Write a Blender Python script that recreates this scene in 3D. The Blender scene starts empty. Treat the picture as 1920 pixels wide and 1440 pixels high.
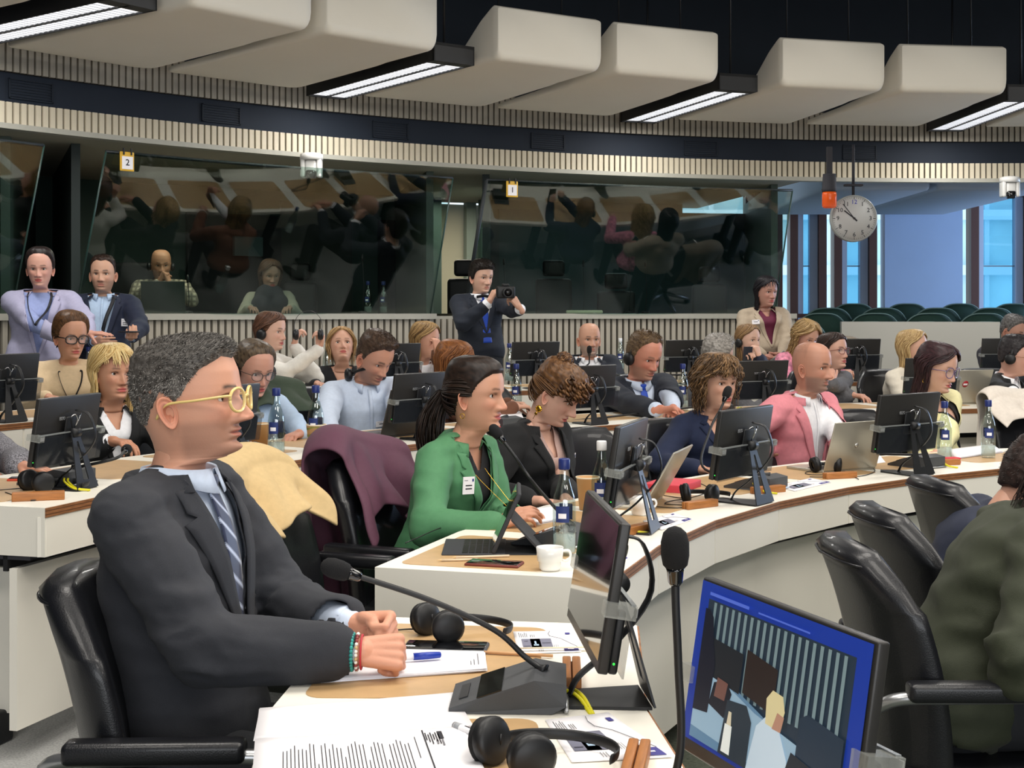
import bpy, bmesh, math, random
import numpy as np
from mathutils import Vector, Matrix, noise
from mathutils.bvhtree import BVHTree
random.seed(7); RNG = np.random.RandomState(7)
SC = bpy.context.scene; COL = SC.collection
F = 2500.0; H = 1.42; HY = 588.0          # focal length in pixels, eye height, horizon row
CX, CY = 4.19, 2.33                       # centre of the concentric desk rings
# ---------------- camera, world, exposure
cd = bpy.data.cameras.new('camera'); cam = bpy.data.objects.new('camera', cd); COL.objects.link(cam)
cd.sensor_width = 36; cd.lens = 36*F/1920; cd.shift_y = (HY-720)/1920; cd.clip_start = .05; cd.clip_end = 300
cam.location = (0, 0, H); cam.rotation_euler = (math.pi/2, 0, 0); SC.camera = cam
SC.view_settings.view_transform = 'Standard'; SC.view_settings.look = 'None'
SC.view_settings.exposure = -0.10; SC.view_settings.gamma = 1.0; SC.view_settings.use_curve_mapping = False
w = bpy.data.worlds.new('world'); SC.world = w; w.use_nodes = True
wn = w.node_tree.nodes; bgn = wn['Background']; bgn.inputs[0].default_value = (.72, .88, 1.0, 1); bgn.inputs[1].default_value = 2.0
STRIP_W = 30.0       # watts per visible louvre fitting
RING_W = 66.0       # watts of each unseen area light added over the hall

def PT(px, py, Y): return Vector(((px-960)/F*Y, Y, H-(py-HY)/F*Y))
def DK(px, py, z=.74):                    # pixel on the horizontal plane z
    Y = (H-z)*F/(py-HY); return Vector(((px-960)/F*Y, Y, z))
def POL(R, th, z=0): a = math.radians(th); return Vector((CX+R*math.cos(a), CY+R*math.sin(a), z))
def ray_R(px, R):                         # depth where pixel column px meets ring R (far side)
    k = (px-960)/F; a = 1+k*k; b = -2*(k*CX+CY); c = CX*CX+CY*CY-R*R
    return (-b+math.sqrt(b*b-4*a*c))/2/a
def TH(px, R):
    Y = ray_R(px, R); return math.degrees(math.atan2(Y-CY, (px-960)/F*Y-CX))

# ---------------- materials
MATS = {}
def lin(c):
    if isinstance(c, str):
        c = [int(c[i:i+2], 16)/255 for i in (0, 2, 4)]
        c = [x/12.92 if x <= .04045 else ((x+.055)/1.055)**2.4 for x in c]
    return (c[0], c[1], c[2], 1)
def mat(name, col='808080', rough=.6, metal=0, bump=0, bscale=200, var=0, vscale=20, emit=0, trans=0, ior=1.45,
        attr=None, coat=0, sheen=0, stretch=None, alpha=1, spec=.5, sss=0):
    if name in MATS: return MATS[name]
    m = bpy.data.materials.new(name); m.use_nodes = True; nt = m.node_tree; p = nt.nodes['Principled BSDF']
    def N(t): return nt.nodes.new(t)
    L = nt.links.new
    p.inputs['Base Color'].default_value = lin(col); p.inputs['Roughness'].default_value = rough
    p.inputs['Metallic'].default_value = metal; p.inputs['IOR'].default_value = ior
    p.inputs['Transmission Weight'].default_value = trans; p.inputs['Alpha'].default_value = alpha
    p.inputs['Coat Weight'].default_value = coat; p.inputs['Sheen Weight'].default_value = sheen
    p.inputs['Specular IOR Level'].default_value = spec
    if sss: p.inputs['Subsurface Weight'].default_value = sss; p.inputs['Subsurface Radius'].default_value = (.012, .005, .003); p.inputs['Subsurface Scale'].default_value = .6
    if emit: p.inputs['Emission Color'].default_value = lin(col); p.inputs['Emission Strength'].default_value = emit
    src = None
    if attr:
        a = N('ShaderNodeAttribute'); a.attribute_name = attr; src = a.outputs['Color']; L(src, p.inputs['Base Color'])
    if var or bump:
        tc = N('ShaderNodeTexCoord'); vec = tc.outputs['Object']
        if stretch:
            mp = N('ShaderNodeMapping'); mp.inputs['Scale'].default_value = stretch; L(vec, mp.inputs['Vector']); vec = mp.outputs['Vector']
    if var:
        n = N('ShaderNodeTexNoise'); n.inputs['Scale'].default_value = vscale; n.inputs['Detail'].default_value = 4; L(vec, n.inputs['Vector'])
        r = N('ShaderNodeMapRange'); r.inputs['From Min'].default_value = .3; r.inputs['From Max'].default_value = .7
        r.inputs['To Min'].default_value = 1-var; r.inputs['To Max'].default_value = 1+var; L(n.outputs['Fac'], r.inputs['Value'])
        mx = N('ShaderNodeVectorMath'); mx.operation = 'SCALE'
        if src: L(src, mx.inputs[0])
        else: mx.inputs[0].default_value = lin(col)[:3]
        L(r.outputs['Result'], mx.inputs['Scale']); L(mx.outputs['Vector'], p.inputs['Base Color'])
    if bump:
        n = N('ShaderNodeTexNoise'); n.inputs['Scale'].default_value = bscale; n.inputs['Detail'].default_value = 3; L(vec, n.inputs['Vector'])
        b = N('ShaderNodeBump'); b.inputs['Strength'].default_value = bump; b.inputs['Distance'].default_value = .002
        L(n.outputs['Fac'], b.inputs['Height']); L(b.outputs['Normal'], p.inputs['Normal'])
    MATS[name] = m; return m
WHITE = mat('white_laminate', 'ECE8DC', .45, var=.02, vscale=3, bump=.05)
PLY = mat('plywood_edge', '8E5F3C', .5, var=.35, vscale=30, stretch=(1, 1, 14))
PLYD = mat('plywood_dark_layer', '5D3A22', .55, var=.2, vscale=40)
PADM = mat('oak_inlay', 'BE9C70', .42, var=.06, vscale=25, stretch=(1, 1, 1), bump=.05)
BLACKM = mat('black_plastic', '17181A', .45)
DKMON = mat('monitor_back_plastic', '2B2A29', .38, bump=.05, bscale=600)
DKMET = mat('dark_powder_metal', '2A2B2D', .42, metal=.3)
NAVYW = mat('navy_wall_paint', '1B2431', .75)
CEILM = mat('dark_ceiling', '262D36', .85, var=.08, vscale=2)
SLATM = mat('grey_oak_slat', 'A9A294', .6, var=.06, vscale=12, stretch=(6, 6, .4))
SLATB = mat('slat_backing', '2C2823', .8)
SILLM = mat('grey_sill', 'A8A69B', .5, var=.03)
PILLOW = mat('cream_acoustic_shell', 'EAE5D8', .85, var=.015, vscale=2)
LEATH = mat('black_leather', '15161A', .36, bump=.25, bscale=350, coat=.12)
SILV = mat('silver_tube', 'B4B6B8', .32, metal=.85)
CARPG = mat('green_carpet', '4A5044', .95, var=.35, vscale=90, bump=.6, bscale=400)
CARPS = mat('grey_step_carpet', 'A7A8A6', .95, var=.25, vscale=150, bump=.6, bscale=500)
PAPER = mat('white_paper', 'F3F1F4', .7)
INK = mat('printing_ink', '2A2A30', .8)
INKG = mat('faint_ink', '77777C', .8)
PURP = mat('purple_print', '3D3A86', .6)
CLEAR = mat('clear_acrylic', 'F4F7F6', .05, trans=1, ior=1.3)
YELC = mat('yellow_cable', 'D9CF1E', .45)
WOODB = mat('cherry_wood_bar', 'A46A38', .45, var=.2, vscale=18, stretch=(1, 8, 8))
CERAM = mat('white_ceramic', 'EFEDE8', .15, coat=.5)
PHONE_G = mat('phone_glass', '0C0D10', .08, coat=.6)
TEALW = mat('dark_teal_wall', '33453F', .7)
GOLD = mat('gold', 'D9AE45', .25, metal=1)
CHROME = mat('chrome', 'C9CACC', .15, metal=1)
SKINM = mat('skin', rough=.5, attr='tint', bump=.12, bscale=260, sss=.08)
HAIRM = mat('hair', rough=.45, attr='tint', spec=.35)
EYEW = mat('eye_white', 'D8D2CC', .25)

# ---------------- mesh helpers
class MB:
    def __init__(s): s.v = []; s.f = []; s.m = []; s.sm = []; s.mats = []
    def mi(s, m):
        if m not in s.mats: s.mats.append(m)
        return s.mats.index(m)
    def add(s, verts, faces, m, M=None, smooth=False):
        o = len(s.v)
        if M is not None: verts = [M @ Vector(v) for v in verts]
        s.v.extend([tuple(v) for v in verts]); k = s.mi(m)
        for f in faces: s.f.append([i+o for i in f]); s.m.append(k); s.sm.append(smooth)
        return s
    def box(s, x0, x1, y0, y1, z0, z1, m, M=None):
        v = [(x, y, z) for z in (z0, z1) for y in (y0, y1) for x in (x0, x1)]
        return s.add(v, [(0, 2, 3, 1), (4, 5, 7, 6), (0, 1, 5, 4), (2, 6, 7, 3), (0, 4, 6, 2), (1, 3, 7, 5)], m, M)
    def rbox(s, x0, x1, y0, y1, z0, z1, m, r=.01, M=None, seg=3):   # bevelled box
        bm = bmesh.new(); bmesh.ops.create_cube(bm, size=1)
        for v in bm.verts: v.co = Vector(((x0+x1)/2+v.co.x*(x1-x0), (y0+y1)/2+v.co.y*(y1-y0), (z0+z1)/2+v.co.z*(z1-z0)))
        bmesh.ops.bevel(bm, geom=bm.edges[:], offset=r, segments=seg, affect='EDGES', profile=.5)
        vs = [v.co.copy() for v in bm.verts]; bm.verts.index_update(); fs = [[v.index for v in f.verts] for f in bm.faces]; bm.free()
        return s.add(vs, fs, m, M, True)
    def prism(s, pts, z0, z1, m, M=None):                           # polygon in xy extruded in z
        n = len(pts); v = [(p[0], p[1], z0) for p in pts]+[(p[0], p[1], z1) for p in pts]
        fs = [list(range(n-1, -1, -1)), list(range(n, 2*n))]+[[i, (i+1) % n, n+(i+1) % n, n+i] for i in range(n)]
        return s.add(v, fs, m, M)
    def rings(s, R, m, M=None, cap=True, smooth=True, closed=True):
        R = [list(r) for r in R]; n = len(R[0]); v = [p for r in R for p in r]; fs = []
        for i in range(len(R)-1):
            for j in range(n if closed else n-1):
                a = i*n+j; b = i*n+(j+1) % n; fs.append((a, b, b+n, a+n))
        if cap and closed: fs.append(list(range(n-1, -1, -1))); fs.append([(len(R)-1)*n+j for j in range(n)])
        return s.add(v, fs, m, M, smooth)
    def lathe(s, prof, m, M=None, n=24, cap=True):
        return s.rings([[(r*math.cos(2*math.pi*j/n), r*math.sin(2*math.pi*j/n), z) for j in range(n)] for r, z in prof], m, M, cap)
    def tube(s, pts, r, m, M=None, n=8, flat=None, cap=True):
        pts = [Vector(p) for p in pts]; k = len(pts); R = []
        rr = r if isinstance(r, (list, tuple)) else [r]*k; prev = None
        for i in range(k):
            t = (pts[min(i+1, k-1)]-pts[max(i-1, 0)]).normalized()
            if prev is None: u = t.orthogonal().normalized() if flat is None else (Vector(flat)-Vector(flat).dot(t)*t).normalized()
            else: u = (prev-prev.dot(t)*t).normalized()
            prev = u; w_ = t.cross(u); a = rr[i]; b = a if flat is None else a*.25
            R.append([pts[i]+u*(a*math.cos(2*math.pi*j/n))+w_*(b*math.sin(2*math.pi*j/n)) for j in range(n)])
        return s.rings(R, m, M, cap)
    def build(s, name, parent=None, loc=None):
        me = bpy.data.meshes.new(name); me.from_pydata(s.v, [], s.f)
        for m in s.mats: me.materials.append(m)
        if s.f:
            me.polygons.foreach_set('material_index', s.m); me.polygons.foreach_set('use_smooth', s.sm)
        me.update(); return link(name, me, parent, loc)
def link(name, me, parent=None, loc=None):
    o = bpy.data.objects.new(name, me); COL.objects.link(o)
    if parent is not None: o.parent = parent
    if loc is not None: o.location = loc
    return o
def bez(pts, n=24):                                                  # Catmull-Rom through points
    P = [Vector(p) for p in pts]; P = [P[0]*2-P[1]]+P+[P[-1]*2-P[-2]]; out = []; k = len(P)-3
    for i in range(n+1):
        t = i/n*k; j = min(int(t), k-1); t -= j; a, b, c, d = P[j:j+4]
        out.append(.5*((2*b)+(c-a)*t+(2*a-5*b+4*c-d)*t*t+(3*b-a-3*c+d)*t**3))
    return out
def tag(o, label=None, cat=None, group=None, kind=None):
    if label: o['label'] = label
    if cat: o['category'] = cat
    if group: o['group'] = group
    if kind: o['kind'] = kind
    return o
def empty(name, loc=(0, 0, 0), rz=0, label=None, cat=None, group=None):
    o = bpy.data.objects.new(name, None); COL.objects.link(o); o.location = loc; o.rotation_euler = (0, 0, rz); o.empty_display_size = .1
    return tag(o, label, cat, group)
def struct(o): o['kind'] = 'structure'; return o
def kids(o): return [c for c in ALLK.get(o, [])]
def copy_tree(o, loc, rz, label=None, group=None):
    r = o.copy(); COL.objects.link(r); r.location = loc; r.rotation_euler = (0, 0, rz)
    if label: r['label'] = label
    if group: r['group'] = group
    for ch in [c for c in bpy.data.objects if c.parent == o]:
        c = ch.copy(); COL.objects.link(c); c.parent = r
        for g in [g for g in bpy.data.objects if g.parent == ch]:
            d = g.copy(); COL.objects.link(d); d.parent = c
    return r
def seat_rot(th): return math.radians(th-90)       # local +Y points outward along the radius th
def TR(x, y, z): return Matrix.Translation((x, y, z))
def RZ(a): return Matrix.Rotation(a, 4, 'Z')
def RX(a): return Matrix.Rotation(a, 4, 'X')
def RY(a): return Matrix.Rotation(a, 4, 'Y')
def arc_box(mb, R0, R1, t0, t1, z0, z1, m, n=8):
    ths = [t0+(t1-t0)*i/n for i in range(n+1)]
    R = []
    for t in ths: R.append([POL(R0, t, z0), POL(R1, t, z0), POL(R1, t, z1), POL(R0, t, z1)])
    mb.rings(R, m, smooth=False)
def area(name, loc, sx, sy, watts, col=(1, .93, .82), parent=None, rot=(0, 0, 0), rz=None):
    l = bpy.data.lights.new(name, 'AREA'); l.shape = 'RECTANGLE'; l.size = sx; l.size_y = sy; l.energy = watts; l.color = col
    o = bpy.data.objects.new(name, l); COL.objects.link(o); o.location = loc; o.rotation_euler = rot
    if parent: o.parent = parent
    return o
# unseen area lights added over the hall to light the rows and slats
for i, (x, y) in enumerate([(1.2, 1.2), (3.6, 1.0), (-1.6, 0.0), (3.0, 4.2), (.6, 3.6), (5.5, 4.5), (-1.2, 3.0), (5.5, -1.5), (1.5, -2.5), (6.0, 7.0), (2.2, 6.6)]):
    area('hall_fill', (x, y, 4.15), 1.3, 1.3, RING_W, (1, .945, .87))
# bluish light added out of view at the right to brighten the far wall
# broad front fill added behind the camera to lift shell undersides and faces
area('front_fill', (2.0, -6.7, 2.2), 9.0, 2.6, 420, (.93, .96, 1.0), rot=(math.radians(90), 0, 0))
area('right_fill', (11.2, 14.6, 1.9), 2.4, 3.6, 620, (.55, .72, 1.0), rot=(0, math.radians(-90), math.radians(180)))
# ================= ROOM
L2, L3 = .12, .20
def floor_part():
    mb = MB(); mb.box(-9, 16, -7, 20, -.1, 0, CARPG); struct(mb.build('floor'))
    for nm, R0, R1, z, t0, t1 in (('trim_1', 4.45, 30, None, 0, 0),):
        pass
floor_part()
def platform(name, R0, R1, t0, t1, z0, z1):
    mb = MB(); arc_box(mb, R0, R1, t0, t1, z0, z1, CARPS, 40)
    arc_box(mb, R0-.012, R0, t0, t1, z1-.03, z1+.004, SILV, 40); struct(mb.build(name))
platform('trim_1', 5.63, 6.95, -40, 215, 0, L2)
platform('trim_2', 6.95, 12.9, -40, 215, 0, L3)
mb = MB(); mb.box(-9, 16, -7, 20, 4.5, 4.6, CEILM); struct(mb.build('ceiling'))
mb = MB(); mb.box(-9.1, -9, -7, 20, 0, 4.5, NAVYW); struct(mb.build('wall_left'))
mb = MB(); mb.box(16, 16.1, -7, 20, 0, 4.5, mat('warm_wall', 'B9B4A6', .8)); struct(mb.build('wall_right'))
mb = MB(); mb.box(-9, 16, -7.1, -7, 0, 4.5, MATS['warm_wall']); struct(mb.build('wall_front'))
# ---- curved bands above the booths: upper slats, navy strip with grilles, lower slats
T0, T1 = 60, 172
def band(name, R, z0, z1, t0, t1, pitch, wd, label, matn=None, gap_m=None, depth=.022):
    m = matn or SLATM; root = empty(name, (0, 0, 0), 0, label, 'wall panelling')
    mb = MB(); arc_box(mb, R+depth, R+depth+.03, t0, t1, z0, z1, gap_m or SLATB, 60); mb.build('backing', root)
    sm = MB(); sm.box(-wd/2, wd/2, 0, depth, z0, z1, m); proto = None
    n = int(math.radians(t1-t0)*R/pitch)
    for i in range(n):
        th = t0+(t1-t0)*(i+.5)/n; x = POL(R, th)
        if proto is None: o = proto = sm.build('slat', root)
        else: o = proto.copy(); COL.objects.link(o)
        o.location = (x.x, x.y, 0); o.rotation_euler = (0, 0, seat_rot(th))
    return root
SLATL = mat('lit_slat', 'CFC5AE', .6, var=.04, vscale=12)  # cream slat tone, the band's lit look is put into the colour
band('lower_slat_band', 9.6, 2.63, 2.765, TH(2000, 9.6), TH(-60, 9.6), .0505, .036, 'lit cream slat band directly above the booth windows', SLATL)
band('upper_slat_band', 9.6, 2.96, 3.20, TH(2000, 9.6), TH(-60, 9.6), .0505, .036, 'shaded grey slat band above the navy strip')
mb = MB(); arc_box(mb, 9.66, 9.72, T0-10, T1, 2.76, 2.965, NAVYW, 60); struct(mb.build('wall_back'))
mb = MB(); arc_box(mb, 9.70, 9.8, T0-10, T1, 3.2, 4.5, CEILM, 60); arc_box(mb, 9.64, 9.7, T0-10, T1, 3.195, 3.215, CEILM, 60); struct(mb.build('wall_upper'))
mb = MB(); arc_box(mb, 9.60, 9.70, T0-10, T1, 2.595, 2.63, SILLM, 60); struct(mb.build('trim_3'))
GR = mat('grille_black', '18202B', .7)
gp = None
for i, (pa, pb) in enumerate(((24, 108), (383, 460), (706, 770), (1000, 1065), (1287, 1350), (1587, 1645))):
    th = TH((pa+pb)/2, 9.6); p = POL(9.615, th, 2.862)
    where = ['leftmost, above the far left booth edge', 'above the white dome camera', 'just left of the first booth corner', 'above the number one sign', 'left of the clock', 'above the wall clock'][i]
    if gp is None:
        g = gp = empty('vent_grille', p, seat_rot(th), 'dark ventilation grille in the navy strip, '+where, 'vent', 'vents in the navy strip')
        mb = MB(); mb.box(-.15, .15, .045, .06, -.06, .06, GR); mb.build('backing', g)
        mb = MB()
        for a in ((-.155, -.145, -.065, .065), (.145, .155, -.065, .065), (-.155, .155, -.065, -.057), (-.155, .155, .057, .065)): mb.box(a[0], a[1], .03, .06, a[2], a[3], GR)
        mb.build('frame', g)
        for k in range(6): mb = MB(); mb.box(-.145, .145, .035, .05, -.05+k*.018, -.044+k*.018, GR); mb.build('slat', g)
    else: copy_tree(gp, p, seat_rot(th), 'dark ventilation grille in the navy strip, '+where)
# ---- lower booth wall with grey slats and a sill
tA, tB = TH(1492, 9.85), TH(-60, 9.85); tg0, tg1 = TH(903, 9.85), TH(816, 9.85)
band('slatted_booth_wall', 9.85, .2, 1.375, tA, tB, .0565, .036, 'long curved grey slatted wall under the booth windows', SLATM, depth=.03)
mb = MB(); arc_box(mb, 9.82, 10.15, tg1, tB, 1.375, 1.42, SILLM, 30); arc_box(mb, 9.82, 10.15, tA, tg0, 1.375, 1.42, SILLM, 30)
arc_box(mb, 9.9, 10.15, tg0, tg1, 1.36, 1.40, SILLM, 6); struct(mb.build('trim_4'))
# soffit of the booths
mb = MB(); arc_box(mb, 9.70, 12.8, tA, T1, 2.60, 2.66, mat('booth_soffit', 'A8A294', .7), 40); struct(mb.build('ceiling_booth'))
# booth back wall, side walls and open area wall
mb = MB(); arc_box(mb, 12.3, 12.4, TH(828, 12.3), T1, .2, 2.6, TEALW, 30); arc_box(mb, 12.3, 12.4, tA+1.5, TH(903, 12.3), .2, 2.6, TEALW, 20); struct(mb.build('wall_booths'))
# glass panes (tilted: top leans into the hall)
def glass_mat(name, tint, refl):
    m = bpy.data.materials.new(name); m.use_nodes = True; nt = m.node_tree; nt.nodes.remove(nt.nodes['Principled BSDF'])
    tr = nt.nodes.new('ShaderNodeBsdfTransparent'); tr.inputs[0].default_value = lin(tint)
    gl = nt.nodes.new('ShaderNodeBsdfGlossy'); gl.inputs['Roughness'].default_value = .0; gl.inputs[0].default_value = (1, 1, 1, 1)
    mx = nt.nodes.new('ShaderNodeMixShader'); mx.inputs[0].default_value = refl
    nt.links.new(tr.outputs[0], mx.inputs[1]); nt.links.new(gl.outputs[0], mx.inputs[2]); nt.links.new(mx.outputs[0], nt.nodes['Material Output'].inputs[0]); return m
BGL = glass_mat('booth_glass', 'D9E4E0', .07)
RB, RT, ZB, ZT = 9.93, 9.52, 1.42, 2.50
def pane(name, label, pts, th=.012):
    """pts: list of (theta, frac) corners on the tilted cone"""
    P = [POL(RB+(RT-RB)*k, t, ZB+(ZT-ZB)*k) for t, k in pts]
    n = (P[1]-P[0]).cross(P[2]-P[0]).normalized()*th
    mb = MB(); k = len(P); mb.add(P+[p+n for p in P], [list(range(k)), list(range(2*k-1, k-1, -1))]+[[i, (i+1) % k, k+(i+1) % k, k+i] for i in range(k)], BGL)
    return tag(mb.build(name), label, 'window')
def booth_glass(pa, pb, n, label):
    ta, tb = TH(pa, RB), TH(pb, RB); root = empty('booth_window', (0, 0, 0), 0, label, 'window')
    for i in range(n):
        a = ta+(tb-ta)*i/n; b = ta+(tb-ta)*(i+1)/n
        P = [POL(RB, a, ZB), POL(RB, b, ZB), POL(RT, b, ZT), POL(RT, a, ZT)]
        nrm = (P[1]-P[0]).cross(P[3]-P[0]).normalized()*.012; mb = MB()
        mb.add(P+[p+nrm for p in P], [(0, 1, 2, 3), (7, 6, 5, 4), (0, 4, 5, 1), (1, 5, 6, 2), (2, 6, 7, 3), (3, 7, 4, 0)], BGL); mb.build('pane', root)
    for t in (ta, tb):
        mb = MB(); mb.tube([POL(RB-.01, t, ZB), POL(RT-.01, t, ZT)], .016 if (pa > 800 and t == ta) else .007, mat('post_dark', '20262A', .5) if (pa > 800 and t == ta) else mat('glass_edge', '2C4640', .3), n=6); mb.build('post', root)
    mb = MB(); mb.tube([POL(RT-.005, ta+(tb-ta)*i/10, ZT) for i in range(11)], .012, MATS['post_dark'], n=6); mb.build('top_rail', root)
    return root
booth_glass(870, 1452, 1, 'tilted green tinted window of booth one, right of the standing photographer')
booth_glass(140, 806, 1, 'tilted green tinted window of booth two, behind the man at the laptop')
booth_glass(-420, 20, 1, 'tilted green tinted window at the far left edge')
# booth side partitions (radial walls) and dark door panels
PARTM = mat('partition_dark', '1E2A28', .6); LIGHTP = mat('partition_sage', '46534C', .6); CREAMW = mat('cream_corridor_wall', 'D9D2B4', .8); BLKW = mat('booth_black_panel', '0A0F14', .5)
for pa, pb, m in ((10, 60, LIGHTP), (142, 105, PARTM), (806, 745, LIGHTP), (911, 915, PARTM), (1452, 1400, LIGHTP)):
    a = POL(10.0, TH(pa, 10.0)); b = POL(12.3, TH(pb, 12.3)); mb = MB(); d = (b-a).normalized(); nx = Vector((-d.y, d.x, 0))*.03
    mb.prism([a-nx, b-nx, b+nx, a+nx], .2, 2.6, m); struct(mb.build('wall_partition'))
def arc_panel(name, pa, pb, R, z0, z1, m, label, cat='panel'):
    a, b = TH(pb, R), TH(pa, R); mb = MB(); arc_box(mb, R, R+.05, a, b, z0, z1, m, 6); return tag(mb.build(name), label, cat)
arc_panel('door_panel', 352, 528, 12.2, .2, 2.35, BLKW, 'tall black door panel inside booth two behind the scarf woman', 'door')
arc_panel('door_panel', 712, 768, 12.2, .2, 2.35, BLKW, 'narrow black door panel near the right end of booth two', 'door')
arc_panel('door_panel', 917, 938, 12.2, .2, 2.4, BLKW, 'narrow black panel at the left end of booth one', 'door')
arc_panel('wall_panel', 528, 660, 12.2, .2, 2.5, mat('taupe_panel', '2E3430', .7), 'dark taupe wall panel in booth two right of the black door')
arc_panel('wall_panel', 936, 1404, 12.2, .2, 2.5, mat('deep_teal_panel', '1C3233', .6), 'deep teal wall panel inside booth one')
pp = arc_panel('notice_sheet', 440, 493, 12.15, 1.96, 2.14, mat('notice_grey', '55686C', .7), 'pale notice sheet on the black booth door', 'notice')
# corridor behind the opening between booths
mb = MB(); a, b = TH(905, 13), TH(800, 13); arc_box(mb, 13, 13.05, a-3, b+6, .2, 2.6, CREAMW, 4); struct(mb.build('wall_corridor'))
mb = MB(); arc_box(mb, 12.7, 12.8, TH(893, 12.7), TH(875, 12.7), .2, 2.6, mat('sage_jamb', '8F9C90', .7), 1); struct(mb.build('door_1'))
area('corridor_fill', PT(862, 0, 13.0).xy.to_3d()+Vector((0, 0, 2.56)), .5, .9, 26, (1, .93, .78))  # area light added to brighten the cream corridor wall
area('booth_fill', POL(10.5, TH(360, 10.5), 2.5), 1.2, .4, 16, (1, .9, .75))  # warm area light added so the people in booth two show
area('booth_fill', POL(11.2, TH(1150, 11), 2.55), 1.5, .6, 9, (.8, .95, .95))  # cool area light added to brighten the inside of booth one
# booth number signs
def booth_sign(px, py, ch, label):
    Y = ray_R(px, 9.46); c = PT(px, py, Y); th = TH(px, 9.46)
    r = empty('booth_number_sign', c, seat_rot(th), label, 'sign', 'booth number signs')
    yel = mat('sign_yellow', 'E0B23A', .5); mb = MB(); mb.rbox(-.052, .052, -.006, .006, -.068, .062, yel, .005); mb.build('frame', r)
    mb = MB(); mb.box(-.04, .04, -.009, -.005, -.055, .03, PAPER); mb.build('card', r)
    for x in (-.028, .028): mb = MB(); mb.box(x-.005, x+.005, -.012, -.004, .04, .085, BLACKM); mb.build('hook', r)
    txt(ch, r, (0, -.0095, -.012), .06, INK, bold=True)
def txt(s, parent, loc, size, m, rot=(math.pi/2, 0, 0), bold=False, name='lettering', align='CENTER', ext=.0006):
    c = bpy.data.curves.new(name, 'FONT'); c.body = s; c.size = size; c.align_x = align; c.align_y = 'CENTER'; c.extrude = ext; c.resolution_u = 2
    if bold: c.offset = size*.012
    tmp = bpy.data.objects.new('t', c); COL.objects.link(tmp); dg = bpy.context.evaluated_depsgraph_get()
    me = bpy.data.meshes.new_from_object(tmp.evaluated_get(dg)); bpy.data.objects.remove(tmp); me.materials.clear(); me.materials.append(m)
    o = link(name, me, parent, loc); o.rotation_euler = rot; return o
booth_sign(238, 302, '2', 'yellow framed white sign with number 2 on the left booth glass')
booth_sign(960, 354, '1', 'yellow framed white sign with number 1 on the middle booth glass')
# ---- acoustic shells and louvre lights
def shell(th, idx, where):
    r = empty('acoustic_shell', (CX, CY, 0), math.radians(th+3.15-90), 'cream acoustic ceiling shell, '+where, 'ceiling panel', 'cream acoustic shells')
    # local frame: +Y outward, X lateral; profile in (R, top z)
    mb = MB(); prof = [(7.50, 3.385), (7.56, 3.40), (7.70, 3.33), (7.9, 3.19), (8.15, 3.11), (8.6, 3.09), (9.0, 3.085), (9.25, 3.08)]
    def sec(R, zt, zb, hw):
        rc = min(.05, (zt-zb)*.45); pts = []
        for cx, cz, a0 in ((hw-rc, zb+rc, -90), (hw-rc*.35, zt-rc*.35, 0), (-hw+rc*.35, zt-rc*.35, 90), (-hw+rc, zb+rc, 180)):
            rr = rc if cz < (zt+zb)/2 else rc*.35
            for k in range(6): a = math.radians(a0+18*k); pts.append((cx+rr*math.cos(a), R, cz+rr*math.sin(a)))
        return pts
    S = []
    for i in range(44):
        u = i/43; R = 7.50+1.93*u**1.5; zt = float(np.interp(R, [p[0] for p in prof], [p[1] for p in prof])); hw = math.tan(math.radians(3.12))*R*.995
        e = max(0, (R-9.13)/.30); hw *= (max(1e-3, 1-e**4*.42)) if e > 0 else 1
        zb = 3.04 + (.035*e*e if e > 0 else 0); s_ = max(0, 1-(R-7.5)/.05); zb += .05*(1-math.sqrt(max(0, 1-s_*s_))); zt -= .008*s_
        if zt-zb < .02: zt = zb+.02
        S.append(sec(R, zt, zb, hw-.006*s_))
    mb.rings(S, PILLOW); o = mb.build('shell', r)
    mb = MB()
    for x in (-.25, .25): mb = MB(); mb.tube([(x, 7.75, 3.28), (x, 7.75, 4.5)], .006, DKMET, n=6); mb.build('hanger', r)
    return r
names = {94.1: 'second from the right edge', 101.3: 'right of the third louvre light from the left', 111.4: 'above the number one sign, right of its twin',
         118.5: 'just right of the middle louvre light', 128.2: 'left of the middle louvre light', 135.2: 'large one at upper left', 84.2: 'cut off at the right edge',
         145.4: 'only a corner at upper left'}
for i, th in enumerate((94.1, 101.3, 111.4, 118.5, 128.2, 135.2, 84.2, 145.4)): shell(th, i, names[th])
LOUV = mat('louvre_lit', 'F4F5F8', .4, emit=1.3); LOUVB = mat('louvre_blade', 'E2E4E8', .25, metal=.7)
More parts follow.
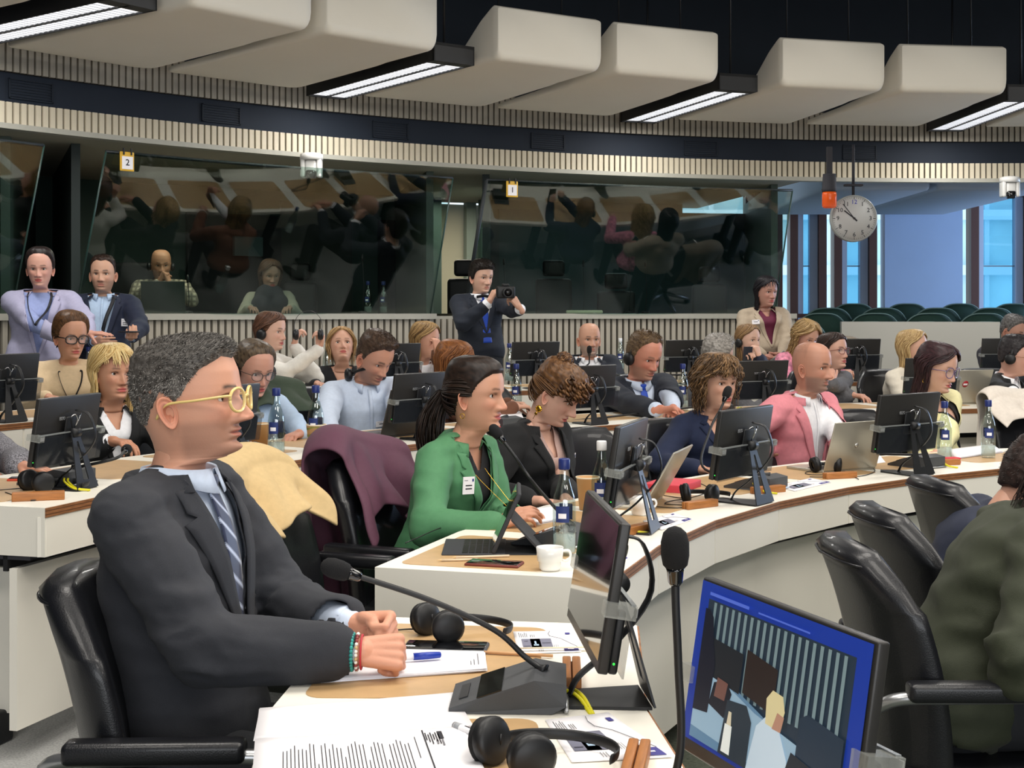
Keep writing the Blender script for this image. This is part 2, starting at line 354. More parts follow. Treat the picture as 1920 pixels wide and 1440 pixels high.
def lightbar(th, where):
    r = empty('louvre_light', (CX, CY, 0), math.radians(th-90), 'long black ceiling light with white louvres, '+where, 'ceiling light', 'louvre ceiling lights')
    mb = MB()
    mb.box(-.155, .155, 7.68, 7.70, 3.02, 3.14, DKMET); mb.box(-.155, .155, 9.37, 9.4, 3.02, 3.14, DKMET)
    mb.box(-.155, -.145, 7.68, 9.4, 3.02, 3.14, DKMET); mb.box(.145, .155, 7.68, 9.4, 3.02, 3.14, DKMET); mb.box(-.155, .155, 7.68, 9.4, 3.12, 3.14, DKMET)
    mb.box(-.008, .008, 7.7, 9.37, 3.022, 3.1, DKMET); mb.box(-.145, .145, 7.7, 7.78, 3.022, 3.1, DKMET); mb.build('housing', r)
    for s in (-1, 1):
        mb = MB(); x0, x1 = (-.142, -.010) if s < 0 else (.010, .142)
        mb.box(x0, x1, 7.78, 9.36, 3.030, 3.034, LOUV); mb.build('diffuser', r)
        mb = MB()
        for k in range(32): y = 7.79+k*.049; mb.box(x0, x1, y, y+.006, 3.024, 3.0295, LOUVB)
        mb.build('louvre', r)
    mb = MB()
    for y in (7.8, 9.2): mb = MB(); mb.tube([(0, y, 3.14), (0, y, 4.5)], .008, DKMET, n=6); mb.build('hanger', r)
    area('tube_light', (0, 8.55, 3.012), .25, 1.5, STRIP_W, (1, .97, .93), parent=r)
for th, wh in ((126.4, 'in the upper middle'), (109.5, 'right of the number one sign'), (92.4, 'near the right edge'), (143.3, 'at the upper left corner')): lightbar(th, wh)
# ---- dome cameras, beacon, clock
def dome_cam(px, py, Y, label, rz):
    c = PT(px, py, Y); r = empty('dome_camera', c, rz, label, 'camera', 'white dome cameras'); wm = mat('camera_white', 'DEDDD9', .35)
    mb = MB(); mb.lathe([(.001, .10), (.05, .10), (.085, .09), (.088, .05), (.075, .045), (.001, .045)], wm); mb.build('mount', r)
    mb = MB()
    for s in (-1, 1): mb = MB(); mb.rbox(s*.06-.018, s*.06+.018, -.05, .05, -.085, .06, wm, .014); mb.build('yoke', r)
    mb = MB(); mb.rbox(-.043, .043, -.05, .045, -.05, .045, wm, .018); mb.rbox(-.038, .038, -.062, .0, -.10, -.03, PHONE_G, .018); mb.build('head', r)
    mb = MB(); mb.lathe([(.02, 0), (.022, .008), (.001, .010)], PHONE_G, TR(0, -.060, -.065) @ RX(math.pi/2)); mb.build('lens', r)
dome_cam(584, 312, ray_R(584, 9.5), 'white dome camera hanging above booth two', 0)
dome_cam(1893, 352, ray_R(1893, 9.5), 'white dome camera hanging at the right edge', 0)
# clock
Yc = 10.5; cc = PT(1600, 410, Yc); rk = 43/F*Yc
r = empty('wall_clock', cc, 0, 'round pale station clock hanging from a pole', 'clock')
mb = MB(); mb.lathe([(.001, -.03), (rk, -.03), (rk+.004, -.02), (rk+.004, .02), (rk-.006, .03), (rk-.01, .024), (.001, .024)], mat('clock_case', '8B8E8C', .4), RX(math.pi/2), 48); mb.build('case', r)
mb = MB(); mb.lathe([(.001, .025), (rk-.01, .025), (rk-.01, .027), (.001, .027)], mat('clock_face', 'B4B5B4', .5), RX(math.pi/2), 48); mb.build('dial', r)
for k in range(60):
    a = math.radians(6*k); L_ = .02 if k % 5 == 0 else .008; w_ = .004 if k % 5 == 0 else .0018
    if k % 5 == 0: mb = MB(); mb.box(-w_/2, w_/2, -.0285, -.027, rk-.032, rk-.032+L_, INK, RY(a)); mb.build('tick', r)
mb = MB()
for k in range(60):
    if k % 5: mb.box(-.0009, .0009, -.028, -.027, rk-.024, rk-.016, INK, RY(math.radians(6*k)))
o = mb.build('minute_ticks', r); o['kind'] = 'stuff'
for n in range(1, 13):
    a = math.radians(30*n); txt(str(n), r, (math.sin(a)*(rk-.052), -.0285, math.cos(a)*(rk-.052)), .048, mat('clock_blue', '3B3FA8', .6) if n == 12 else INK, name='numeral')
for ang, L_, w_ in ((-52, .10, .008), (-38, .145, .005)):     # hour hand at ten, minute hand near fifty-three
    mb = MB(); mb.prism([(-w_/2, -.03), (w_/2, -.03), (w_*.6, L_), (-w_*.6, L_)], .030, .032, INK, RX(math.pi/2) @ RZ(math.radians(-ang))); mb.build('hand', r)
mb = MB(); mb.lathe([(.001, .026), (.009, .026), (.009, .035), (.001, .035)], INK, RX(math.pi/2)); mb.build('hub', r)
mb = MB(); mb.tube([(0, 0, rk), (0, 0, 2.75-cc.z)], .012, INK); mb.box(-.07, .07, -.03, .03, rk+.075, rk+.09, INK); mb.build('pole', r)
cb = PT(1555, 360, 10.4); r = empty('warning_beacon', cb, 0, 'orange warning beacon with black cap left of the clock', 'lamp')
mb = MB(); mb.lathe([(.001, .0), (.055, .0), (.06, .02), (.055, .03), (.05, .14), (.001, .14)], INK); mb.build('cap', r)
mb = MB(); mb.lathe([(.052, 0), (.056, -.02), (.056, -.11), (.045, -.125), (.001, -.128)], mat('amber', 'E0591A', .15, alpha=.75, emit=.12)); mb.build('lens', r)
mb = MB(); mb.tube([(0, 0, .0), (0, 0, -.08)], .02, INK, n=8); mb.box(-.02, .02, -.02, .02, .14, 2.72-cb.z, INK); mb.build('bracket', r)
# ---- open area at the right: parapet, green chairs, window wall, street facade
WY = 17.0
mb = MB(); Zt = H-(603-HY)/F*12.4
a, b = PT(1578, 603, 12.4), PT(1875, 603, 12.0)
mb.prism([(a.x, a.y), (b.x, b.y), (b.x, b.y+.06), (a.x, a.y+.06)], .2, Zt, mat('parapet_grey', 'B3B1A8', .5)); tag(mb.build('parapet_screen'), 'pale grey parapet screen below the green seats', 'screen')
mb = MB(); mb.box(PT(1490, 0, 13.5).x, 12, 13.2, WY, .2, .9, CARPG); struct(mb.build('floor_tribune'))
BROWN = mat('brown_window_post', '5A3B33', .5); PALEC = mat('pale_blind', 'B9C6DA', .8); FRM = mat('grey_window_frame', '7B8088', .5)
def xw(px): return (px-960)/F*WY
def zw(py): return H-(py-HY)/F*WY
zl, zh = zw(600), zw(330)
wall = mat('blue_lit_plaster', 'A9BEDD', .8, var=.03, vscale=1.5)  # blue of the light on this wall is put into its colour
mb = MB(); mb.box(xw(1655), xw(1800), WY-.1, WY+.1, .9, 4.0, wall); mb.box(xw(1400), 12, WY-.1, WY+.1, .2, zw(596)+.0, wall); mb.box(xw(1400), 12, WY-.1, WY+.1, zh+.35, 4.5, wall); mb.box(xw(1930), 12, WY-.1, WY+.1, .9, 4.2, wall); struct(mb.build('wall_far'))
mb = MB(); mb.add([(xw(1440)-.5, 12.45, 3.0), (12, 12.45, 3.0), (12, WY, 3.15), (xw(1440)-.5, WY, 3.15)], [(0, 1, 2, 3)], mat('tribune_ceiling', 'C4CEDC', .6)); mb.box(xw(1440)-1.5, 12, WY-.1, WY, 3.0, 4.5, MATS['tribune_ceiling']); struct(mb.build('ceiling_tribune'))
for nm, x0, x1, z1 in (('window_1', 1478, 1546, 0), ('window_2', 1560, 1640, 0), ('window_3', 1815, 1930, 0), ('window_4', 1395, 1464, 0)):
    r = empty(nm, (0, 0, 0)); r['kind'] = 'structure'; X0, X1 = xw(x0), xw(x1)
    mb = MB()
    for x in (X0, X1-.10): mb.box(x, x+.10, WY-.12, WY+.08, .9, 3.0, BROWN)
    mb.box(X0, X1, WY-.06, WY+.05, zl-.02, zl+.08, BROWN); mb.box(X0, X1, WY-.05, WY+.05, 2.9, 3.0, BROWN); mb.build('window_frame', r)
    mb = MB(); mb.box(X0+.1, X0+.18, WY-.05, WY+.05, .9, 3.0, PALEC); mb.box(X1-.2, X1-.1, WY-.05, WY+.05, .9, 3.0, PALEC); mb.box(X0+.18, X1-.2, WY-.03, WY, zw(500), zw(498), FRM); mb.build('mullion', r)
    mb = MB(); mb.box(X0+.1, X1-.1, WY+.01, WY+.02, .9, 3.0, glass_mat('window_glass', 'BFE3F2', .06)); mb.build('pane', r)
# facade across the street
FAC = mat('street_facade_glass', 'BFDDE6', .3, var=.2, vscale=.5); FRL = mat('street_facade_frame', 'CFE2EE', .6)
r = empty('office_building', (0, 34, 0), 0, 'pale blue glass office facade seen through the windows', 'building')
mb = MB(); mb.box(4, 20, 0, .5, -6, 14, FAC); mb.build('glass_wall', r)
for k in range(17): mb = MB(); mb.box(4+k, 4.12+k, -.15, 0, -6, 14, FRL); mb.build('mullion', r)
for k in range(14): mb = MB(); mb.box(4, 20, -.25, 0, -6+k*1.4, -5.75+k*1.4, FRL); mb.build('ledge', r)
# ceiling shells over the tribune, with a light slot
SHB = mat('tribune_shell', 'C9D6E8', .7)
for i, (xa, xb, ya, yb) in enumerate(((1500, 1690, 13, 16.2), (1700, 1900, 13, 16.2))):
    mb = MB(); p0 = (xa-960)/F*14; p1 = (xb-960)/F*14; mb.rbox(p0, p1, ya, yb, 2.62, 3.06, SHB, .05)
    tag(mb.build('acoustic_shell'), ['bluish acoustic shell above the clock in the window area', 'bluish acoustic shell above the pale wall at right'][i], 'ceiling panel')
mb = MB(); a, b = (1765-960)/F*14, (1835-960)/F*14; mb.box(a+.1, b-.1, 13.1, 15.5, 2.86, 2.88, mat('slot_diffuser', 'E8E4DA', .4, emit=.5)); mb.box(a-.0, b+.0, 13.0, 15.6, 2.88, 2.95, INK); tag(mb.build('slot_light'), 'narrow slot light between the bluish shells', 'ceiling light')
# green tribune chairs
GRN = mat('green_upholstery', '1D3B31', .8, var=.1); PIPE = mat('grey_piping', '6F8A85', .6)
gr = empty('tribune_chair', (0, 0, 0), 0, 'dark green rounded tribune chair', 'chair', 'green tribune chairs')
def backrest_mesh(w, h, t, m, pipe=None, bow=.05, rise=.35):
    mb = MB(); R = []; n = 16
    for k in range(n+1):
        u = -1+2*k/n; x = u*w/2; y = bow*u*u; top = h*(1-rise*abs(u)**3.5); R.append([(x, y-t/2, 0), (x, y-t/2*.6, top*.96), (x, y, top), (x, y+t/2*.6, top*.96), (x, y+t/2, 0)])
    mb.rings(R, m); 
    if pipe:
        mb.tube([(v[2][0], v[2][1]-t/2, v[2][2]) for v in R], .008, pipe, n=5)
    return mb
backrest_mesh(.50, .34, .07, GRN, PIPE).build('backrest', gr, (0, .24, .42))
mb = MB(); mb.rbox(-.25, .25, -.24, .24, .36, .45, GRN, .03); mb.build('seat', gr)
mb = MB(); mb.box(-.27, -.24, -.2, .24, 0, .6, FRM); mb.box(.24, .27, -.2, .24, 0, .6, FRM); mb.build('armrest', gr)
first = True; rown = ['front', 'second', 'third', 'back']
for rI, (Y, py, xs) in enumerate(((12.9, 604, (1500, 1632, 1735, 1845)), (13.5, 588, (1540, 1640, 1743, 1845, 1950)), (14.1, 578, (1553, 1655, 1757, 1859)), (14.9, 570, (1600, 1700, 1800, 1900)))):
    for k, px in enumerate(xs):
        zt = H-(py-HY)/F*Y; loc = ((px-960)/F*Y, Y-.24, zt-.76); lb = 'green tribune chair, %s row, %s from the left under the windows' % (rown[rI], ['first', 'second', 'third', 'fourth', 'fifth'][k])
        if first: gr.location = loc; gr.rotation_euler = (0, 0, math.pi*0); gr['label'] = lb; first = False
        else: copy_tree(gr, loc, 0, lb)
# ================= DESKS
mb = MB()
for k, (Y, py) in enumerate(((12.9, 604), (13.5, 588), (14.1, 578), (14.9, 570))):
    zt = H-(py-HY)/F*Y-.76; mb.box(2.7, 11, Y-.5, [13.0, 13.6, 14.4, 16.9][k], .19, zt, CARPG)
struct(mb.build('trim_tribune'))
RO = {1: 4.08, 2: 5.74, 3: 7.28}; ZL = {1: 0, 2: L2, 3: L3}; DEP = .645
def desk(row, t0, t1, n, label, apron=.115, dRo=0):
    Ro = RO[row]+dRo; Ri = Ro+DEP; z = ZL[row]+.74; zf = ZL[row]
    r = empty('curved_desk', (0, 0, 0), 0, label, 'desk', 'curved white desks')
    T = [t0+(t1-t0)*i/n for i in range(n+1)]
    mb = MB(); R = [[POL(Ro, t, z-.028), POL(Ri, t, z-.028), POL(Ri, t, z), POL(Ro, t, z)] for t in T]; mb.rings(R, WHITE, smooth=False); mb.build('worktop', r)
    lay = MB()
    for i, (za, zb, m) in enumerate(((.0285, .022, PLY), (.022, .019, PLYD), (.019, .011, PLY), (.011, .008, PLYD), (.008, .0015, PLY))):
        Rr = [[POL(Ro-.004, t, z-za), POL(Ro, t, z-za), POL(Ro, t, z-zb), POL(Ro-.004, t, z-zb)] for t in T]; lay.rings(Rr, m, smooth=False)
    lay.build('plywood_edge', r)
    for i in range(n):
        e = .05
        p = [POL(Ro-.001, T[i]+e*(1 if t1 > t0 else -1), 0), POL(Ro-.001, T[i+1]-e*(1 if t1 > t0 else -1), 0)]; q = [POL(Ro+.022, T[i+1]-e, 0), POL(Ro+.022, T[i]+e, 0)]
        mb = MB(); mb.prism([p[0], p[1], q[0], q[1]], z-.028-apron, z-.0285, WHITE); mb.build('apron_panel', r)
        p = [POL(Ro+.09, T[i]+e, 0), POL(Ro+.09, T[i+1]-e, 0), POL(Ro+.115, T[i+1]-e, 0), POL(Ro+.115, T[i]+e, 0)]
        mb = MB(); mb.prism(p, zf+.09, zf+.56, WHITE); mb.build('modesty_panel', r)
    mb = MB(); arc_box(mb, Ro+.05, Ro+.26, t0, t1, zf+.585, z-.10, INK, n); arc_box(mb, Ro+.125, Ro+.14, t0, t1, zf+.55, z-.03, BLACKM, n); mb.build('gap_shade', r)  # black strips stand in for the shade between apron and modesty panel
    # end caps
    for tt, sg in ((t0, 1), (t1, -1)):
        a, b = POL(Ro, tt), POL(Ri, tt); d = (b-a).normalized(); nn = Vector((-d.y, d.x, 0)); c = POL(Ro+.3, (t0+t1)/2)-a; s = .02*(1 if nn.dot(c) > 0 else -1)
        mb = MB(); mb.prism([a-nn*s*.05, b-nn*s*.05, b+nn*s, a+nn*s], z-.028-apron, z-.0005, WHITE); mb.build('end_cap', r)
        a2, b2 = POL(Ro+.22, tt), POL(Ri+.02, tt); sh = nn*s*7
        mb = MB(); mb.prism([a2+sh, b2+sh, b2+sh+nn*s, a2+sh+nn*s], zf+.09, zf+.53, WHITE); mb.build('side_panel', r)
    for i in range(0, n+1, 2):
        p = POL(Ro+.32, min(max(T[i], min(t0, t1)+1.2), max(t0, t1)-1.2)); th = T[i]
        mb = MB(); M = TR(p.x, p.y, zf) @ RZ(seat_rot(th)); mb.rbox(-.05, .05, -.09, .12, .0, .10, DKMET, .01, M); mb.box(-.035, .035, -.03, .03, .1, .72, BLACKM, M); mb.build('leg', r)
    # oak inlays, one per place
    for i in range(n):
        dt = (T[i+1]-T[i]); a, b = T[i]+dt*.09, T[i+1]-dt*.09; R0, R1 = Ri-.455, Ri-.045
        ring = []
        def cp(Rc, tc, a0, r_=.035):
            return [POL(Rc+r_*math.sin(math.radians(a0+18*k)), tc+math.degrees(r_*math.cos(math.radians(a0+18*k))/Rc)*(1 if dt > 0 else -1), 0) for k in range(6)]
        da = math.degrees(.035/R0)*(1 if dt > 0 else -1)
        pts = cp(R1-.035, b-da, 0)+cp(R1-.035, a+da, 90)+cp(R0+.035, a+da, 180)+cp(R0+.035, b-da, 270)
        mb = MB(); mb.prism([tuple(p_[:2]) for p_ in pts], z-.001, z+.0016, PADM); mb.build('oak_inlay', r)
    return r
desk(1, 164.7, 164.7-7.5*11, 11, 'inner ring curved white desk, its cut end facing the camera beside the woman in green')
desk(1, 171.6, 171.6+8.9*4, 4, 'nearest white desk with the man in the grey suit behind it', dRo=-.12)
desk(2, 164.7, 164.7-5.6*16, 16, 'middle ring curved white desk behind the purple coat')
desk(3, 164.5, 164.5-4.6*19, 19, 'outer ring curved white desk in front of the slatted wall')
def LOCM(row, th, dR, lat=0, dz=0):       # seat-local matrix on the desk top: +Y towards the sitter, +X clockwise side
    Ro = RO[row]; p = POL(Ro+dR, th, ZL[row]+.74+dz); return TR(*p) @ RZ(seat_rot(th)) @ TR(lat, 0, 0)
def th_of(px, row, dR):                   # ring angle of pixel column on ring
    return TH(px, RO[row]+dR)
def put(o, M):
    o.location = M.to_translation(); o.rotation_euler = M.to_euler(); return o
# ================= MONITORS
def monitor_proto():
    r = empty('desk_monitor', (0, 0, 0), 0, 'x', 'monitor', 'conference desk monitors')
    T = TR(0, .02, .10) @ RX(math.radians(9))          # +Y side is the screen, top leans away from the sitter (towards -Y)
    mb = MB(); mb.rbox(-.205, .205, -.008, .010, 0, .245, DKMON, .004, T); mb.box(-.20, .20, .0095, .0115, .02, .24, PHONE_G, T); mb.build('panel', r)
    mb = MB(); mb.rbox(-.198, .198, -.024, -.008, .0, .105, BLACKM, .005, T); mb.build('electronics_housing', r)
    mb = MB(); mb.box(-.215, .215, -.032, -.029, .0, .118, mat('smoked_acrylic', '30343A', .1, alpha=.35), T)
    mb.box(-.215, .215, -.034, -.026, .116, .120, mat('acrylic_edge', '7E8282', .2), T); mb.build('name_plate_holder', r)
    for s in (-1, 1):
        mb = MB(); mb.box(s*.205-.016, s*.205+.016, -.036, .016, .095, .118, mat('acrylic_clip', 'B5B8B2', .12, alpha=.35), T); mb.box(s*.205-.012, s*.205+.012, -.038, -.036, .100, .113, mat('clip_edge','8C8E8E',.3), T); mb.build('clip', r)
    mb = MB(); mb.rbox(-.05, .05, -.030, -.02, .075, .175, BLACKM, .006, T); mb.lathe([(.001, -.02), (.018, -.02), (.018, .02), (.001, .02)], BLACKM, T @ TR(0, -.04, .115) @ RY(math.pi/2)); mb.build('bracket', r)
    # folded sheet stand: triangular foot then leg leaning back up to the bracket
    mb = MB(); mb.prism([(-.07, -.085), (.07, -.085), (.045, .10), (.0, .135), (-.045, .10)], 0.001, .006, DKMET); mb.build('foot', r)
    A = Vector((0, -.088, .004)); B = Vector((0, -.035, .205)); d = (B-A).normalized(); nrm = Vector((0, -d.z, d.y))*.004
    def strip(xa0, xa1, xb0, xb1, ta, tb):
        p = [A+(B-A)*ta+Vector((xa0, 0, 0)), A+(B-A)*ta+Vector((xa1, 0, 0)), A+(B-A)*tb+Vector((xb1, 0, 0)), A+(B-A)*tb+Vector((xb0, 0, 0))]
        mb.add(p+[q+nrm for q in p], [(0, 1, 2, 3), (7, 6, 5, 4), (0, 4, 5, 1), (1, 5, 6, 2), (2, 6, 7, 3), (3, 7, 4, 0)], DKMET)
    mb = MB(); strip(-.07, .07, -.064, .064, 0, .16); strip(-.064, -.018, -.03, -.006, .16, .85); strip(.018, .064, .006, .03, .16, .85); strip(-.03, .03, -.026, .026, .85, 1); mb.build('leg', r)
    mb = MB(); mb.tube(bez([(.01, -.035, .29), (.02, -.085, .27), (.03, -.10, .18), (.02, -.03, .09), (.015, .03, .04), (.01, .05, .006)], 26), .012, BLACKM, flat=(1, 0, 0)); mb.build('cable_sleeve', r)
    mb = MB()
    for s in (-1, 1): mb.tube(bez([(0, -.035, .225), (s*.004, -.05, .255), (s*.018, -.05, .275), (s*.032, -.04, .268)], 10), .0022, CHROME, n=6)
    mb.build('cable_loop', r)
    mb = MB(); mb.lathe([(.001, 0), (.0022, 0), (.0022, .001), (.001, .001)], mat('led_green', '35D04A', .4, emit=.8), T @ TR(-.206, -.014, .02) @ RY(-math.pi/2)); mb.build('status_light', r)
    for k, ch in enumerate('EIZO'): pass
    txt('EIZO', r, (-.055, -.0215+.002, .262), .017, mat('grey_logo', '9A9C9E', .5), rot=(math.pi/2+math.radians(9), 0, 0), name='logo')
    return r
MON = monitor_proto(); mon_used = [0]
def place_mon(M, label, sc=1.0):
    o = MON if not mon_used[0] else copy_tree(MON, (0, 0, 0), 0)
    mon_used[0] = 1; o['label'] = label; put(o, M); o.scale = (sc, sc, sc); return o
def mon_px(px, row, label, dR=.09, yaw=0, lat=0, th=None, dz=0):
    th = th_of(px, row, dR) if th is None else th
    return place_mon(LOCM(row, th, dR, lat, dz) @ RZ(math.radians(yaw)), label, {1: 1.0, 2: .87, 3: .88}[row])
place_mon(LOCM(1, 0, 0).inverted() and TR(.150, 2.345, .74) @ RZ(math.radians(94.5)), 'dark monitor turned edge-on to the right of the grey-suited man')
place_mon(TR(.34, 1.72, .70) @ RZ(math.radians(111)), 'big near monitor at lower right showing the blue broadcast')
MON2 = [o for o in bpy.data.objects if o.get('label', '').startswith('big near')][0]
mon_px(0, 1, 'monitor beside the blue-capped bottle, tilted towards the curly-haired woman', yaw=8, dR=.17, th=154.3)
mon_px(1392, 1, 'monitor in front of the woman in the navy cardigan')
mon_px(1700, 1, 'monitor in front of the woman in the pale yellow blazer')
mon_px(0, 2, 'monitor at left, in front of the blonde woman with the white blouse', th=161, dR=.2, yaw=6)
mon_px(424, 2, 'monitor half hidden behind the profile of the grey-suited man')
mon_px(787, 2, 'monitor between the man in the blue shirt and the dark ponytail')
mon_px(1105, 2, 'monitor under the bald man in the dark jacket, beside the blue tie')
mon_px(1428, 2, 'monitor between the woman in the navy cardigan and the man in pink')
mon_px(1745, 2, 'monitor hidden behind the woman in the pale yellow blazer, edge showing')
mon_px(8, 3, 'monitor cut off at the left edge above the open black laptop')
mon_px(740, 3, 'monitor behind the head of the man in the blue shirt', dR=.2)
mon_px(1003, 3, 'monitor on the outer desk left of the bald man')
mon_px(1290, 3, 'monitor on the outer desk right of the man with the headset')
mon_px(1606, 3, 'monitor on the outer desk behind the red-rimmed glasses')
mon_px(1885, 3, 'monitor on the outer desk at the right edge')
# the picture on the big near monitor: modelled as flat prints on its screen
Ts = TR(0, .02, .10) @ RX(math.radians(9))
def scr(name, quads, z=.0118, emit=.42):
    mb = MB()
    for k, (pts, col) in enumerate(quads):
        m = mat('screen_'+col, col, .3, emit=emit); zz = z+.00012*k; n = len(pts)
        mb.add([((.5-u)*.40, zz, .02+.22*v) for u, v in pts], [list(range(n))], m, Ts)
    o = mb.build(name, MON2); return o
q = [([(0, 0), (1, 0), (1, 1), (0, 1)], '1B3590'), ([(.06, .03), (.93, .03), (.93, .90), (.06, .90)], '26323F')]
for k in range(20): u = .10+k*.041; q.append(([(u, .40), (u+.017, .40), (u+.017, .89), (u, .89)], '6E8287'))
q += [([(.06, .03), (.93, .03), (.93, .18), (.06, .55)], '5A7C99'), ([(.06, .1), (.93, .03), (.93, .26), (.45, .36), (.06, .52)], '8AA7BC'),
      ([(.12, .45), (.34, .42), (.34, .66), (.12, .68)], '1F2328'), ([(.36, .44), (.55, .40), (.55, .66), (.36, .70)], '2A2220'), ([(.70, .22), (.93, .18), (.93, .46), (.74, .5), (.70, .46)], '22303F'),
      ([(.06, .20), (.16, .22), (.17, .52), (.14, .66), (.12, .80), (.09, .84), (.06, .84)], '171B27'), ([(.16, .28), (.27, .24), (.3, .40), (.26, .46), (.18, .42)], '1A1D26'), ([(.19, .34), (.26, .34), (.27, .45), (.2, .46)], '6B4B44'),
      ([(.26, .03), (.44, .03), (.44, .30), (.40, .38), (.28, .36)], '26313B'), ([(.44, .03), (.68, .03), (.66, .2), (.60, .34), (.52, .38), (.47, .30)], 'B8C9D6'),
      ([(.52, .34), (.60, .33), (.62, .45), (.60, .53), (.54, .54), (.51, .48)], 'C9BE92'), ([(.56, .33), (.61, .33), (.62, .42), (.58, .43)], 'A87F6B'), ([(.28, .05), (.335, .05), (.33, .22), (.285, .22)], 'D9DEDA'), ([(.295, .22), (.325, .22), (.318, .30), (.30, .30)], 'C8BFA6'),
      ([(.64, .05), (.86, .03), (.84, .22), (.68, .26)], '20262E'), ([(.08, .93), (.34, .93), (.34, .95), (.08, .95)], '4D66C4'), ([(.4, .93), (.7, .93), (.7, .94), (.4, .94)], '4D66C4')]
o = scr('screen_picture', q)
# ================= CHAIRS
def chair_proto():
    r = empty('armchair', (0, 0, 0), 0, 'x', 'chair', 'black leather conference armchairs')    # +Y is where the back stands, sitter faces -Y
    mb = MB(); R = []
    for k in range(15):                    # upholstered back, curved and reclined
        v = k/14; z = .40+.50*v; hw = (.235+.012*math.sin(v*3))*(1-max(0, v-.82)**2*9) ; yb = .22+.09*v*v+.01*v; th = .045
        row = []
        for j in range(24):
            a = 2*math.pi*j/24; c, s = math.cos(a), math.sin(a); x = hw*abs(c)**.45*(1 if c > 0 else -1); y = th*abs(s)**.7*(1 if s > 0 else -1)
            row.append((x, yb+y-.07*(x/.24)**2, z-(.03*(x/.24)**4 if v > .8 else 0)))
        R.append(row)
    top = [(p[0]*.93, p[1]*.6+.4*(.22+.09+.01-.07*(p[0]/.24)**2), p[2]+.018) for p in R[-1]]; R.append(top)
    mb.rings(R, LEATH); mb.build('backrest', r)
    mb = MB(); mb.tube([(p[0]*1.01, p[1], p[2]-.012) for p in R[-2]]+[R[-2][0]], .004, LEATH, n=5); mb.build('piping', r)
    mb = MB(); mb.rbox(-.245, .245, -.24, .25, .37, .46, LEATH, .03); mb.build('seat', r)
    for s in (-1, 1):
        mb = MB(); mb.tube(bez([(s*.235, .30, .60), (s*.27, .26, .628), (s*.285, .15, .635), (s*.285, -.10, .635), (s*.285, -.18, .615), (s*.275, -.25, .50), (s*.26, -.28, .36), (s*.20, -.2, .33)], 40), .014, SILV); mb.build('arm_tube', r)
        mb = MB(); mb.rbox(s*.285-.026, s*.285+.026, -.07, .25, .628, .668, LEATH, .012); mb.build('arm_pad', r)
    mb = MB(); mb.tube([(0, 0, .37), (0, 0, .10)], .03, DKMET); mb.build('column', r)
    for k in range(5):
        a = math.radians(72*k+18); mb = MB(); mb.tube([(0, 0, .10), (.28*math.cos(a), .28*math.sin(a), .06)], [.025, .016], SILV); mb.lathe([(.001, -.02), (.025, -.02), (.025, .02), (.001, .02)], BLACKM, TR(.28*math.cos(a), .28*math.sin(a), .027) @ RY(math.pi/2)); mb.build('foot', r)
    return r
CH = chair_proto(); ch_used = [0]
def chair(R, th, zf, label, turn=0):
    o = CH if not ch_used[0] else copy_tree(CH, (0, 0, 0), 0); ch_used[0] = 1
    o['label'] = label; return put(o, TR(*POL(R, th, zf)) @ RZ(seat_rot(th)+math.radians(turn)))
# ================= PEOPLE
def hexrgb(c): return np.array(lin(c)[:3])
CT = np.array([  # z, front, back, half width, exponent
 (.118, 0, 0, 0, 2), (.1165, .030, .036, .026, 2), (.112, .046, .054, .040, 2), (.100, .067, .077, .057, 2.05), (.082, .082, .090, .068, 2.1), (.055, .0905, .098, .0745, 2.15),
 (.030, .0925, .100, .0768, 2.2), (.012, .0925, .099, .0768, 2.2), (-.005, .0875, .095, .0755, 2.15), (-.03, .0865, .087, .0725, 2.1), (-.05, .0865, .078, .0685, 2.05),
 (-.070, .0865, .070, .0635, 2.0), (-.085, .085, .066, .0585, 1.95), (-.100, .083, .064, .052, 1.9), (-.110, .077, .063, .0485, 1.9), (-.117, .066, .063, .0475, 2),
 (-.134, .040, .063, .0505, 2), (-.155, .036, .064, .052, 2), (-.185, .036, .066, .055, 2), (-.215, .036, .070, .062, 2)])
def sm01(x): x = np.clip(x, 0, 1); return x*x*(3-2*x)
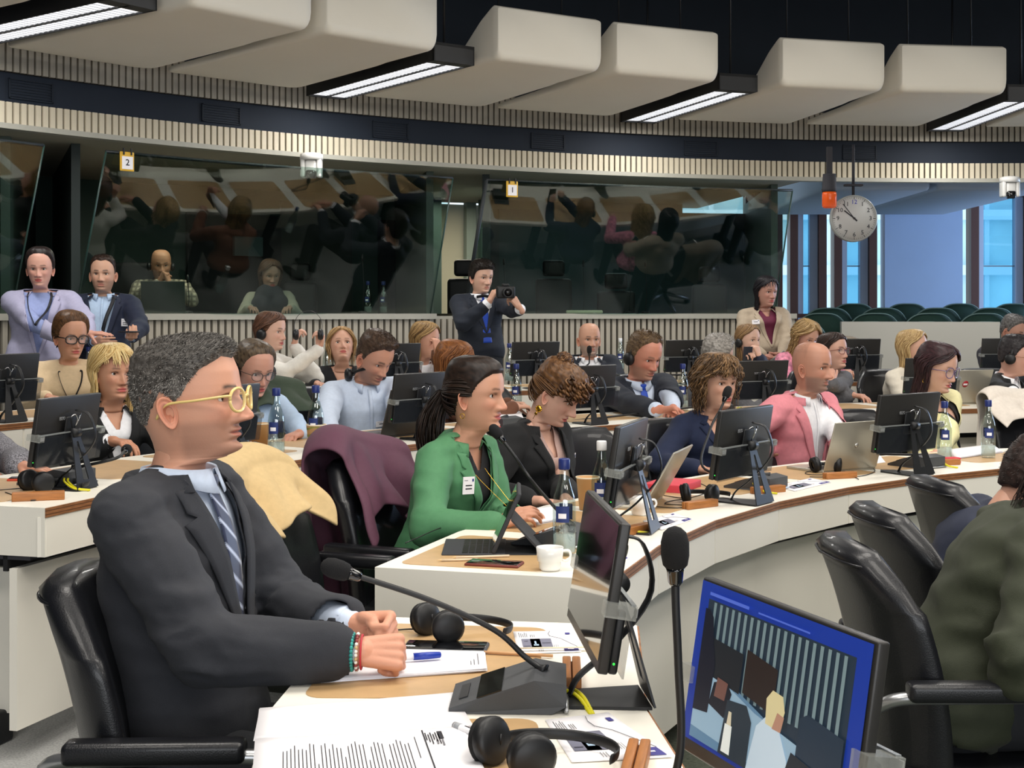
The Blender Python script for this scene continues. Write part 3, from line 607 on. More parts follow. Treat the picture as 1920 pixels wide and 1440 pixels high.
def head_grid(P, nz=96, na=96, off=None):
    """P: dict of shape parameters. Returns grid [nz, na, 3] and angles."""
    zs = np.concatenate([.118-.118*(np.linspace(0, 1, nz//3)**1.7)*.55, np.linspace(.118-.0649, -.125, nz-nz//3-10)[1:], np.linspace(-.128, -.215, 11)])
    n = len(zs); ang = np.linspace(0, 2*np.pi, na, endpoint=False); ang = ang-.35*np.sin(ang)*1.0   # denser at the face
    f = np.interp(-zs, -CT[:, 0], CT[:, 1]); b = np.interp(-zs, -CT[:, 0], CT[:, 2]); w = np.interp(-zs, -CT[:, 0], CT[:, 3]); p = np.interp(-zs, -CT[:, 0], CT[:, 4])
    k = np.array([1, 2, 3, 2, 1])/9.
    def smo(a):
        q = np.pad(a, 2, mode='edge'); r = np.convolve(q, k, 'valid'); r[0] = a[0]; return r
    if nz > 60: f, b, w = smo(f), smo(b), smo(w)
    jaw = P.get('jaw', 1.0); chin = P.get('chin', 0); neck = P.get('neck', 1.0)
    w = w*np.interp(-zs, [-.12, .0, .05, .1, .125, .215], [1, 1, (1+jaw)/2, jaw, neck, neck]); f = f+np.where(zs < -.085, 0, 0)
    f[zs < -.12] *= neck; b[zs < -.12] = b[zs < -.12]*(.6+.4*neck)
    sx, cy = np.sin(ang), np.cos(ang)
    G = np.zeros((n, na, 3))
    for i in range(n):
        ff = np.where(cy >= 0, f[i], b[i]); W = max(w[i], 1e-5); pp = p[i]
        r = (np.abs(sx/W)**pp+np.abs(cy/np.maximum(ff, 1e-5))**pp)**(-1/pp)
        G[i, :, 0] = r*sx; G[i, :, 1] = r*cy; G[i, :, 2] = zs[i]
    x, y, z = G[..., 0], G[..., 1], G[..., 2]
    face = sm01((cy[None, :]-.05)/.5)*np.ones_like(z)
    nz_ = P.get('nose', 1.0); g = lambda a, s: np.exp(-(a/s)**2)
    ax = np.abs(x)
    d = np.zeros_like(z)
    N = np.interp(-z, [-.014, -.004, .008, .022, .033, .040, .046, .0505, .054], [0, .003, .0105, .0195, .0272, .0285, .0245, .009, 0])*nz_
    if P.get('hook'): N += g(z+.012, .012)*.004
    s = np.interp(-z, [-.01, .012, .03, .045], [.0105, .0088, .0118, .0145])*P.get('nosew', 1)
    d += N*g(x, s)
    d += .0105*g(ax-.0145, .0062)*g(z+.0425, .0075)*nz_
    d -= .004*g(ax-.0075, .004)*g(z+.0505, .004)
    d += .0045*g(z-.017, .0075)*g(ax-.024, .018)*P.get('brow', 1.0)      # brow ridge
    d -= .0125*g(ax-.031, .0165)*g(z+.001, .0115)                         # sockets
    d += .0042*g(ax-.0315, .0165)*(g(z-.0110+((ax-.0315)/.05)**2*.055, .0030)+.75*g(z+.0085-((ax-.0315)/.05)**2*.055, .0028))  # lids
    d += .006*g(ax-.043, .017)*g(z+.032, .018)*P.get('cheek', 1.0)
    d -= .003*g(ax-.030, .008)*g(z+.058, .018)
    lw = .0225*P.get('mouthw', 1.0); lip = P.get('lip', 1.0)
    lipm = sm01((lw+.004-ax)/.010)
    d += lipm*lip*(.0062*g(z+.0640, .0042)+.0068*g(z+.0765, .0050)-.0040*g(z+.0702, .0018))
    d -= .0015*g(x, .003)*g(z+.058, .004)
    d += .0105*g(x, .022)*g(z+.1015, .0115)*(1+chin) - .0048*g(x, .026)*g(z+.0872, .0055)
    G[..., 1] += d*face
    if off is not None: return G, ang, zs
    return G, ang, zs
def ear_mesh(sc=1.0, n=28, m=9):
    """ear as a shallow dish: outline egg, rolled helix rim, concha hollow; local: x outwards, y forward, z up"""
    V = []; Fs = []
    def outline(a): return (.0165*math.cos(a)*(1+.18*math.sin(a))*sc, .0315*math.sin(a)*sc*(1 if math.sin(a) > 0 else 1.02))
    prof = [(0, -.010), (.28, -.0105), (.46, -.0060), (.60, .0042), (.71, .0008), (.84, .0006), (.93, .0066), (1.0, .0058), (1.04, .0015), (.98, -.004), (.80, -.009)]
    for k in range(n):
        a = 2*math.pi*k/n; oy, oz = outline(a); lobe = max(0, -math.sin(a)); front = max(0, math.cos(a))
        for r, h in prof:
            hh = h*sc*(1-.65*lobe) if h > 0 else h*sc*(1-.7*lobe)
            if r > .5: hh -= front*.004
            V.append((hh+.008*sc, oy*r-.0035*(1-r)*(-1), oz*r-(.004 if r < .5 else 0)))
    p = len(prof)
    for k in range(n):
        for j in range(p-1): a = k*p+j; b = ((k+1) % n)*p+j; Fs.append((a, a+1, b+1, b))
    return V, Fs
def rp(z, up): return z
def capsule(p0, p1, r0, r1, n=14, k=4, sq=None):
    p0, p1 = np.array(p0, float), np.array(p1, float); d = p1-p0; L = np.linalg.norm(d)+1e-9; d = d/L
    u = np.cross(d, [0, 0, 1.]); 
    if np.linalg.norm(u) < .1: u = np.cross(d, [0, 1., 0])
    u /= np.linalg.norm(u); v = np.cross(d, u); R = []
    for i in range(k+1): a = math.pi/2*(i/k); R.append((p0-d*r0*math.cos(a), r0*max(math.sin(a), .02)))
    for i in range(k+1): a = math.pi/2*(i/k); R.append((p1+d*r1*math.sin(a), r1*max(math.cos(a), .02)))
    t = 2*np.pi*np.arange(n)/n; V = np.concatenate([c+r*(np.cos(t)[:, None]*u+np.sin(t)[:, None]*v) for c, r in R])
    return V, ring_faces(len(R), n)
def ring_faces(nr, n):
    Fs = [tuple(range(n-1, -1, -1))]
    for i in range(nr-1):
        for j in range(n): a = i*n+j; b = i*n+(j+1) % n; Fs.append((a, b, b+n, a+n))
    Fs.append(tuple((nr-1)*n+j for j in range(n))); return Fs
def ellipsoid(c, ax, n=18, k=10):
    V = []
    for i in range(k+1):
        a = math.pi*min(max(i/k, .02), .98)
        for j in range(n): t = 2*math.pi*j/n; V.append((c[0]+ax[0]*math.sin(a)*math.cos(t), c[1]+ax[1]*math.sin(a)*math.sin(t), c[2]+ax[2]*math.cos(a)))
    return np.array(V), [tuple(reversed(f)) for f in ring_faces(k+1, n)]
def fuse(parts, vox, smooth=4, fac=.5):
    V = []; Fs = []; o = 0
    for v, f in parts: V.append(np.asarray(v, float)); Fs += [tuple(i+o for i in q) for q in f]; o += len(v)
    me = bpy.data.meshes.new('tmp'); me.from_pydata(np.concatenate(V).tolist(), [], Fs); me.update()
    bm = bmesh.new(); bm.from_mesh(me); bmesh.ops.recalc_face_normals(bm, faces=bm.faces[:]); bm.to_mesh(me); bm.free()
    ob = bpy.data.objects.new('tmp', me); COL.objects.link(ob)
    md = ob.modifiers.new('r', 'REMESH'); md.mode = 'VOXEL'; md.voxel_size = vox; md.use_smooth_shade = True
    if smooth: s = ob.modifiers.new('s', 'SMOOTH'); s.factor = fac; s.iterations = smooth
    dg = bpy.context.evaluated_depsgraph_get(); out = bpy.data.meshes.new_from_object(ob.evaluated_get(dg))
    bpy.data.objects.remove(ob); bpy.data.meshes.remove(me)
    v = np.empty(len(out.vertices)*3); out.vertices.foreach_get('co', v); f = [tuple(p.vertices) for p in out.polygons]; bpy.data.meshes.remove(out)
    return v.reshape(-1, 3), f
def mesh_obj(name, V, Fs, m, parent, tint=None, smooth=True, mi=None):
    me = bpy.data.meshes.new(name); me.from_pydata([tuple(v) for v in V], [], Fs)
    for q in (m if isinstance(m, (list, tuple)) else [m]): me.materials.append(q)
    if smooth: me.polygons.foreach_set('use_smooth', [True]*len(me.polygons))
    if mi is not None: me.polygons.foreach_set('material_index', mi)
    if tint is not None:
        a = me.color_attributes.new('tint', 'FLOAT_COLOR', 'POINT'); t = np.ones((len(V), 4)); t[:, :3] = tint; a.data.foreach_set('color', t.ravel())
    me.update(); return link(name, me, parent)
HANDC = {}
def hand_mesh(curl=(.25, .3, .35, .4), spread=.10, thumb=.35, vox=.0032, tin=.5, sc=1.0):
    """wrist at origin, fingers along +Y, palm faces -Z, thumb on +X. returns V, F"""
    key = (tuple(curl), spread, thumb, vox, tin, sc)
    if key in HANDC: return HANDC[key]
    parts = [capsule((0, -.03, 0), (0, .01, 0), .024, .025)]
    for x, r in ((-.026, .0135), (-.009, .0145), (.009, .0150), (.026, .0145)): parts.append(capsule((x*.55, .015, 0), (x, .078, -.001), r*1.05, r*.85))
    L = [(.045, .027, .021), (.049, .031, .023), (.045, .029, .022), (.036, .021, .019)]; R = [.0088, .0092, .0087, .0076]
    for i in range(4):
        x = .027-.018*i; y = .082 if i in (1, 2) else (.079 if i == 0 else .072); p = Vector((x, y, -.001)); a = 0; sp = spread*(1.4-i)*.5
        for j in range(3):
            a += curl[i]*(1.25, 1.35, .8)[j]; d = Vector((math.sin(sp)*math.cos(a), math.cos(sp)*math.cos(a), -math.sin(a))); q_ = p+d*L[i][j]*.92
            parts.append(capsule(p, q_, R[i]*(1, .93, .86)[j], R[i]*(.93, .86, .74)[j], n=10)); p = q_
    p = Vector((.020, .022, -.006)); az = .75-thumb*.4; a = .15+tin*.5
    for j, (l, r0, r1) in enumerate(((.040, .0140, .0115), (.031, .0108, .0098), (.026, .0096, .0078))):
        d = Vector((math.sin(az)*math.cos(a), math.cos(az)*math.cos(a), -math.sin(a))); q_ = p+d*l; parts.append(capsule(p, q_, r0, r1, n=10)); p = q_; az -= thumb*.75; a += .12
    V, Fs = fuse(parts, vox, 2, .5); HANDC[key] = (V*sc, Fs); return HANDC[key]
POSES = {'flat': dict(curl=(.08, .1, .12, .15), spread=.22, thumb=.1), 'relax': dict(curl=(.35, .4, .45, .5), spread=.12, thumb=.35), 'type': dict(curl=(.42, .42, .45, .5), spread=.2, thumb=.5),
         'fist': dict(curl=(1.15, 1.2, 1.2, 1.2), spread=.02, thumb=1.2, tin=.9), 'hold': dict(curl=(.7, .75, .8, .85), spread=.05, thumb=.8), 'chin': dict(curl=(.8, .85, .9, .95), spread=.05, thumb=.2)}
def hand_at(wrist, fdir, palm, side, pose, vox=.0036, sc=1.0):
    V, Fs = hand_mesh(vox=vox, sc=sc, **POSES[pose]); f = Vector(fdir).normalized(); n = (-Vector(palm)); n = (n-n.dot(f)*f).normalized(); x = f.cross(n)
    V = V.copy()
    # side 'R': thumb lies to the left of the palm when fingers point away and palm faces down
    flip = -1 if side == 'R' else 1
    V[:, 0] *= flip
    Fq = [tuple(reversed(q)) for q in Fs] if flip < 0 else Fs
    B = np.array([list(x), list(f), list(n)]); return V @ B+np.array(wrist), Fq
def ik(S, W, la, lb, pole):
    S, W, pole = Vector(S), Vector(W), Vector(pole); d = W-S; D = d.length
    if D > (la+lb)*.995: k = D/((la+lb)*.995); la *= k; lb *= k
    d.normalize(); a = (la*la-lb*lb+D*D)/(2*D); h = math.sqrt(max(la*la-a*a, 0)); p = (pole-pole.dot(d)*d).normalized()
    return S+d*a+p*h
EYE_COL = {'brown': '2A1A12', 'blue': '46606E'}
def np_M(M, V): A = np.array(M); return V @ A[:3, :3].T+A[:3, 3]
def fbm(p, s): return noise.noise(Vector(p)*s)
HL_M = [(0, .078), (22, .084), (42, .070), (58, .050), (70, .022), (78, -.012), (88, -.014), (94, .010), (106, .004), (116, -.030), (135, -.062), (180, -.070)]
HL_F = [(0, .080), (25, .078), (45, .062), (60, .040), (72, .010), (84, -.008), (96, -.005), (110, -.03), (130, -.07), (180, -.085)]
HL_BACK = [(0, .070), (25, .068), (45, .052), (60, .030), (70, .004), (80, -.010), (90, .006), (104, .006), (114, -.03), (132, -.068), (180, -.075)]
HL_TIED = [(0, .088), (25, .085), (45, .070), (60, .044), (70, .014), (80, -.010), (90, .002), (104, .0), (114, -.03), (132, -.068), (180, -.075)]
HL_LOW = [(0, .040), (20, .045), (35, .040), (50, .010), (62, -.03), (75, -.06), (90, -.09), (110, -.10), (140, -.10), (180, -.11)]
HL_BALD = [(0, .2), (80, .2), (92, .03), (100, .02), (118, -.02), (135, .01), (150, -.01), (180, -.02)]
def shell_offset(G, hl, top, side, sd=0, rough=.002, fs=60, edge=.016, low=-.006):
    x, y, z = G[..., 0], G[..., 1], G[..., 2]; ph = np.degrees(np.arctan2(np.abs(x), y+.005))
    zl = np.interp(ph, [a for a, b in hl], [b for a, b in hl])
    k = sm01((z-zl)/edge); th = side+(top-side)*sm01((z-.02)/.085); return k, th, ph
def hair_shell(parent, Mx, P, hl, top, side, cols, m=None, rough=.0022, fs=55, nz=70, na=84, back=0, streak=True, edge=.016, quiff=0, sy=1, hs=1, low=-.006, seed=0, partx=0):
    G, ang, zs = head_grid(P, nz, na); G = G[:-8]; n = len(G)
    C = np.array([0, -.008, -.0]); D = G-C; D[..., 2] *= .9; D /= np.linalg.norm(D, axis=2, keepdims=True)
    k, th, ph = shell_offset(G, hl, top, side, edge=edge); 
    nb = np.zeros(G.shape[:2]); cv = np.zeros(G.shape[:2])
    for i in range(n):
        for j in range(na):
            q = G[i, j]; nb[i, j] = fbm((q[0]*1.2+seed, q[1]*1.2, q[2]*1.2), fs); cv[i, j] = fbm((q[0]*3+seed, q[1]*.6, q[2]*1.0), 110)
    off = low+(th-low)*k+k*rough*nb
    if back: off += back*sm01((-G[..., 1]-.02)/.08)*sm01((G[..., 2]+.06)/.1)*k
    if quiff: off += quiff*np.exp(-((G[..., 2]-.098)/.03)**2)*sm01((G[..., 1]-.01)/.05)*k
    if partx: off -= .006*np.exp(-((G[..., 0]-partx)/.004)**2)*sm01((G[..., 2]-.06)/.02)*k
    V = (G+D*off[..., None]).reshape(-1, 3); V[:, 1] *= sy; V = V*hs
    t = (cv.reshape(-1)*.9+.5).clip(0, 1); a, b = hexrgb(cols[0]), hexrgb(cols[1]); T = a+(b-a)*t[:, None]
    kf = k.reshape(-1); Fs = ring_faces(n, na)[1:-1]; Fs = [tuple(reversed(f)) for f in Fs if max(kf[i] for i in f) > .04]
    return V, Fs, T
def blades(V, Fs, n, L, wd, comb, cols, kmask, rng, up=.5, curve=0):
    """short hair blades rooted on shell faces; comb(p)->direction"""
    out = []; fa = []; T = []; idx = rng.randint(0, len(Fs), n*3); c = 0
    a, b = hexrgb(cols[0]), hexrgb(cols[1])
    for i in idx:
        f = Fs[i]; q = V[list(f)]; u, v = rng.rand(2); p = q[0]*(1-u)*(1-v)+q[1]*u*(1-v)+q[2]*u*v+q[3]*(1-u)*v
        if not kmask(p): continue
        nn = np.cross(q[1]-q[0], q[3]-q[0]); l = np.linalg.norm(nn)
        if l < 1e-12: continue
        nn = nn/l; 
        if np.dot(nn, p-np.array([0, -.01, 0])) < 0: nn = -nn
        d = comb(p)+nn*up+rng.randn(3)*.28; d /= np.linalg.norm(d); s = np.cross(d, nn+rng.randn(3)*.3); s /= np.linalg.norm(s)+1e-9
        ll = L*(.6+.7*rng.rand())*(.45+.55*float(sm01((p[2]+.01)/.06))); o = len(out); m = p+d*ll*.55; e = p+d*ll-nn*ll*curve
        out += [p-s*wd-nn*.002, p+s*wd-nn*.002, m+s*wd*.8, m-s*wd*.8, e]; fa += [(o, o+1, o+2, o+3), (o+3, o+2, o+4)]
        col = a+(b-a)*(rng.rand()**1.3); T += [col]*5; c += 1
        if c >= n: break
    return np.array(out), fa, np.array(T)
def strand_tubes(paths, r, cols, rng, k=4, shade=None):
    V = []; Fs = []; T = []; a, b = hexrgb(cols[0]), hexrgb(cols[1])
    for P_ in paths:
        P_ = np.asarray(P_); n = len(P_); tg = np.gradient(P_, axis=0); tg /= np.linalg.norm(tg, axis=1, keepdims=True)+1e-9
        c = np.array([0, -.01, 0]); nn = P_-c; nn[:, 2] *= .3; nn -= (nn*tg).sum(1, keepdims=True)*tg; nn /= np.linalg.norm(nn, axis=1, keepdims=True)+1e-9
        ss = np.cross(tg, nn); rr = r*(.7+.6*rng.rand()); taper = np.interp(np.linspace(0, 1, n), [0, .1, .75, 1], [.7, 1, .9, .15])*rr; o = len(V)
        col = a+(b-a)*rng.rand()
        for i in range(n):
            for j in range(k):
                t = 2*math.pi*j/k; V.append(P_[i]+ss[i]*taper[i]*math.cos(t)*1.5+nn[i]*taper[i]*math.sin(t)*.6); T.append(col*(1.0-.12*abs(math.cos(t))))
        for i in range(n-1):
            for j in range(k): q = o+i*k+j; q2 = o+i*k+(j+1) % k; Fs.append((q, q2, q2+k, q+k))
    return np.array(V), Fs, np.array(T)
def long_paths(P, n, length, vol, wave, wfreq, rng, phi0=(0, 180), part=0., spread=.0, front=62, inward=.25, tuck=0, curlr=0, n_seg=18, zend_jit=.03, bangs=0, flare=0, behind=False):
    G, ang, zs = head_grid(dict(P, nose=0), 60, 72); Rm = {}
    def surf(phi, z, off):
        i = int(np.argmin(np.abs(zs-max(z, -.06)))); a = math.radians(phi); 
        row = G[i]; t = np.arctan2(row[:, 0], row[:, 1]); j = int(np.argmin(np.abs((t-a+np.pi) % (2*np.pi)-np.pi))); q = row[j].copy()
        if z < -.06: q[2] = z
        d = np.array([math.sin(a), math.cos(a)]); q[:2] += d*off
        if z > .06: q[2] += off*.8*sm01((z-.04)/.07)
        return q
    out = []
    for i in range(n):
        sd = 1 if rng.rand() < .5 else -1; ph0 = phi0[0]+(phi0[1]-phi0[0])*rng.rand(); phf = front+(180-front)*(ph0/180.)
        if bangs and ph0 < 60 and rng.rand() < bangs: phf = ph0*.9+5; zend = .028+.02*rng.rand(); 
        else: zend = -length+zend_jit*rng.randn()
        v = vol*(.35+.75*rng.rand()); pts = []; w0 = rng.rand()*6.28; wf = wfreq*(.8+.4*rng.rand()); 
        ztop = .1165-.006*rng.rand()
        for s in np.linspace(0, 1, n_seg):
            z = ztop+(zend-ztop)*s**1.15; k = float(sm01((ztop-z)/.11)); ph = ph0+(phf-ph0)*k
            o = .004+v*(.35+.65*float(sm01((.11-z)/.1)))
            q = surf(sd*ph, z, o); q[0] += part*(1-k)
            if z < -.03:
                dz = (-.03-z); q[0] *= 1-inward*min(dz/.2, 1)*.5*(1-flare); q[1] = q[1]-(.02 if behind else 0)*min(dz/.1, 1)
                if ph > 120: q[1] -= .01*min(dz/.15, 1)
            if tuck and z < -.0: q[1] -= tuck*float(sm01(-z/.06))
            ww = wave*float(sm01((.1-z)/.12)); a_ = w0+wf*(ztop-z)*60
            q += np.array([math.sin(a_)*ww, math.cos(a_*.9+1)*ww, 0])
            if curlr: q += np.array([math.sin(a_*2.3), math.cos(a_*2.3), math.sin(a_*1.1)])*curlr
            pts.append(q)
        out.append(pts)
    return out
def person(label, px, cy_, Y, yaw=0, pitch=0, roll=0, byaw=None, floor=0, sit=True, male=True, hs=1.0, skin='D9A484', lipc=None, browc='3A2A20', hair=None, outfit=None,
           arms=None, lean=.08, fwd=.0, bw=1.0, P=None, lq=1, eye='brown', stubble=None, sy=1.0, neckfwd=.0, redness=.5, seat_h=.50, sw=None, leg=True, legm=None, side=0., rolltorso=0.):
    P = dict(P or {}); byaw = yaw if byaw is None else byaw
    Hc = PT(px, cy_, Y)-Vector((0, 0, .118*hs)); al = math.radians(byaw+180)
    fw = Vector((math.sin(math.radians(byaw)), -math.cos(math.radians(byaw)), 0))
    hipz = floor+(seat_h+.08 if sit else .93); rt = fw.cross(Vector((0, 0, 1)))
    pel = Vector((Hc.x, Hc.y, hipz))-fw*lean-rt*side
    root = empty('person', (pel.x, pel.y, floor), al, label, 'person'); RM = TR(pel.x, pel.y, floor) @ RZ(al); RI = RM.inverted()
    hc = RI @ Hc; Rh = RZ(math.radians(yaw-byaw)) @ RX(-math.radians(pitch)) @ RY(math.radians(roll)); Mh = Matrix.Translation(hc) @ Rh
    Pp = Vector((0, 0, hipz-floor)); B = Mh @ Vector((0, -.018, -.105*hs)); N = Vector((B.x*.85, B.y-.016-neckfwd, B.z-(.040 if male else .050)*hs))
    sw = sw or ((.172 if male else .148)*bw)
    u = (N-Pp); Lt = u.length; u.normalize(); r_ = Vector((1, 0, 0)); r_ = (r_-r_.dot(u)*u).normalized(); f_ = u.cross(r_)
    if rolltorso: pass
    bow = .02+fwd
    def T(t, x, y): return Pp+(N-Pp)*t+r_*x+f_*(y-bow*math.sin(math.pi*min(max(t, 0), 1)))
    if not male: P.setdefault('jaw', .93); P.setdefault('lip', 1.15); P['nose'] = P.get('nose', .92); P['neck'] = P.get('neck', .90); P['brow'] = .5; P.setdefault('nosew', .82)
    if male: SEC = [(-.14, .155, .09, .13), (0, .165, .12, .135), (.12, .163, .125, .12), (.3, .152, .122, .10), (.5, .158, .118, .105), (.68, .168, .115, .108), (.80, .170, .098, .100), (.88, .150, .078, .088), (.94, .108, .062, .075), (.985, .072, .055, .062)]
    else: SEC = [(-.14, .16, .08, .13), (0, .170, .11, .135), (.12, .155, .11, .115), (.32, .128, .098, .085), (.5, .135, .105, .090), (.64, .146, .128, .092), (.74, .146, .110, .092), (.82, .145, .082, .088), (.89, .122, .064, .076), (.945, .085, .052, .066), (.985, .060, .048, .055)]
    def torso(th, n=28, tmax=2, tmin=-1):
        R = []
        for t, a, ff, bb in SEC:
            if t > tmax or t < tmin: continue
            a = a*bw+th; ff = ff*(bw*.5+.5)+th; bb = bb*(bw*.3+.7)+th; ring = []
            for j in range(n):
                q = 2*math.pi*j/n; c, s = math.cos(q), math.sin(q); x = a*abs(c)**.85*(1 if c > 0 else -1); y = (ff if s > 0 else bb)*abs(s)**.9*(1 if s > 0 else -1); ring.append(T(t, x, y))
            R.append(ring)
        return np.array([p for r in R for p in r]), ring_faces(len(R), n)
    sh = {}; el = {}; wr = {}; arms = arms or {}
    rs = (.056 if male else .047)*bw; ta, tb = (.295, .262) if male else (.27, .24)
    dfl = {'R': dict(w=None), 'L': dict(w=None)}
    for sd, sx in (('R', 1), ('L', -1)):
        A = arms.get(sd, {}); S = T(.865, sx*(sw-.005), -.005); A.setdefault('up', 0)
        S = S+u*A['up']; sh[sd] = S
        if 'W' in A: W = RI @ Vector(A['W'])
        elif 'w' in A: W = Vector(A['w'])+Vector((0, 0, 0))
        else: W = Vector((sx*.16, .42, (.80 if sit else .84)-(0 if not sit else 0))) if sit else Vector((sx*.24, .06, .84))
        if sit and 'W' not in A and 'w' not in A: W.z = .785+A.get('dz', 0)
        pole = Vector(A.get('pole', (sx*.6, -.35, -1))); E = ik(S, W, ta, tb, pole); el[sd] = E; wr[sd] = W
    # ---- skin body
    th0 = -.004
    parts = [torso(-.010)]
    parts.append(capsule(T(.90, 0, -.01), B+Vector((0, -.004, .01)), .054*hs*P.get('neck', 1), .044*hs*P.get('neck', 1)))
    for sd, sx in (('R', 1), ('L', -1)):
        parts.append(capsule(T(.95, sx*.03, -.012), sh[sd], .040, rs*.95)); parts.append(capsule(sh[sd], el[sd], rs*.86, rs*.70))
        d = (wr[sd]-el[sd]).normalized(); parts.append(capsule(el[sd], wr[sd]-d*.0, rs*.72, .026 if male else .022))
    bv, bf = fuse(parts, .0125 if lq else .008, 3)
    nz, na = (P.get('nz', 84), P.get('na', 84)) if lq else (190, 220)
    G, ang, zs = head_grid(P, nz, na); n0 = len(G); hv = G.reshape(-1, 3).copy(); raw = hv.copy(); hv[:, 1] *= sy; hv *= hs
    hw = np_M(Mh, hv); tt = sm01((-.112-raw[:, 2])/.09)[:, None]; nk = hv.copy(); nk[:, 2] += .205*hs; nk[:, 1] += .014; RT = np.array([list(r_), list(f_), list(u)])
    nw = nk @ RT+np.array(T(.985, 0, 0)); hv = hw*(1-tt)+nw*tt
    hf = [tuple(reversed(q)) for q in ring_faces(n0, na)]
    # tint
    sk = hexrgb(skin); sk = sk.mean()+(sk-sk.mean())*.86; x, y, z = raw.T; ax = np.abs(x); g = lambda a, s: np.exp(-(a/s)**2); Tn = np.tile(sk, (len(raw), 1)); fr = sm01((y-.03)/.03)
    red = (g(ax-.042, .02)*g(z+.03, .02)*.8+g(x, .016)*g(z+.04, .012)*.9)*fr*redness; Tn = Tn*(1-red[:, None]*np.array([.06, .30, .30]))
    sock = g(ax-.031, .014)*g(z-.004, .010)*fr; Tn *= (1-.22*sock)[:, None]
    lp = hexrgb(lipc or ('B96A5C' if male else 'B5524F')); lw = .0235*P.get('mouthw', 1)
    lm = (sm01((lw-ax)/.006)*sm01((.0115*(1-(ax/lw)**2*.75).clip(.15)-np.abs(z+.0705))/.003)*fr).clip(0, 1)[:, None]*(.75 if male else .95); Tn = Tn*(1-lm)+lp*lm
    ml = (sm01((lw+.002-ax)/.004)*g(z+.0702, .0016)*fr)[:, None]*.6; Tn = Tn*(1-ml)+lp*.25*ml
    bm_ = (sm01((.0485-ax)/.008)*sm01((ax-.010)/.006)*g(z-.0215-.10*(ax-.012)+1.8*np.maximum(ax-.034, 0)**1.4, .0046 if male else .0034)*fr)[:, None]*(.95 if male else .9); Tn = Tn*(1-bm_)+hexrgb(browc)*bm_
    lash = (sm01((.0155-np.abs(ax-.0315))/.004)*np.maximum(g(z-.0080+((ax-.0315)/.05)**2*.055, .0019), .45*g(z+.0068-((ax-.0315)/.05)**2*.055, .0014))*fr)[:, None]*(.75 if male else .95); Tn = Tn*(1-lash)+hexrgb('1E1512')*lash
    nos = (g(ax-.0075, .004)*g(z+.0495, .0022)*fr)[:, None]*.7; Tn = Tn*(1-nos)+sk*.2*nos
    if stubble:
        sc_, sa = stubble; bd = sm01((-.035-z+.35*(ax-.02).clip(0)*0)/.02)*sm01((z+.128)/.012)*sm01((y-(-.005))/.02); bd *= 1-sm01((.012-np.abs(z+.05))/.01)*sm01((.026-ax)/.01)*0
        bd = bd*(1-sm01((.05-np.abs(z+.03)-.02)/.02)*sm01((.05-ax)/.01)*sm01((y-.06)/.02)); bd = np.maximum(bd, sm01((.026-ax)/.006)*g(z+.0575, .005)*fr); bd = (bd*(1-lm[:, 0]))[:, None]*sa; Tn = Tn*(1-bd)+hexrgb(sc_)*bd
    if hair and hair.get('scalp'):
        c_, a_, hl = hair['scalp']; k, th, ph = shell_offset(raw.reshape(1, -1, 3), hl, 0, 0, edge=.055); k = k.reshape(-1)*a_; k *= .85+.3*np.array([fbm(p, 160) for p in raw]); k = k.clip(0, 1)[:, None]; Tn = Tn*(1-k)+hexrgb(c_)*k
    V = [bv, hv]; Fa = list(bf)+[tuple(i+len(bv) for i in q) for q in hf]; T_ = [np.tile(sk, (len(bv), 1)), Tn]; mi = [0]*len(Fa); o = len(bv)+len(hv)
    def addm(v, f, t, m=0):
        nonlocal o
        V.append(v); Fa.extend([tuple(i+o for i in q) for q in f]); T_.append(np.tile(t, (len(v), 1)) if np.ndim(t) == 1 else t); mi.extend([m]*len(f)); o += len(v)
    ev, ef = ear_mesh(1.0 if male else .92); ev = np.array(ev)
    for sx in (1, -1):
        e = ev.copy(); a = math.radians(24); c, s = math.cos(a), math.sin(a); ex = e[:, 0]*c-(-e[:, 1])*s*1; ey = e[:, 1]*c-e[:, 0]*s; e2 = np.stack([e[:, 0]*c-e[:, 1]*s, e[:, 1]*c+e[:, 0]*s, e[:, 2]+.10*e[:, 1]*0], 1)
        e2[:, 1] -= e2[:, 2]*.22; e2 += [.0735*(.5+.5*P.get('jaw', 1)), -.012, -.022]; e2[:, 0] *= sx; e2[:, 1] *= sy; e2 *= hs
        rr = np.abs(np.linalg.norm(ev[:, 1:]/[.0165, .0315], axis=1)); tc = sk*np.where((rr < .6)[:, None], [.72, .55, .5], [1.0, .84, .80])
        addm(np_M(Mh, e2), ef if sx < 0 else [tuple(reversed(q)) for q in ef], tc)
    gz = P.get('gaze', (0, 0))
    for sx in (1, -1):
        i = int(np.argmin((raw[:, 0]-sx*.0315)**2+(raw[:, 2]-.0005)**2+np.where(raw[:, 1] < 0, 1, 0))); ys = raw[i, 1]; r = .0122; cvv, cff = ellipsoid((0, 0, 0), (r, r, r), 16, 12)
        if P.get('closed'): continue
        R3 = np.array(RX(math.pi/2).to_3x3()); cvv = cvv @ R3.T; cen = np.array([sx*.0315, ys-r+.0038, .0005])
        d = cvv/r; gd = np.array([math.sin(math.radians(gz[0])), math.cos(math.radians(gz[0])), math.sin(math.radians(gz[1]))]); gd /= np.linalg.norm(gd); ir = (d @ gd) > .82
        pts = (cvv+cen); pts[:, 1] *= sy; pts *= hs; k0 = len(Fa); addm(np_M(Mh, pts), cff, hexrgb('D9D2CC'), 1)
        for q, f in enumerate(cff):
            if all(ir[i_] for i_ in f): mi[k0+q] = 2
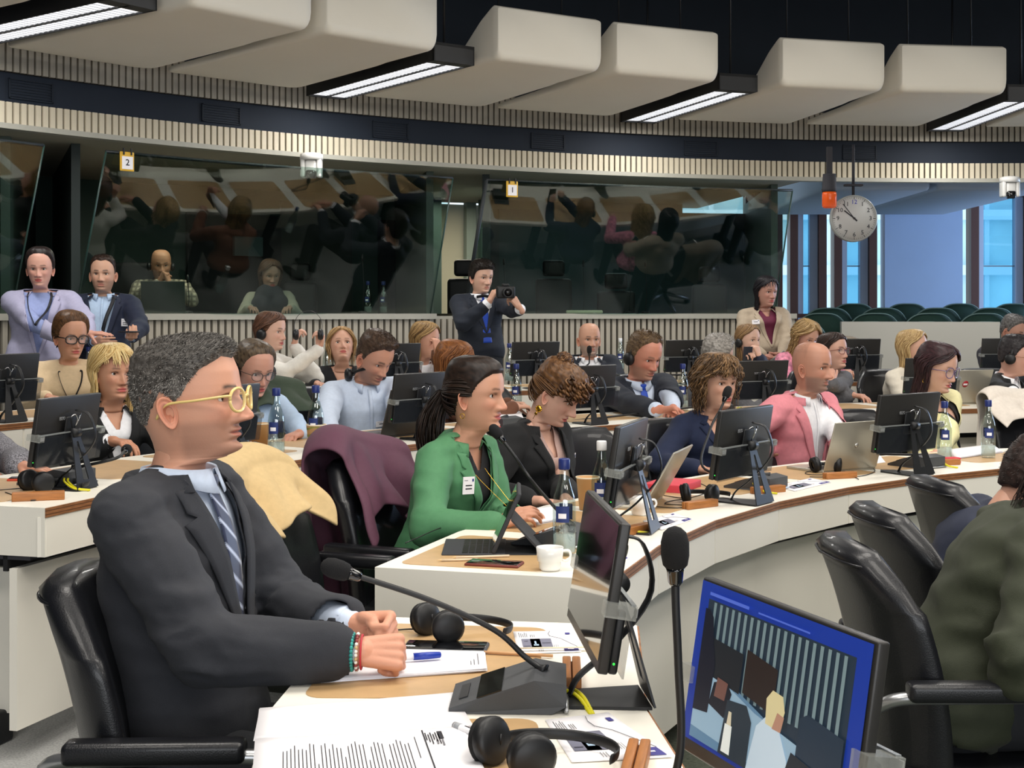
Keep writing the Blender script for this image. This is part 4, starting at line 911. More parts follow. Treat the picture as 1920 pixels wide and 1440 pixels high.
    for sd, sx in (('R', 1), ('L', -1)):
        A = arms.get(sd, {}); W = wr[sd]; d = (W-el[sd]).normalized(); fd = A.get('F'); fd = (RI.to_3x3() @ Vector(fd)) if fd is not None else (Vector((d.x*.6-sx*.15, max(d.y, .3), -.02 if sit else d.z)) if sit else d)
        pm = A.get('P'); pm = (RI.to_3x3() @ Vector(pm)) if pm is not None else (Vector((0, 0, -1)) if sit else Vector((-sx, 0, 0)))
        hvv, hff = hand_at(W+fd.normalized()*.012, fd, pm, sd, A.get('pose', 'relax' if not sit else 'type'), .0042 if lq else .0028, sc=1.0 if male else .9)
        addm(hvv, hff, sk*np.array([1.0, .93, .90]))
    body = mesh_obj('body', np.concatenate(V), Fa, [SKINM, EYEW, mat('iris_'+eye, EYE_COL[eye], .1)], root, np.concatenate(T_), mi=mi)
    # ---- clothing
    info = dict(root=root, RM=RM, Mh=Mh, hs=hs, sy=sy, T=T, N=N, Pp=Pp, u=u, r=r_, f=f_, Lt=Lt, sh=sh, el=el, wr=wr, P=P, male=male, B=B)
    vox = .0135 if lq else .0085
    def inv(V): d = V-np.array(Pp); return d @ np.array(u)/Lt, d @ np.array(r_), d @ np.array(f_)
    def garment(name, m, th, neckt=.985, sleeve=1, vcut=None, hem=-.14, amp=.004, smooth=3, cuff=0., armth=None, label=None, wr_=1.0):
        ar = th if armth is None else armth
        ps = [torso(th, tmax=neckt)]
        for sd, sx in (('R', 1), ('L', -1)):
            S, E, W = sh[sd], el[sd], wr[sd]
            ps.append(capsule(T(.93, sx*.045, -.012), S, .036+th, rs+th*.7)); ps.append(capsule(S, E if sleeve > .6 else S+(E-S)*.55, rs+ar, rs*.84+ar))
            if sleeve > .6:
                d = (W-E); e2 = E+d*min(sleeve, 1)*(1-.02)-d.normalized()*cuff; ps.append(capsule(E, e2, rs*.84+ar, (.030 if male else .026)+ar*1.1*wr_))
        V, Fs = fuse(ps, vox, smooth)
        bm = bmesh.new(); me = bpy.data.meshes.new('t'); me.from_pydata(V.tolist(), [], Fs); bm.from_mesh(me); bpy.data.meshes.remove(me)
        rng = np.random.RandomState(int(px+cy_)); ofs = Vector(rng.rand(3)*10)
        bm.normal_update()
        for v in bm.verts:
            q = v.co; dE = min((q-el['R']).length, (q-el['L']).length); dS = min((q-sh['R']).length, (q-sh['L']).length); k = amp*(1+2.2*math.exp(-(dE/.09)**2)+(.8 if lq else .1)*math.exp(-(dS/.10)**2))
            nn = noise.noise(Vector((q.x*9, q.y*9, q.z*24))+ofs); rdg = (1-abs(noise.noise(Vector((q.x*7, q.y*7, q.z*15))+ofs*2))*2.2)+(.8*(1-abs(noise.noise(Vector((q.x*14, q.y*14, q.z*34))+ofs*3))*3)*math.exp(-(min(dE, dS)/.13)**2) if not lq else 0)
            v.co = q+v.normal*k*(nn*.9+rdg*.7-.3)
        if vcut:
            w0, tv = vcut; V = np.array([v.co for v in bm.verts]); t, x, y = inv(V); w = w0*(t-tv)/(1-tv)
            dele = (y > 0) & (np.abs(x) < w) & (t > tv); bm.verts.ensure_lookup_table()
            fd = [f for f in bm.faces if all(dele[v.index] for v in f.verts)]; bmesh.ops.delete(bm, geom=fd, context='FACES')
            for v in bm.verts:
                if v.is_boundary:
                    d_ = v.co-Pp; tt_ = d_.dot(u)/Lt; x_ = d_.dot(r_); wt = max(w0*(tt_-tv)/(1-tv), .0)
                    if tt_ > tv-.03 and abs(abs(x_)-wt) < vox*1.6: v.co += r_*((wt if x_ > 0 else -wt)-x_)
        me = bpy.data.meshes.new(name); bm.to_mesh(me); bm.free(); me.materials.append(m); me.polygons.foreach_set('use_smooth', [True]*len(me.polygons))
        ob = link(name, me, root)
        if label: ob['label'] = label
        if vcut: sl = ob.modifiers.new('s', 'SOLIDIFY'); sl.thickness = .003; sl.offset = -1
        bvh = BVHTree.FromPolygons([tuple(v.co) for v in me.vertices], [tuple(p.vertices) for p in me.polygons]); return ob, bvh
    def full_bvh(th): v, f = fuse([torso(th, tmax=.985)], .014, 3); return BVHTree.FromPolygons(v.tolist(), f)
    def drape(name, grid, bvh, m, off=.004, thick=.003, uv=False, par=None, label=None, back=False):
        rows = len(grid); cols = len(grid[0]); V = []
        sg = -1 if back else 1
        for row in grid:
            for (t, x) in row:
                o_ = T(t, x, 0)+f_*.5*sg; h = bvh.ray_cast(o_, -f_*sg, .62)
                p = h[0] if h[0] is not None else bvh.find_nearest(T(t, x, .1*sg))[0]
                V.append(p+f_*off*sg)
        Fs = [(i*cols+j, i*cols+j+1, (i+1)*cols+j+1, (i+1)*cols+j) for i in range(rows-1) for j in range(cols-1)]
        me = bpy.data.meshes.new(name); me.from_pydata([tuple(v) for v in V], [], Fs); me.materials.append(m)
        me.polygons.foreach_set('use_smooth', [True]*len(me.polygons))
        if uv:
            ul = me.uv_layers.new(name='UVMap')
            for p_ in me.polygons:
                for li, vi in zip(p_.loop_indices, p_.vertices): ul.data[li].uv = ((vi % cols)/(cols-1), (vi//cols)/(rows-1))
        ob = link(name, me, par or root); sl = ob.modifiers.new('s', 'SOLIDIFY'); sl.thickness = thick; sl.offset = 1
        if label: ob['label'] = label
        return ob
    def lapels(m, w0, tv, bvh, wid=.06, notch=.84, par=None):
        for sx in (1, -1):
            grid = []
            for i in range(31):
                s = i/30; t = tv+(.945-tv)*s; xi = w0*(t-tv)/(1-tv)-.003
                if t < notch: ww = wid*(.12+.88*((t-tv)/(notch-tv))**.75)
                elif t < notch+.022: ww = wid*.50
                else: ww = wid*(.80-.5*(t-notch)/(1-notch))
                grid.append([(t, sx*(xi+ww*k/4)) for k in range(5)])
            drape('lapel', grid, bvh, m, .0055, .0045, par=par)
    def collar(m, open_=8, h=.034, fall=.036, pts=.03, rn=None, par=None):
        rn = rn or (.060 if male else .050)*P.get('neck', 1)*hs; c0 = np.array(T(.965, 0, -.004)); ax_ = np.array((B-T(.965, 0, 0)).normalized()); R3 = np.array([list(r_), list(f_), list(u)])
        top = []; mid = []; bot = []; base = []; n = 40
        for i in range(n+1):
            a = math.radians(open_+(360-2*open_)*i/n); fr_ = max(0, math.cos(a)); d = np.array([math.sin(a), math.cos(a), 0]) @ R3
            zt = h*(1-.45*fr_); zb = h-fall-(pts*fr_**3); f2 = 1+.15*fr_
            base.append(c0+d*(rn+.006)*f2-np.array(u)*.012); top.append(c0+d*(rn+.004)*f2+ax_*zt); mid.append(c0+d*(rn+.009)*f2+ax_*(zt+.002)); bot.append(c0+d*(rn+.014+.016*fr_**2)*f2+np.array(u)*zb)
        V = base+top+mid+bot; k = n+1; Fs = [(r*k+i, r*k+i+1, (r+1)*k+i+1, (r+1)*k+i) for r in range(3) for i in range(n)]
        ob = mesh_obj('collar', V, Fs, m, par or root); sl = ob.modifiers.new('s', 'SOLIDIFY'); sl.thickness = .0022; return ob
    def jcollar(m, par=None, rn=None, w_=.045):
        rn = rn or (.064 if male else .055)*P.get('neck', 1)*hs; c0 = np.array(T(.955, 0, -.006)); R3 = np.array([list(r_), list(f_), list(u)]); L = [[], [], [], []]; n = 30
        for i in range(n+1):
            a = math.radians(42+(276)*i/n); bk = max(0, -math.cos(a)); d = np.array([math.sin(a), math.cos(a), 0]) @ R3; U = np.array(u)
            L[0].append(c0+d*(rn+.008)-U*.01); L[1].append(c0+d*(rn+.016)+U*(.022+.010*bk)); L[2].append(c0+d*(rn+.024)+U*(.020+.010*bk)); L[3].append(c0+d*(rn+.022+w_*(.75+.1*bk))-U*(.012+.016*bk))
        V = sum(L, []); k = n+1; Fs = [(r*k+i, r*k+i+1, (r+1)*k+i+1, (r+1)*k+i) for r in range(3) for i in range(n)]
        ob = mesh_obj('collar', V, Fs, m, par or root); sl = ob.modifiers.new('s', 'SOLIDIFY'); sl.thickness = .003; return ob
    def cuffs(m, r=.037, L=.03, par=None):
        for sd in 'RL':
            d = (wr[sd]-el[sd]).normalized(); p = wr[sd]; mb = MB(); a = r if male else r*.9
            mb.tube([p-d*L, p-d*.004, p+d*.002, p-d*.004, p-d*.012], [a*.95, a, a*.985, a*.93, a*.8], m, n=20, cap=False); mb.build('cuff', par or root)
    def band_on_chest(name, pts, bvh, m, r=.003, flat=True, par=None, off=.004):
        P_ = []
        for t, x in pts:
            h = bvh.ray_cast(T(t, x, 0)+f_*.5, -f_, .62); P_.append((h[0] if h[0] is not None else bvh.find_nearest(T(t, x, .1))[0])+f_*off)
        mb = MB(); mb.tube(bez(P_, 30), r, m, n=6, flat=(r_.x, r_.y, r_.z) if flat else None); return mb.build(name, par or root)
    info.update(garment=garment, drape=drape, lapels=lapels, collar=collar, jcollar=jcollar, cuffs=cuffs, chest=band_on_chest, inv=inv, full=full_bvh)
    if outfit: outfit(info)
    # ---- legs
    if leg:
        lm_ = legm or mat('charcoal_trousers', '1F2125', .85, bump=.2); ps = []; fl = 0
        if sit:
            ps.append(ellipsoid((0, -.01, hipz-floor-.02), (.17*bw, .14, .11)))
            for sx in (1, -1):
                K = Vector((sx*.11, .40, seat_h+.07)); A_ = Vector((sx*.11, .36, .09)); ps += [capsule((sx*.085, .02, hipz-floor-.01), K, .085*bw, .062), capsule(K, A_, .060, .042)]
        else:
            ps.append(ellipsoid((0, 0, .90), (.165*bw, .12, .14)))
            for sx in (1, -1): ps += [capsule((sx*.085, 0, .86), (sx*.09, .01, .48), .088*bw, .062), capsule((sx*.09, .01, .48), (sx*.09, -.01, .09), .060, .044)]
        v, f = fuse(ps, .016, 2); mesh_obj('trousers', v, f, lm_, root)
        for sx in (1, -1):
            y0 = .36 if sit else 0; v, f = fuse([ellipsoid((sx*.11 if sit else sx*.09, y0+.06, .035), (.045, .13, .035)), ellipsoid((sx*.11 if sit else sx*.09, y0-.01, .06), (.04, .05, .05))], .01, 2); mesh_obj('shoe', v, f, LEATH, root)
    # ---- hair
    if hair: make_hair(info, hair, lq)
    return info
def make_hair(I, h, lq):
    root, Mh, P, hs, sy = I['root'], I['Mh'], I['P'], I['hs'], I['sy']; rng = np.random.RandomState(h.get('seed', 3)); cols = h['cols']; st = h['style']; parts = []
    P2 = dict(P, nose=0)
    def fin(V): V = V.copy(); return np_M(Mh, V)
    res = (70, 84) if lq else (130, 150)
    if st in ('short', 'fg'):
        V, Fs, T_ = hair_shell(root, Mh, P2, h.get('hl', HL_M), h.get('top', .018), h.get('side', .004), cols, rough=h.get('rough', .003), fs=h.get('fs', 70), nz=res[0], na=res[1], quiff=h.get('quiff', 0), back=h.get('back', 0), sy=1, hs=1, seed=h.get('seed', 0), edge=h.get('edge', .02))
        if not h.get('bald'): parts.append((V, Fs, T_))
        hl = h.get('hl', HL_M)
        def km(p):
            ph = math.degrees(math.atan2(abs(p[0]), p[1]+.005)); return p[2] > np.interp(ph, [a for a, b in hl], [b for a, b in hl])+.010+.012*rng.rand()
        cd = h.get('comb', (0, 1, .35))
        def comb(p): c = np.array(cd, float); s = float(sm01((p[2]-.02)/.07)); return c*s+np.array([0, -.25, -.8])*(1-s)
        n = h.get('n', 700 if lq else 9000)*(3 if lq else 1); L = h.get('L', .016)*(.75 if lq else 1)
        bv, bf, bt = blades(V, Fs, n, L, h.get('bw', .0007 if lq else .0006), comb, h.get('bcols', cols), km, rng, h.get('lift', .35), h.get('curve', .2)); parts.append((bv, bf, bt))
    if st in ('long', 'pony', 'bun', 'curly', 'tied'):
        hl = h.get('hl', HL_F if st in ('long', 'curly') else (HL_TIED if st == 'tied' else HL_BACK))
        V, Fs, T_ = hair_shell(root, Mh, P2, hl, h.get('top', .014), h.get('side', .010), cols, rough=h.get('rough', .0018), fs=h.get('fs', 45), nz=res[0], na=res[1], back=h.get('back', .008), partx=h.get('partx', 0), seed=h.get('seed', 0), edge=h.get('edge', .035 if st == 'tied' else .012)); parts.append((V, Fs, T_))
    if st in ('long', 'curly'):
        paths = long_paths(P2, int(h.get('n', 240)*1.7), h.get('len', .2), h.get('vol', .022), h.get('wave', .003), h.get('wf', 1.), rng, part=h.get('partx', 0), front=h.get('front', 70), inward=h.get('inward', .3), curlr=h.get('curlr', 0), bangs=h.get('bangs', 0), flare=h.get('flare', 0), n_seg=h.get('seg', 18), tuck=h.get('tuck', 0), behind=h.get('behind', False))
        parts.append(strand_tubes(paths, h.get('r', .0028), cols, rng))
    if st in ('pony', 'bun', 'tied'):
        # combed-back strands on the shell
        G, ang, zs = head_grid(P2, 60, 72); paths = []; tie = np.array(h.get('tie', (0, -.118, .015)))
        for i in range(int(h.get('n', 150)*1.6)):
            ph = math.radians(rng.uniform(5, 175))*(1 if rng.rand() < .5 else -1); hlz = float(np.interp(abs(math.degrees(ph)), [a for a, b in hl], [b for a, b in hl])); z0 = hlz+.006+(.105-hlz)*max(0, rng.rand()*1.5-.5)*.9; i0 = int(np.argmin(np.abs(zs-z0))); row = G[i0]
            t = np.arctan2(row[:, 0], row[:, 1]); j = int(np.argmin(np.abs((t-ph+np.pi) % (2*np.pi)-np.pi))); p0 = row[j].copy(); pts = []
            for s in np.linspace(0, 1, 14):
                q = p0*(1-s)+tie*s; d = q-np.array([0, -.01, 0]); d /= np.linalg.norm(d); e = (abs(d[0])/.0765)**2+(d[1]/(.093 if d[1] > 0 else .099))**2+(d[2]/.117)**2; rr = e**-.5
                pts.append(np.array([0, -.01, 0])+d*(rr+.004+.012*math.sin(math.pi*min(s*1.0, 1))*.7))
            paths.append(pts)
        parts.append(strand_tubes(paths, .0024, cols, rng))
        if st == 'pony':
            L = h.get('len', .24); tp = []
            for i in range(int(h.get('tn', 90)*1.7)):
                a = rng.rand()*6.28; rr = rng.rand()**.5; w0 = rng.rand()*6; pts = []
                for s in np.linspace(0, 1, 16):
                    R = h.get('tr', .030)*(.35+1.1*math.sin(math.pi*(.12+.75*s))); dr = np.array(h.get('tdir', (0, -.35, -1)))
                    c = tie+np.array([0, -.035*math.sin(min(s*3, 1.57)), 0])+dr*L*s*np.array([1, (1-s)*1.2, 1]); wv = h.get('wave', .006)*math.sin(w0+s*9)
                    pts.append(c+np.array([math.cos(a)*R*rr+wv, math.sin(a)*R*rr+wv*.7, .01*rng.randn()*.2]))
                tp.append(pts)
            parts.append(strand_tubes(tp, h.get('r', .0034), cols, rng))
        if st == 'bun':
            bc = np.array(h.get('bun', (0, -.06, .115))); br = h.get('br', .04); tp = []
            for i in range(h.get('tn', 70)):
                ax = rng.randn(3); ax /= np.linalg.norm(ax); u_ = np.cross(ax, rng.randn(3)); u_ /= np.linalg.norm(u_); v_ = np.cross(ax, u_); a0 = rng.rand()*6
                tp.append([bc+(u_*math.cos(a0+t)+v_*math.sin(a0+t))*br*(.8+.25*rng.rand()*0+.12*math.sin(5*t+a0)) for t in np.linspace(0, 3.6, 14)])
            v, f = ellipsoid(bc, (br*.8,)*3, 14, 8); parts.append((v, [tuple(reversed(q)) for q in f], np.tile(hexrgb(cols[0]), (len(v), 1)))); parts.append(strand_tubes(tp, .0045, cols, rng))
    if h.get('fringe'):     # loose curls over the forehead / around the face
        tp = []; fr = h['fringe']
        for i in range(fr['n']):
            ph = math.radians(rng.uniform(*fr['phi'])); z0 = rng.uniform(*fr['z']); d = np.array([math.sin(ph), math.cos(ph), 0]); R0 = .095+fr.get('off', .01); c = d*R0*np.array([.85, 1, 1])+np.array([0, 0, z0]); w0 = rng.rand()*6; L = fr['len']*(.6+.6*rng.rand()); rad = fr['r']*(.6+.7*rng.rand()); pts = []
            for s in np.linspace(0, 1, 20):
                a = w0+s*fr.get('turn', 9); pts.append(c+np.array([math.cos(a)*rad, math.sin(a)*rad*.8, -L*s])+d*.012*math.sin(3*s))
            tp.append(pts)
        parts.append(strand_tubes(tp, fr.get('tr', .0035), cols, rng))
    V = []; Fa = []; T_ = []; o = 0
    for v, f, t in parts:
        if len(v) == 0: continue
        v = v.copy(); v[:, 1] *= sy; v *= hs; V.append(v); Fa += [tuple(i+o for i in q) for q in f]; T_.append(t); o += len(v)
    m = mesh_obj('hair', np_M(Mh, np.concatenate(V)), Fa, HAIRM, root, np.concatenate(T_)); return m
# ---- worn things (top level, built in the head frame)
def in_head(I): return I['RM'] @ I['Mh'] @ Matrix.Diagonal((I['hs'], I['hs']*I['sy'], I['hs'], 1))
def glasses(I, col, label, rw=.0245, rh=.021, r=.0018, lens=.12, top=None, roundness=2.2, z=-.002, fy=.0, temple=None, metalrim=False):
    M = in_head(I); r0 = empty('eyeglasses', M.to_translation(), 0, label, 'glasses'); Q = TR(*M.to_translation()).inverted() @ M; m = mat('frame_'+col, col, .25, coat=.4) if not metalrim else GOLD
    lm = mat('lens_clear', 'F2F6FA', .03, alpha=.05, coat=.3); y0 = .099+fy
    for sx in (1, -1):
        pts = []
        for k in range(33):
            a = 2*math.pi*k/32; c, s = math.cos(a), math.sin(a); x = rw*abs(c)**(2/roundness)*(1 if c > 0 else -1); zz = rh*abs(s)**(2/roundness)*(1 if s > 0 else -1)
            pts.append(Vector((sx*(.0335)+x, y0-.010*((abs(sx*.0335+x)/.06)**2), z+zz)))
        mb = MB(); mb.tube(pts, r, m, Q, n=8, flat=None); mb.build('rim', r0)
        mb = MB(); mb.rings([[(p.x*.995, p.y+.0008, p.z) for p in pts[:-1]], [(p.x*.995, p.y-.0008, p.z) for p in pts[:-1]]], lm, Q, smooth=False); mb.build('lens', r0)
        mb = MB(); xo = .0335+rw; mb.tube(bez([(sx*xo, y0-.009, z+rh*.35), (sx*(xo+.010), y0-.016, z+rh*.4), (sx*.0795, .04, z+.004), (sx*.0815, -.005, z+.0), (sx*.078, -.022, z-.012), (sx*.074, -.032, z-.030)], 24), [r*.9]*20+[r*.8]*5, temple or m, Q, n=8); mb.build('temple', r0)
    mb = MB(); mb.tube(bez([(-(.0335-rw)-.001, y0-.002, z+.004), (0, y0+.003, z+.008), ((.0335-rw)+.001, y0-.002, z+.004)], 10), r*1.1, m, Q, n=8); mb.build('bridge', r0)
    return r0
def headphones(I, label, around_neck=False, col=BLACKM, tilt=0):
    M = in_head(I); 
    if around_neck: M = I['RM'] @ Matrix.Translation(I['N']+Vector((0, .03, .035))) @ RX(math.radians(-72))
    r0 = empty('headphones', M.to_translation(), 0, label, 'headphones'); Q = TR(*M.to_translation()).inverted() @ M @ RX(math.radians(tilt))
    hr = .098 if not around_neck else .085; pts = [(hr*math.cos(a)*.93, -.012, hr*1.38*math.sin(a)-.015) for a in np.linspace(-.05, math.pi+.05, 30)]
    mb = MB(); mb.tube(pts, .008, col, Q, n=8, flat=(0, 1, 0)); mb.build('headband', r0)
    for sx in (1, -1):
        mb = MB(); mb.lathe([(.001, -.014), (.030, -.014), (.034, -.006), (.034, .006), (.028, .014), (.012, .018), (.001, .018)], col, Q @ TR(sx*.092, -.012, -.022) @ RY(sx*math.pi/2)); mb.build('earcup', r0)
    return r0
# ================= OUTFITS
def fabric(name, col, rough=.85, bump=.35, bs=700, var=.05, sheen=.03): return mat(name, col, rough, bump=bump, bscale=bs, var=var, vscale=60, sheen=sheen)
def tie_mat(name, col, stripe=None, pw=10):
    if name in MATS: return MATS[name]
    m = mat(name, col, .45, bump=.15, bscale=900, sheen=.3)
    if stripe:
        nt = m.node_tree; p = nt.nodes['Principled BSDF']; uv = nt.nodes.new('ShaderNodeTexCoord'); mp = nt.nodes.new('ShaderNodeMapping'); mp.inputs['Scale'].default_value = (1, 4.2, 1); mp.inputs['Rotation'].default_value = (0, 0, math.radians(28))
        wv = nt.nodes.new('ShaderNodeTexWave'); wv.inputs['Scale'].default_value = .62; wv.bands_direction = 'Y'; rp_ = nt.nodes.new('ShaderNodeValToRGB')
        e = rp_.color_ramp.elements; e[0].position = 0; e[0].color = lin(col); e[1].position = .85; e[1].color = lin(col)
        for ps, c in ((.86, stripe), (.90, stripe), (.905, col), (.945, col), (.95, stripe), (1.0, stripe)): q = e.new(ps); q.color = lin(c)
        nt.links.new(uv.outputs['UV'], mp.inputs['Vector']); nt.links.new(mp.outputs[0], wv.inputs['Vector']); nt.links.new(wv.outputs['Fac'], rp_.inputs[0]); nt.links.new(rp_.outputs[0], p.inputs['Base Color'])
    return m
def do_tie(I, bvh, m, tb=.25, off=.007, w=.034, knot=True):
    g = []
    for i in range(25):
        s = i/24; t = .955+(tb-.955)*s; ww = w*(.42+.75*s**.8) if s > .06 else w*.55
        g.append([(t, ww*(k/3-1)) for k in range(7)])
    I['drape']('tie', g, bvh, m, off, .004, uv=True)
    if knot:
        p = I['T'](.962, 0, 0); h = bvh.find_nearest(I['T'](.945, 0, .1)); c = h[0]+I['f']*.010+I['u']*.008
        mb = MB(); mb.lathe([(.012, -.020), (.016, -.008), (.0205, .008), (.019, .016), (.008, .018)], m, TR(*c) @ Matrix([list(I['r'])+[0], list(I['f'])+[0], list(I['u'])+[0], [0, 0, 0, 1]]).transposed() @ Matrix.Diagonal((1, .6, 1, 1)), n=16); mb.build('tie_knot', I['root'])
def badge(I, bvh, t, x, w=.04, h=.045, lines=2, off=.012, par=None, tilt=0):
    p = bvh.ray_cast(I['T'](t, x, 0)+I['f']*.5, -I['f'], .62); p0 = p[0] or I['T'](t, x, .12); nn = p[1] or I['f']; nn = (nn*.6+I['f']*.4).normalized() if nn.dot(I['f']) > 0 else I['f']
    z = (I['u']-I['u'].dot(nn)*nn).normalized(); x_ = z.cross(-nn).normalized()*1; M = Matrix([list(x_)+[0], list(-nn)+[0], list(z)+[0], [0, 0, 0, 1]]).transposed(); M = TR(*(p0+nn*off)) @ M @ RY(math.radians(tilt))
    r0 = empty('name_badge', (0, 0, 0)); r0.parent = I['root']; mb = MB(); mb.box(-w/2, w/2, -.001, .001, -h/2, h/2, PAPER, M); o = mb.build('name_badge', I['root']); bpy.data.objects.remove(r0)
    mb = MB(); 
    for k in range(lines): mb.box(-w*.28, w*.28, -.0016, -.001, -.002-k*.011, .002-k*.011, INK, M)
    mb.box(-w*.42, -w*.28, -.0016, -.001, h*.22, h*.38, mat('badge_blue', '2C3C80', .6), M); mb.box(w*.1, w*.4, -.0016, -.001, h*.28, h*.31, INKG, M); mb.build('badge_print', o)
    return o
def suit(jm, shm, tiem=None, w0=.075, tv=.40, lw=.062, tb=.26, open_=6, amp=.005, th=.019, badge_=None, armth=.016, cuffshow=.02, slv=.93, shirt_skin=False, notch=.84, colr=True, lapm=None, cufr=.037, pin=False, pocket=False, vshirt=None):
    def f(I):
        if shm is not None:
            so, sb = I['garment']('shirt', shm, .006, sleeve=.98 if slv > .8 else .4, amp=.0015, armth=.005, vcut=vshirt)
            if colr: I['collar'](shm, open_=open_)
            if cuffshow and slv > .8: I['cuffs'](shm, cufr, L=.035)
            if tiem is not None: do_tie(I, I['full'](.009), tiem, tb)
            elif colr:
                g = [[(.95-.7*i/16, -.008+.016*k/2) for k in range(3)] for i in range(17)]; I['drape']('placket', g, I['full'](.008), shm, .002, .002)
        jo, jb = I['garment']('jacket', jm, th, vcut=(w0, tv), sleeve=slv-.05*(slv > .8), cuff=.0, amp=amp, armth=armth, wr_=1.15)
        fb = I['full'](th+.002)
        I['lapels'](lapm or jm, w0, tv, fb, lw, notch); I['jcollar'](lapm or jm)
        if badge_: badge(I, fb, *badge_)
        if pocket: I['drape']('breast_pocket', [[(.70+.012*i-.0*k, -.135+.085*k/5*1) for k in range(6)] for i in range(3)], fb, jm, .008, .003)
        I['sb'] = sb if shm is not None else fb; I['fb'] = fb
    return f
def top_(m, th=.010, neckt=.985, sleeve=1., amp=.0035, collarm=None, open_=18, badge_=None, vcut=None, lanyard=None, name='sweater', turtle=False, placket=False, hcol=.034, cuff_=True, cufr=.037):
    def f(I):
        o, b = I['garment'](name, m, th, neckt=neckt, sleeve=.97*sleeve if sleeve > .6 else sleeve, amp=amp, vcut=vcut, armth=th)
        fb = I['full'](th)
        if collarm: I['collar'](collarm, open_=open_)
        if placket: I['drape']('placket', [[(.95-.75*i/16, -.010+.020*k/2) for k in range(3)] for i in range(17)], fb, m, .003, .002)
        if turtle:
            c0 = I['T'](.955, 0, -.004); d = (I['B']-c0).normalized(); rn = (.062 if I['male'] else .054)*I['hs']; mb = MB(); mb.tube([c0-d*.012, c0, c0+d*.022, c0+d*.028, c0+d*.022], [rn*1.25, rn*1.10, rn*1.04, rn, rn*.97], m, n=28, cap=False); mb.build('neckband', I['root'])
        if badge_: badge(I, fb, *badge_)
        if lanyard is not None: I['chest']('lanyard', [(.985, -.06), (.90, -.062), (.75, -.05), (.5, -.012), (.42, 0), (.5, .012), (.75, .05), (.90, .062), (.985, .06)], fb, mat('lanyard_black', '15161C', .6), .006, off=.018)
        I['fb'] = fb
    return f
# fabrics
GSUIT = fabric('charcoal_suit', '2B2D33', .85, .5, 900); LBLUE = fabric('pale_blue_shirt', 'C9D6EA', .7, .2); WSH = fabric('white_shirt', 'EDEEF2', .7, .2)
GREENB = fabric('green_blazer', '4B8259', .7); BLKB = fabric('black_blazer', '17181A', .85); NAVYC = fabric('navy_cardigan', '1A2440', .85); PINKB = fabric('pink_blazer', 'D98791', .9, .6); YELB = fabric('pale_yellow_blazer', 'E9E2AE', .8)
NAVYS = fabric('navy_suit', '1E2430', .8); BRNB = fabric('brown_jacket', '6B4430', .8); LILAC = fabric('lilac_blazer', 'A9A7C2', .85); LILT = fabric('lilac_top', '8E9BC9', .8); BEIGE = fabric('beige_sweater', 'D6BE9A', .85)
CREAMJ = fabric('cream_jacket', 'E9E2D2', .85); BEIB = fabric('beige_blazer', 'A99A86', .85); BURG = fabric('burgundy_top', '5C1232', .7); OLIVE = fabric('olive_jacket', '2E3322', .75, .5); NAVYJ = fabric('navy_jacket', '1A2238', .75)
GREYJ = fabric('grey_tweed', '5C5C60', .9, .6, 300, .2); WKNIT = fabric('white_knit', 'DDDAD2', .9, .5, 300); SKYSH = fabric('sky_shirt', 'B4CBE6', .7, .2); BLKT = fabric('black_top', '121317', .8)
ROYAL = tie_mat('royal_tie', '1546B8')
# ---- 1 the man in the foreground
HLFG = [(0, .072), (20, .078), (36, .066), (52, .052), (64, .030), (74, .0), (84, -.016), (92, -.006), (103, .008), (116, -.022), (135, -.058), (180, -.072)]
# ================= THE PEOPLE
def arm(px, py, Y, **k): return dict(W=PT(px, py, Y), **k)
I = person('man in profile in charcoal suit and striped tie, wearing yellow-framed glasses', 353, 640, 2.72, yaw=81, pitch=-3, byaw=77, male=True, hs=1.0, sy=1.17, skin='D69878',
    hair=dict(style='fg', cols=('35302C', '6E6964'), bcols=('1C1917', 'A8A39C'), top=.013, side=.0015, hl=[(0, .072), (20, .078), (36, .066), (52, .052), (64, .030), (74, .0), (84, -.016), (92, -.006), (103, .008), (116, -.022), (135, -.058), (180, -.070)], n=20000, L=.008, quiff=.006, comb=(0, .9, .45), lift=.22,
    scalp=('4A4440', .62, [(0, .072), (20, .078), (36, .066), (52, .052), (64, .030), (74, .0), (84, -.016), (92, -.006), (103, .008), (116, -.022), (135, -.058), (180, -.070)]), rough=.003, fs=90, seed=5, curve=.1, bw=.00065),
    outfit=suit(GSUIT, LBLUE, tie_mat('striped_tie', '1C2748', 'B9C3DA'), w0=.085, tv=.36, lw=.075, tb=.30, amp=.006, th=.022, armth=.020, pocket=True), lean=-.02, P=dict(nose=1.12, jaw=1.02, chin=.15, lip=.9, neck=1.06), lq=0, stubble=('6B5248', .38), browc='3A2D25', seat_h=.46, sw=.182,
    arms=dict(R=dict(W=DK(655, 1222, .795), pole=(.5, -.5, -.8), pose='fist', F=(.97, .05, -.02), P=(.12, .75, -.6)), L=dict(W=DK(655, 1175, .80)+Vector((0, .02, 0)), pole=(-.7, -.3, -.8), pose='fist', F=(.9, -.3, 0), P=(-.2, -.9, -.3))))
FG = I
glasses(I, 'E3C77E', 'round translucent yellow eyeglasses on the man in the charcoal suit', rw=.0255, rh=.0235, r=.0030, fy=.006, z=-.004)
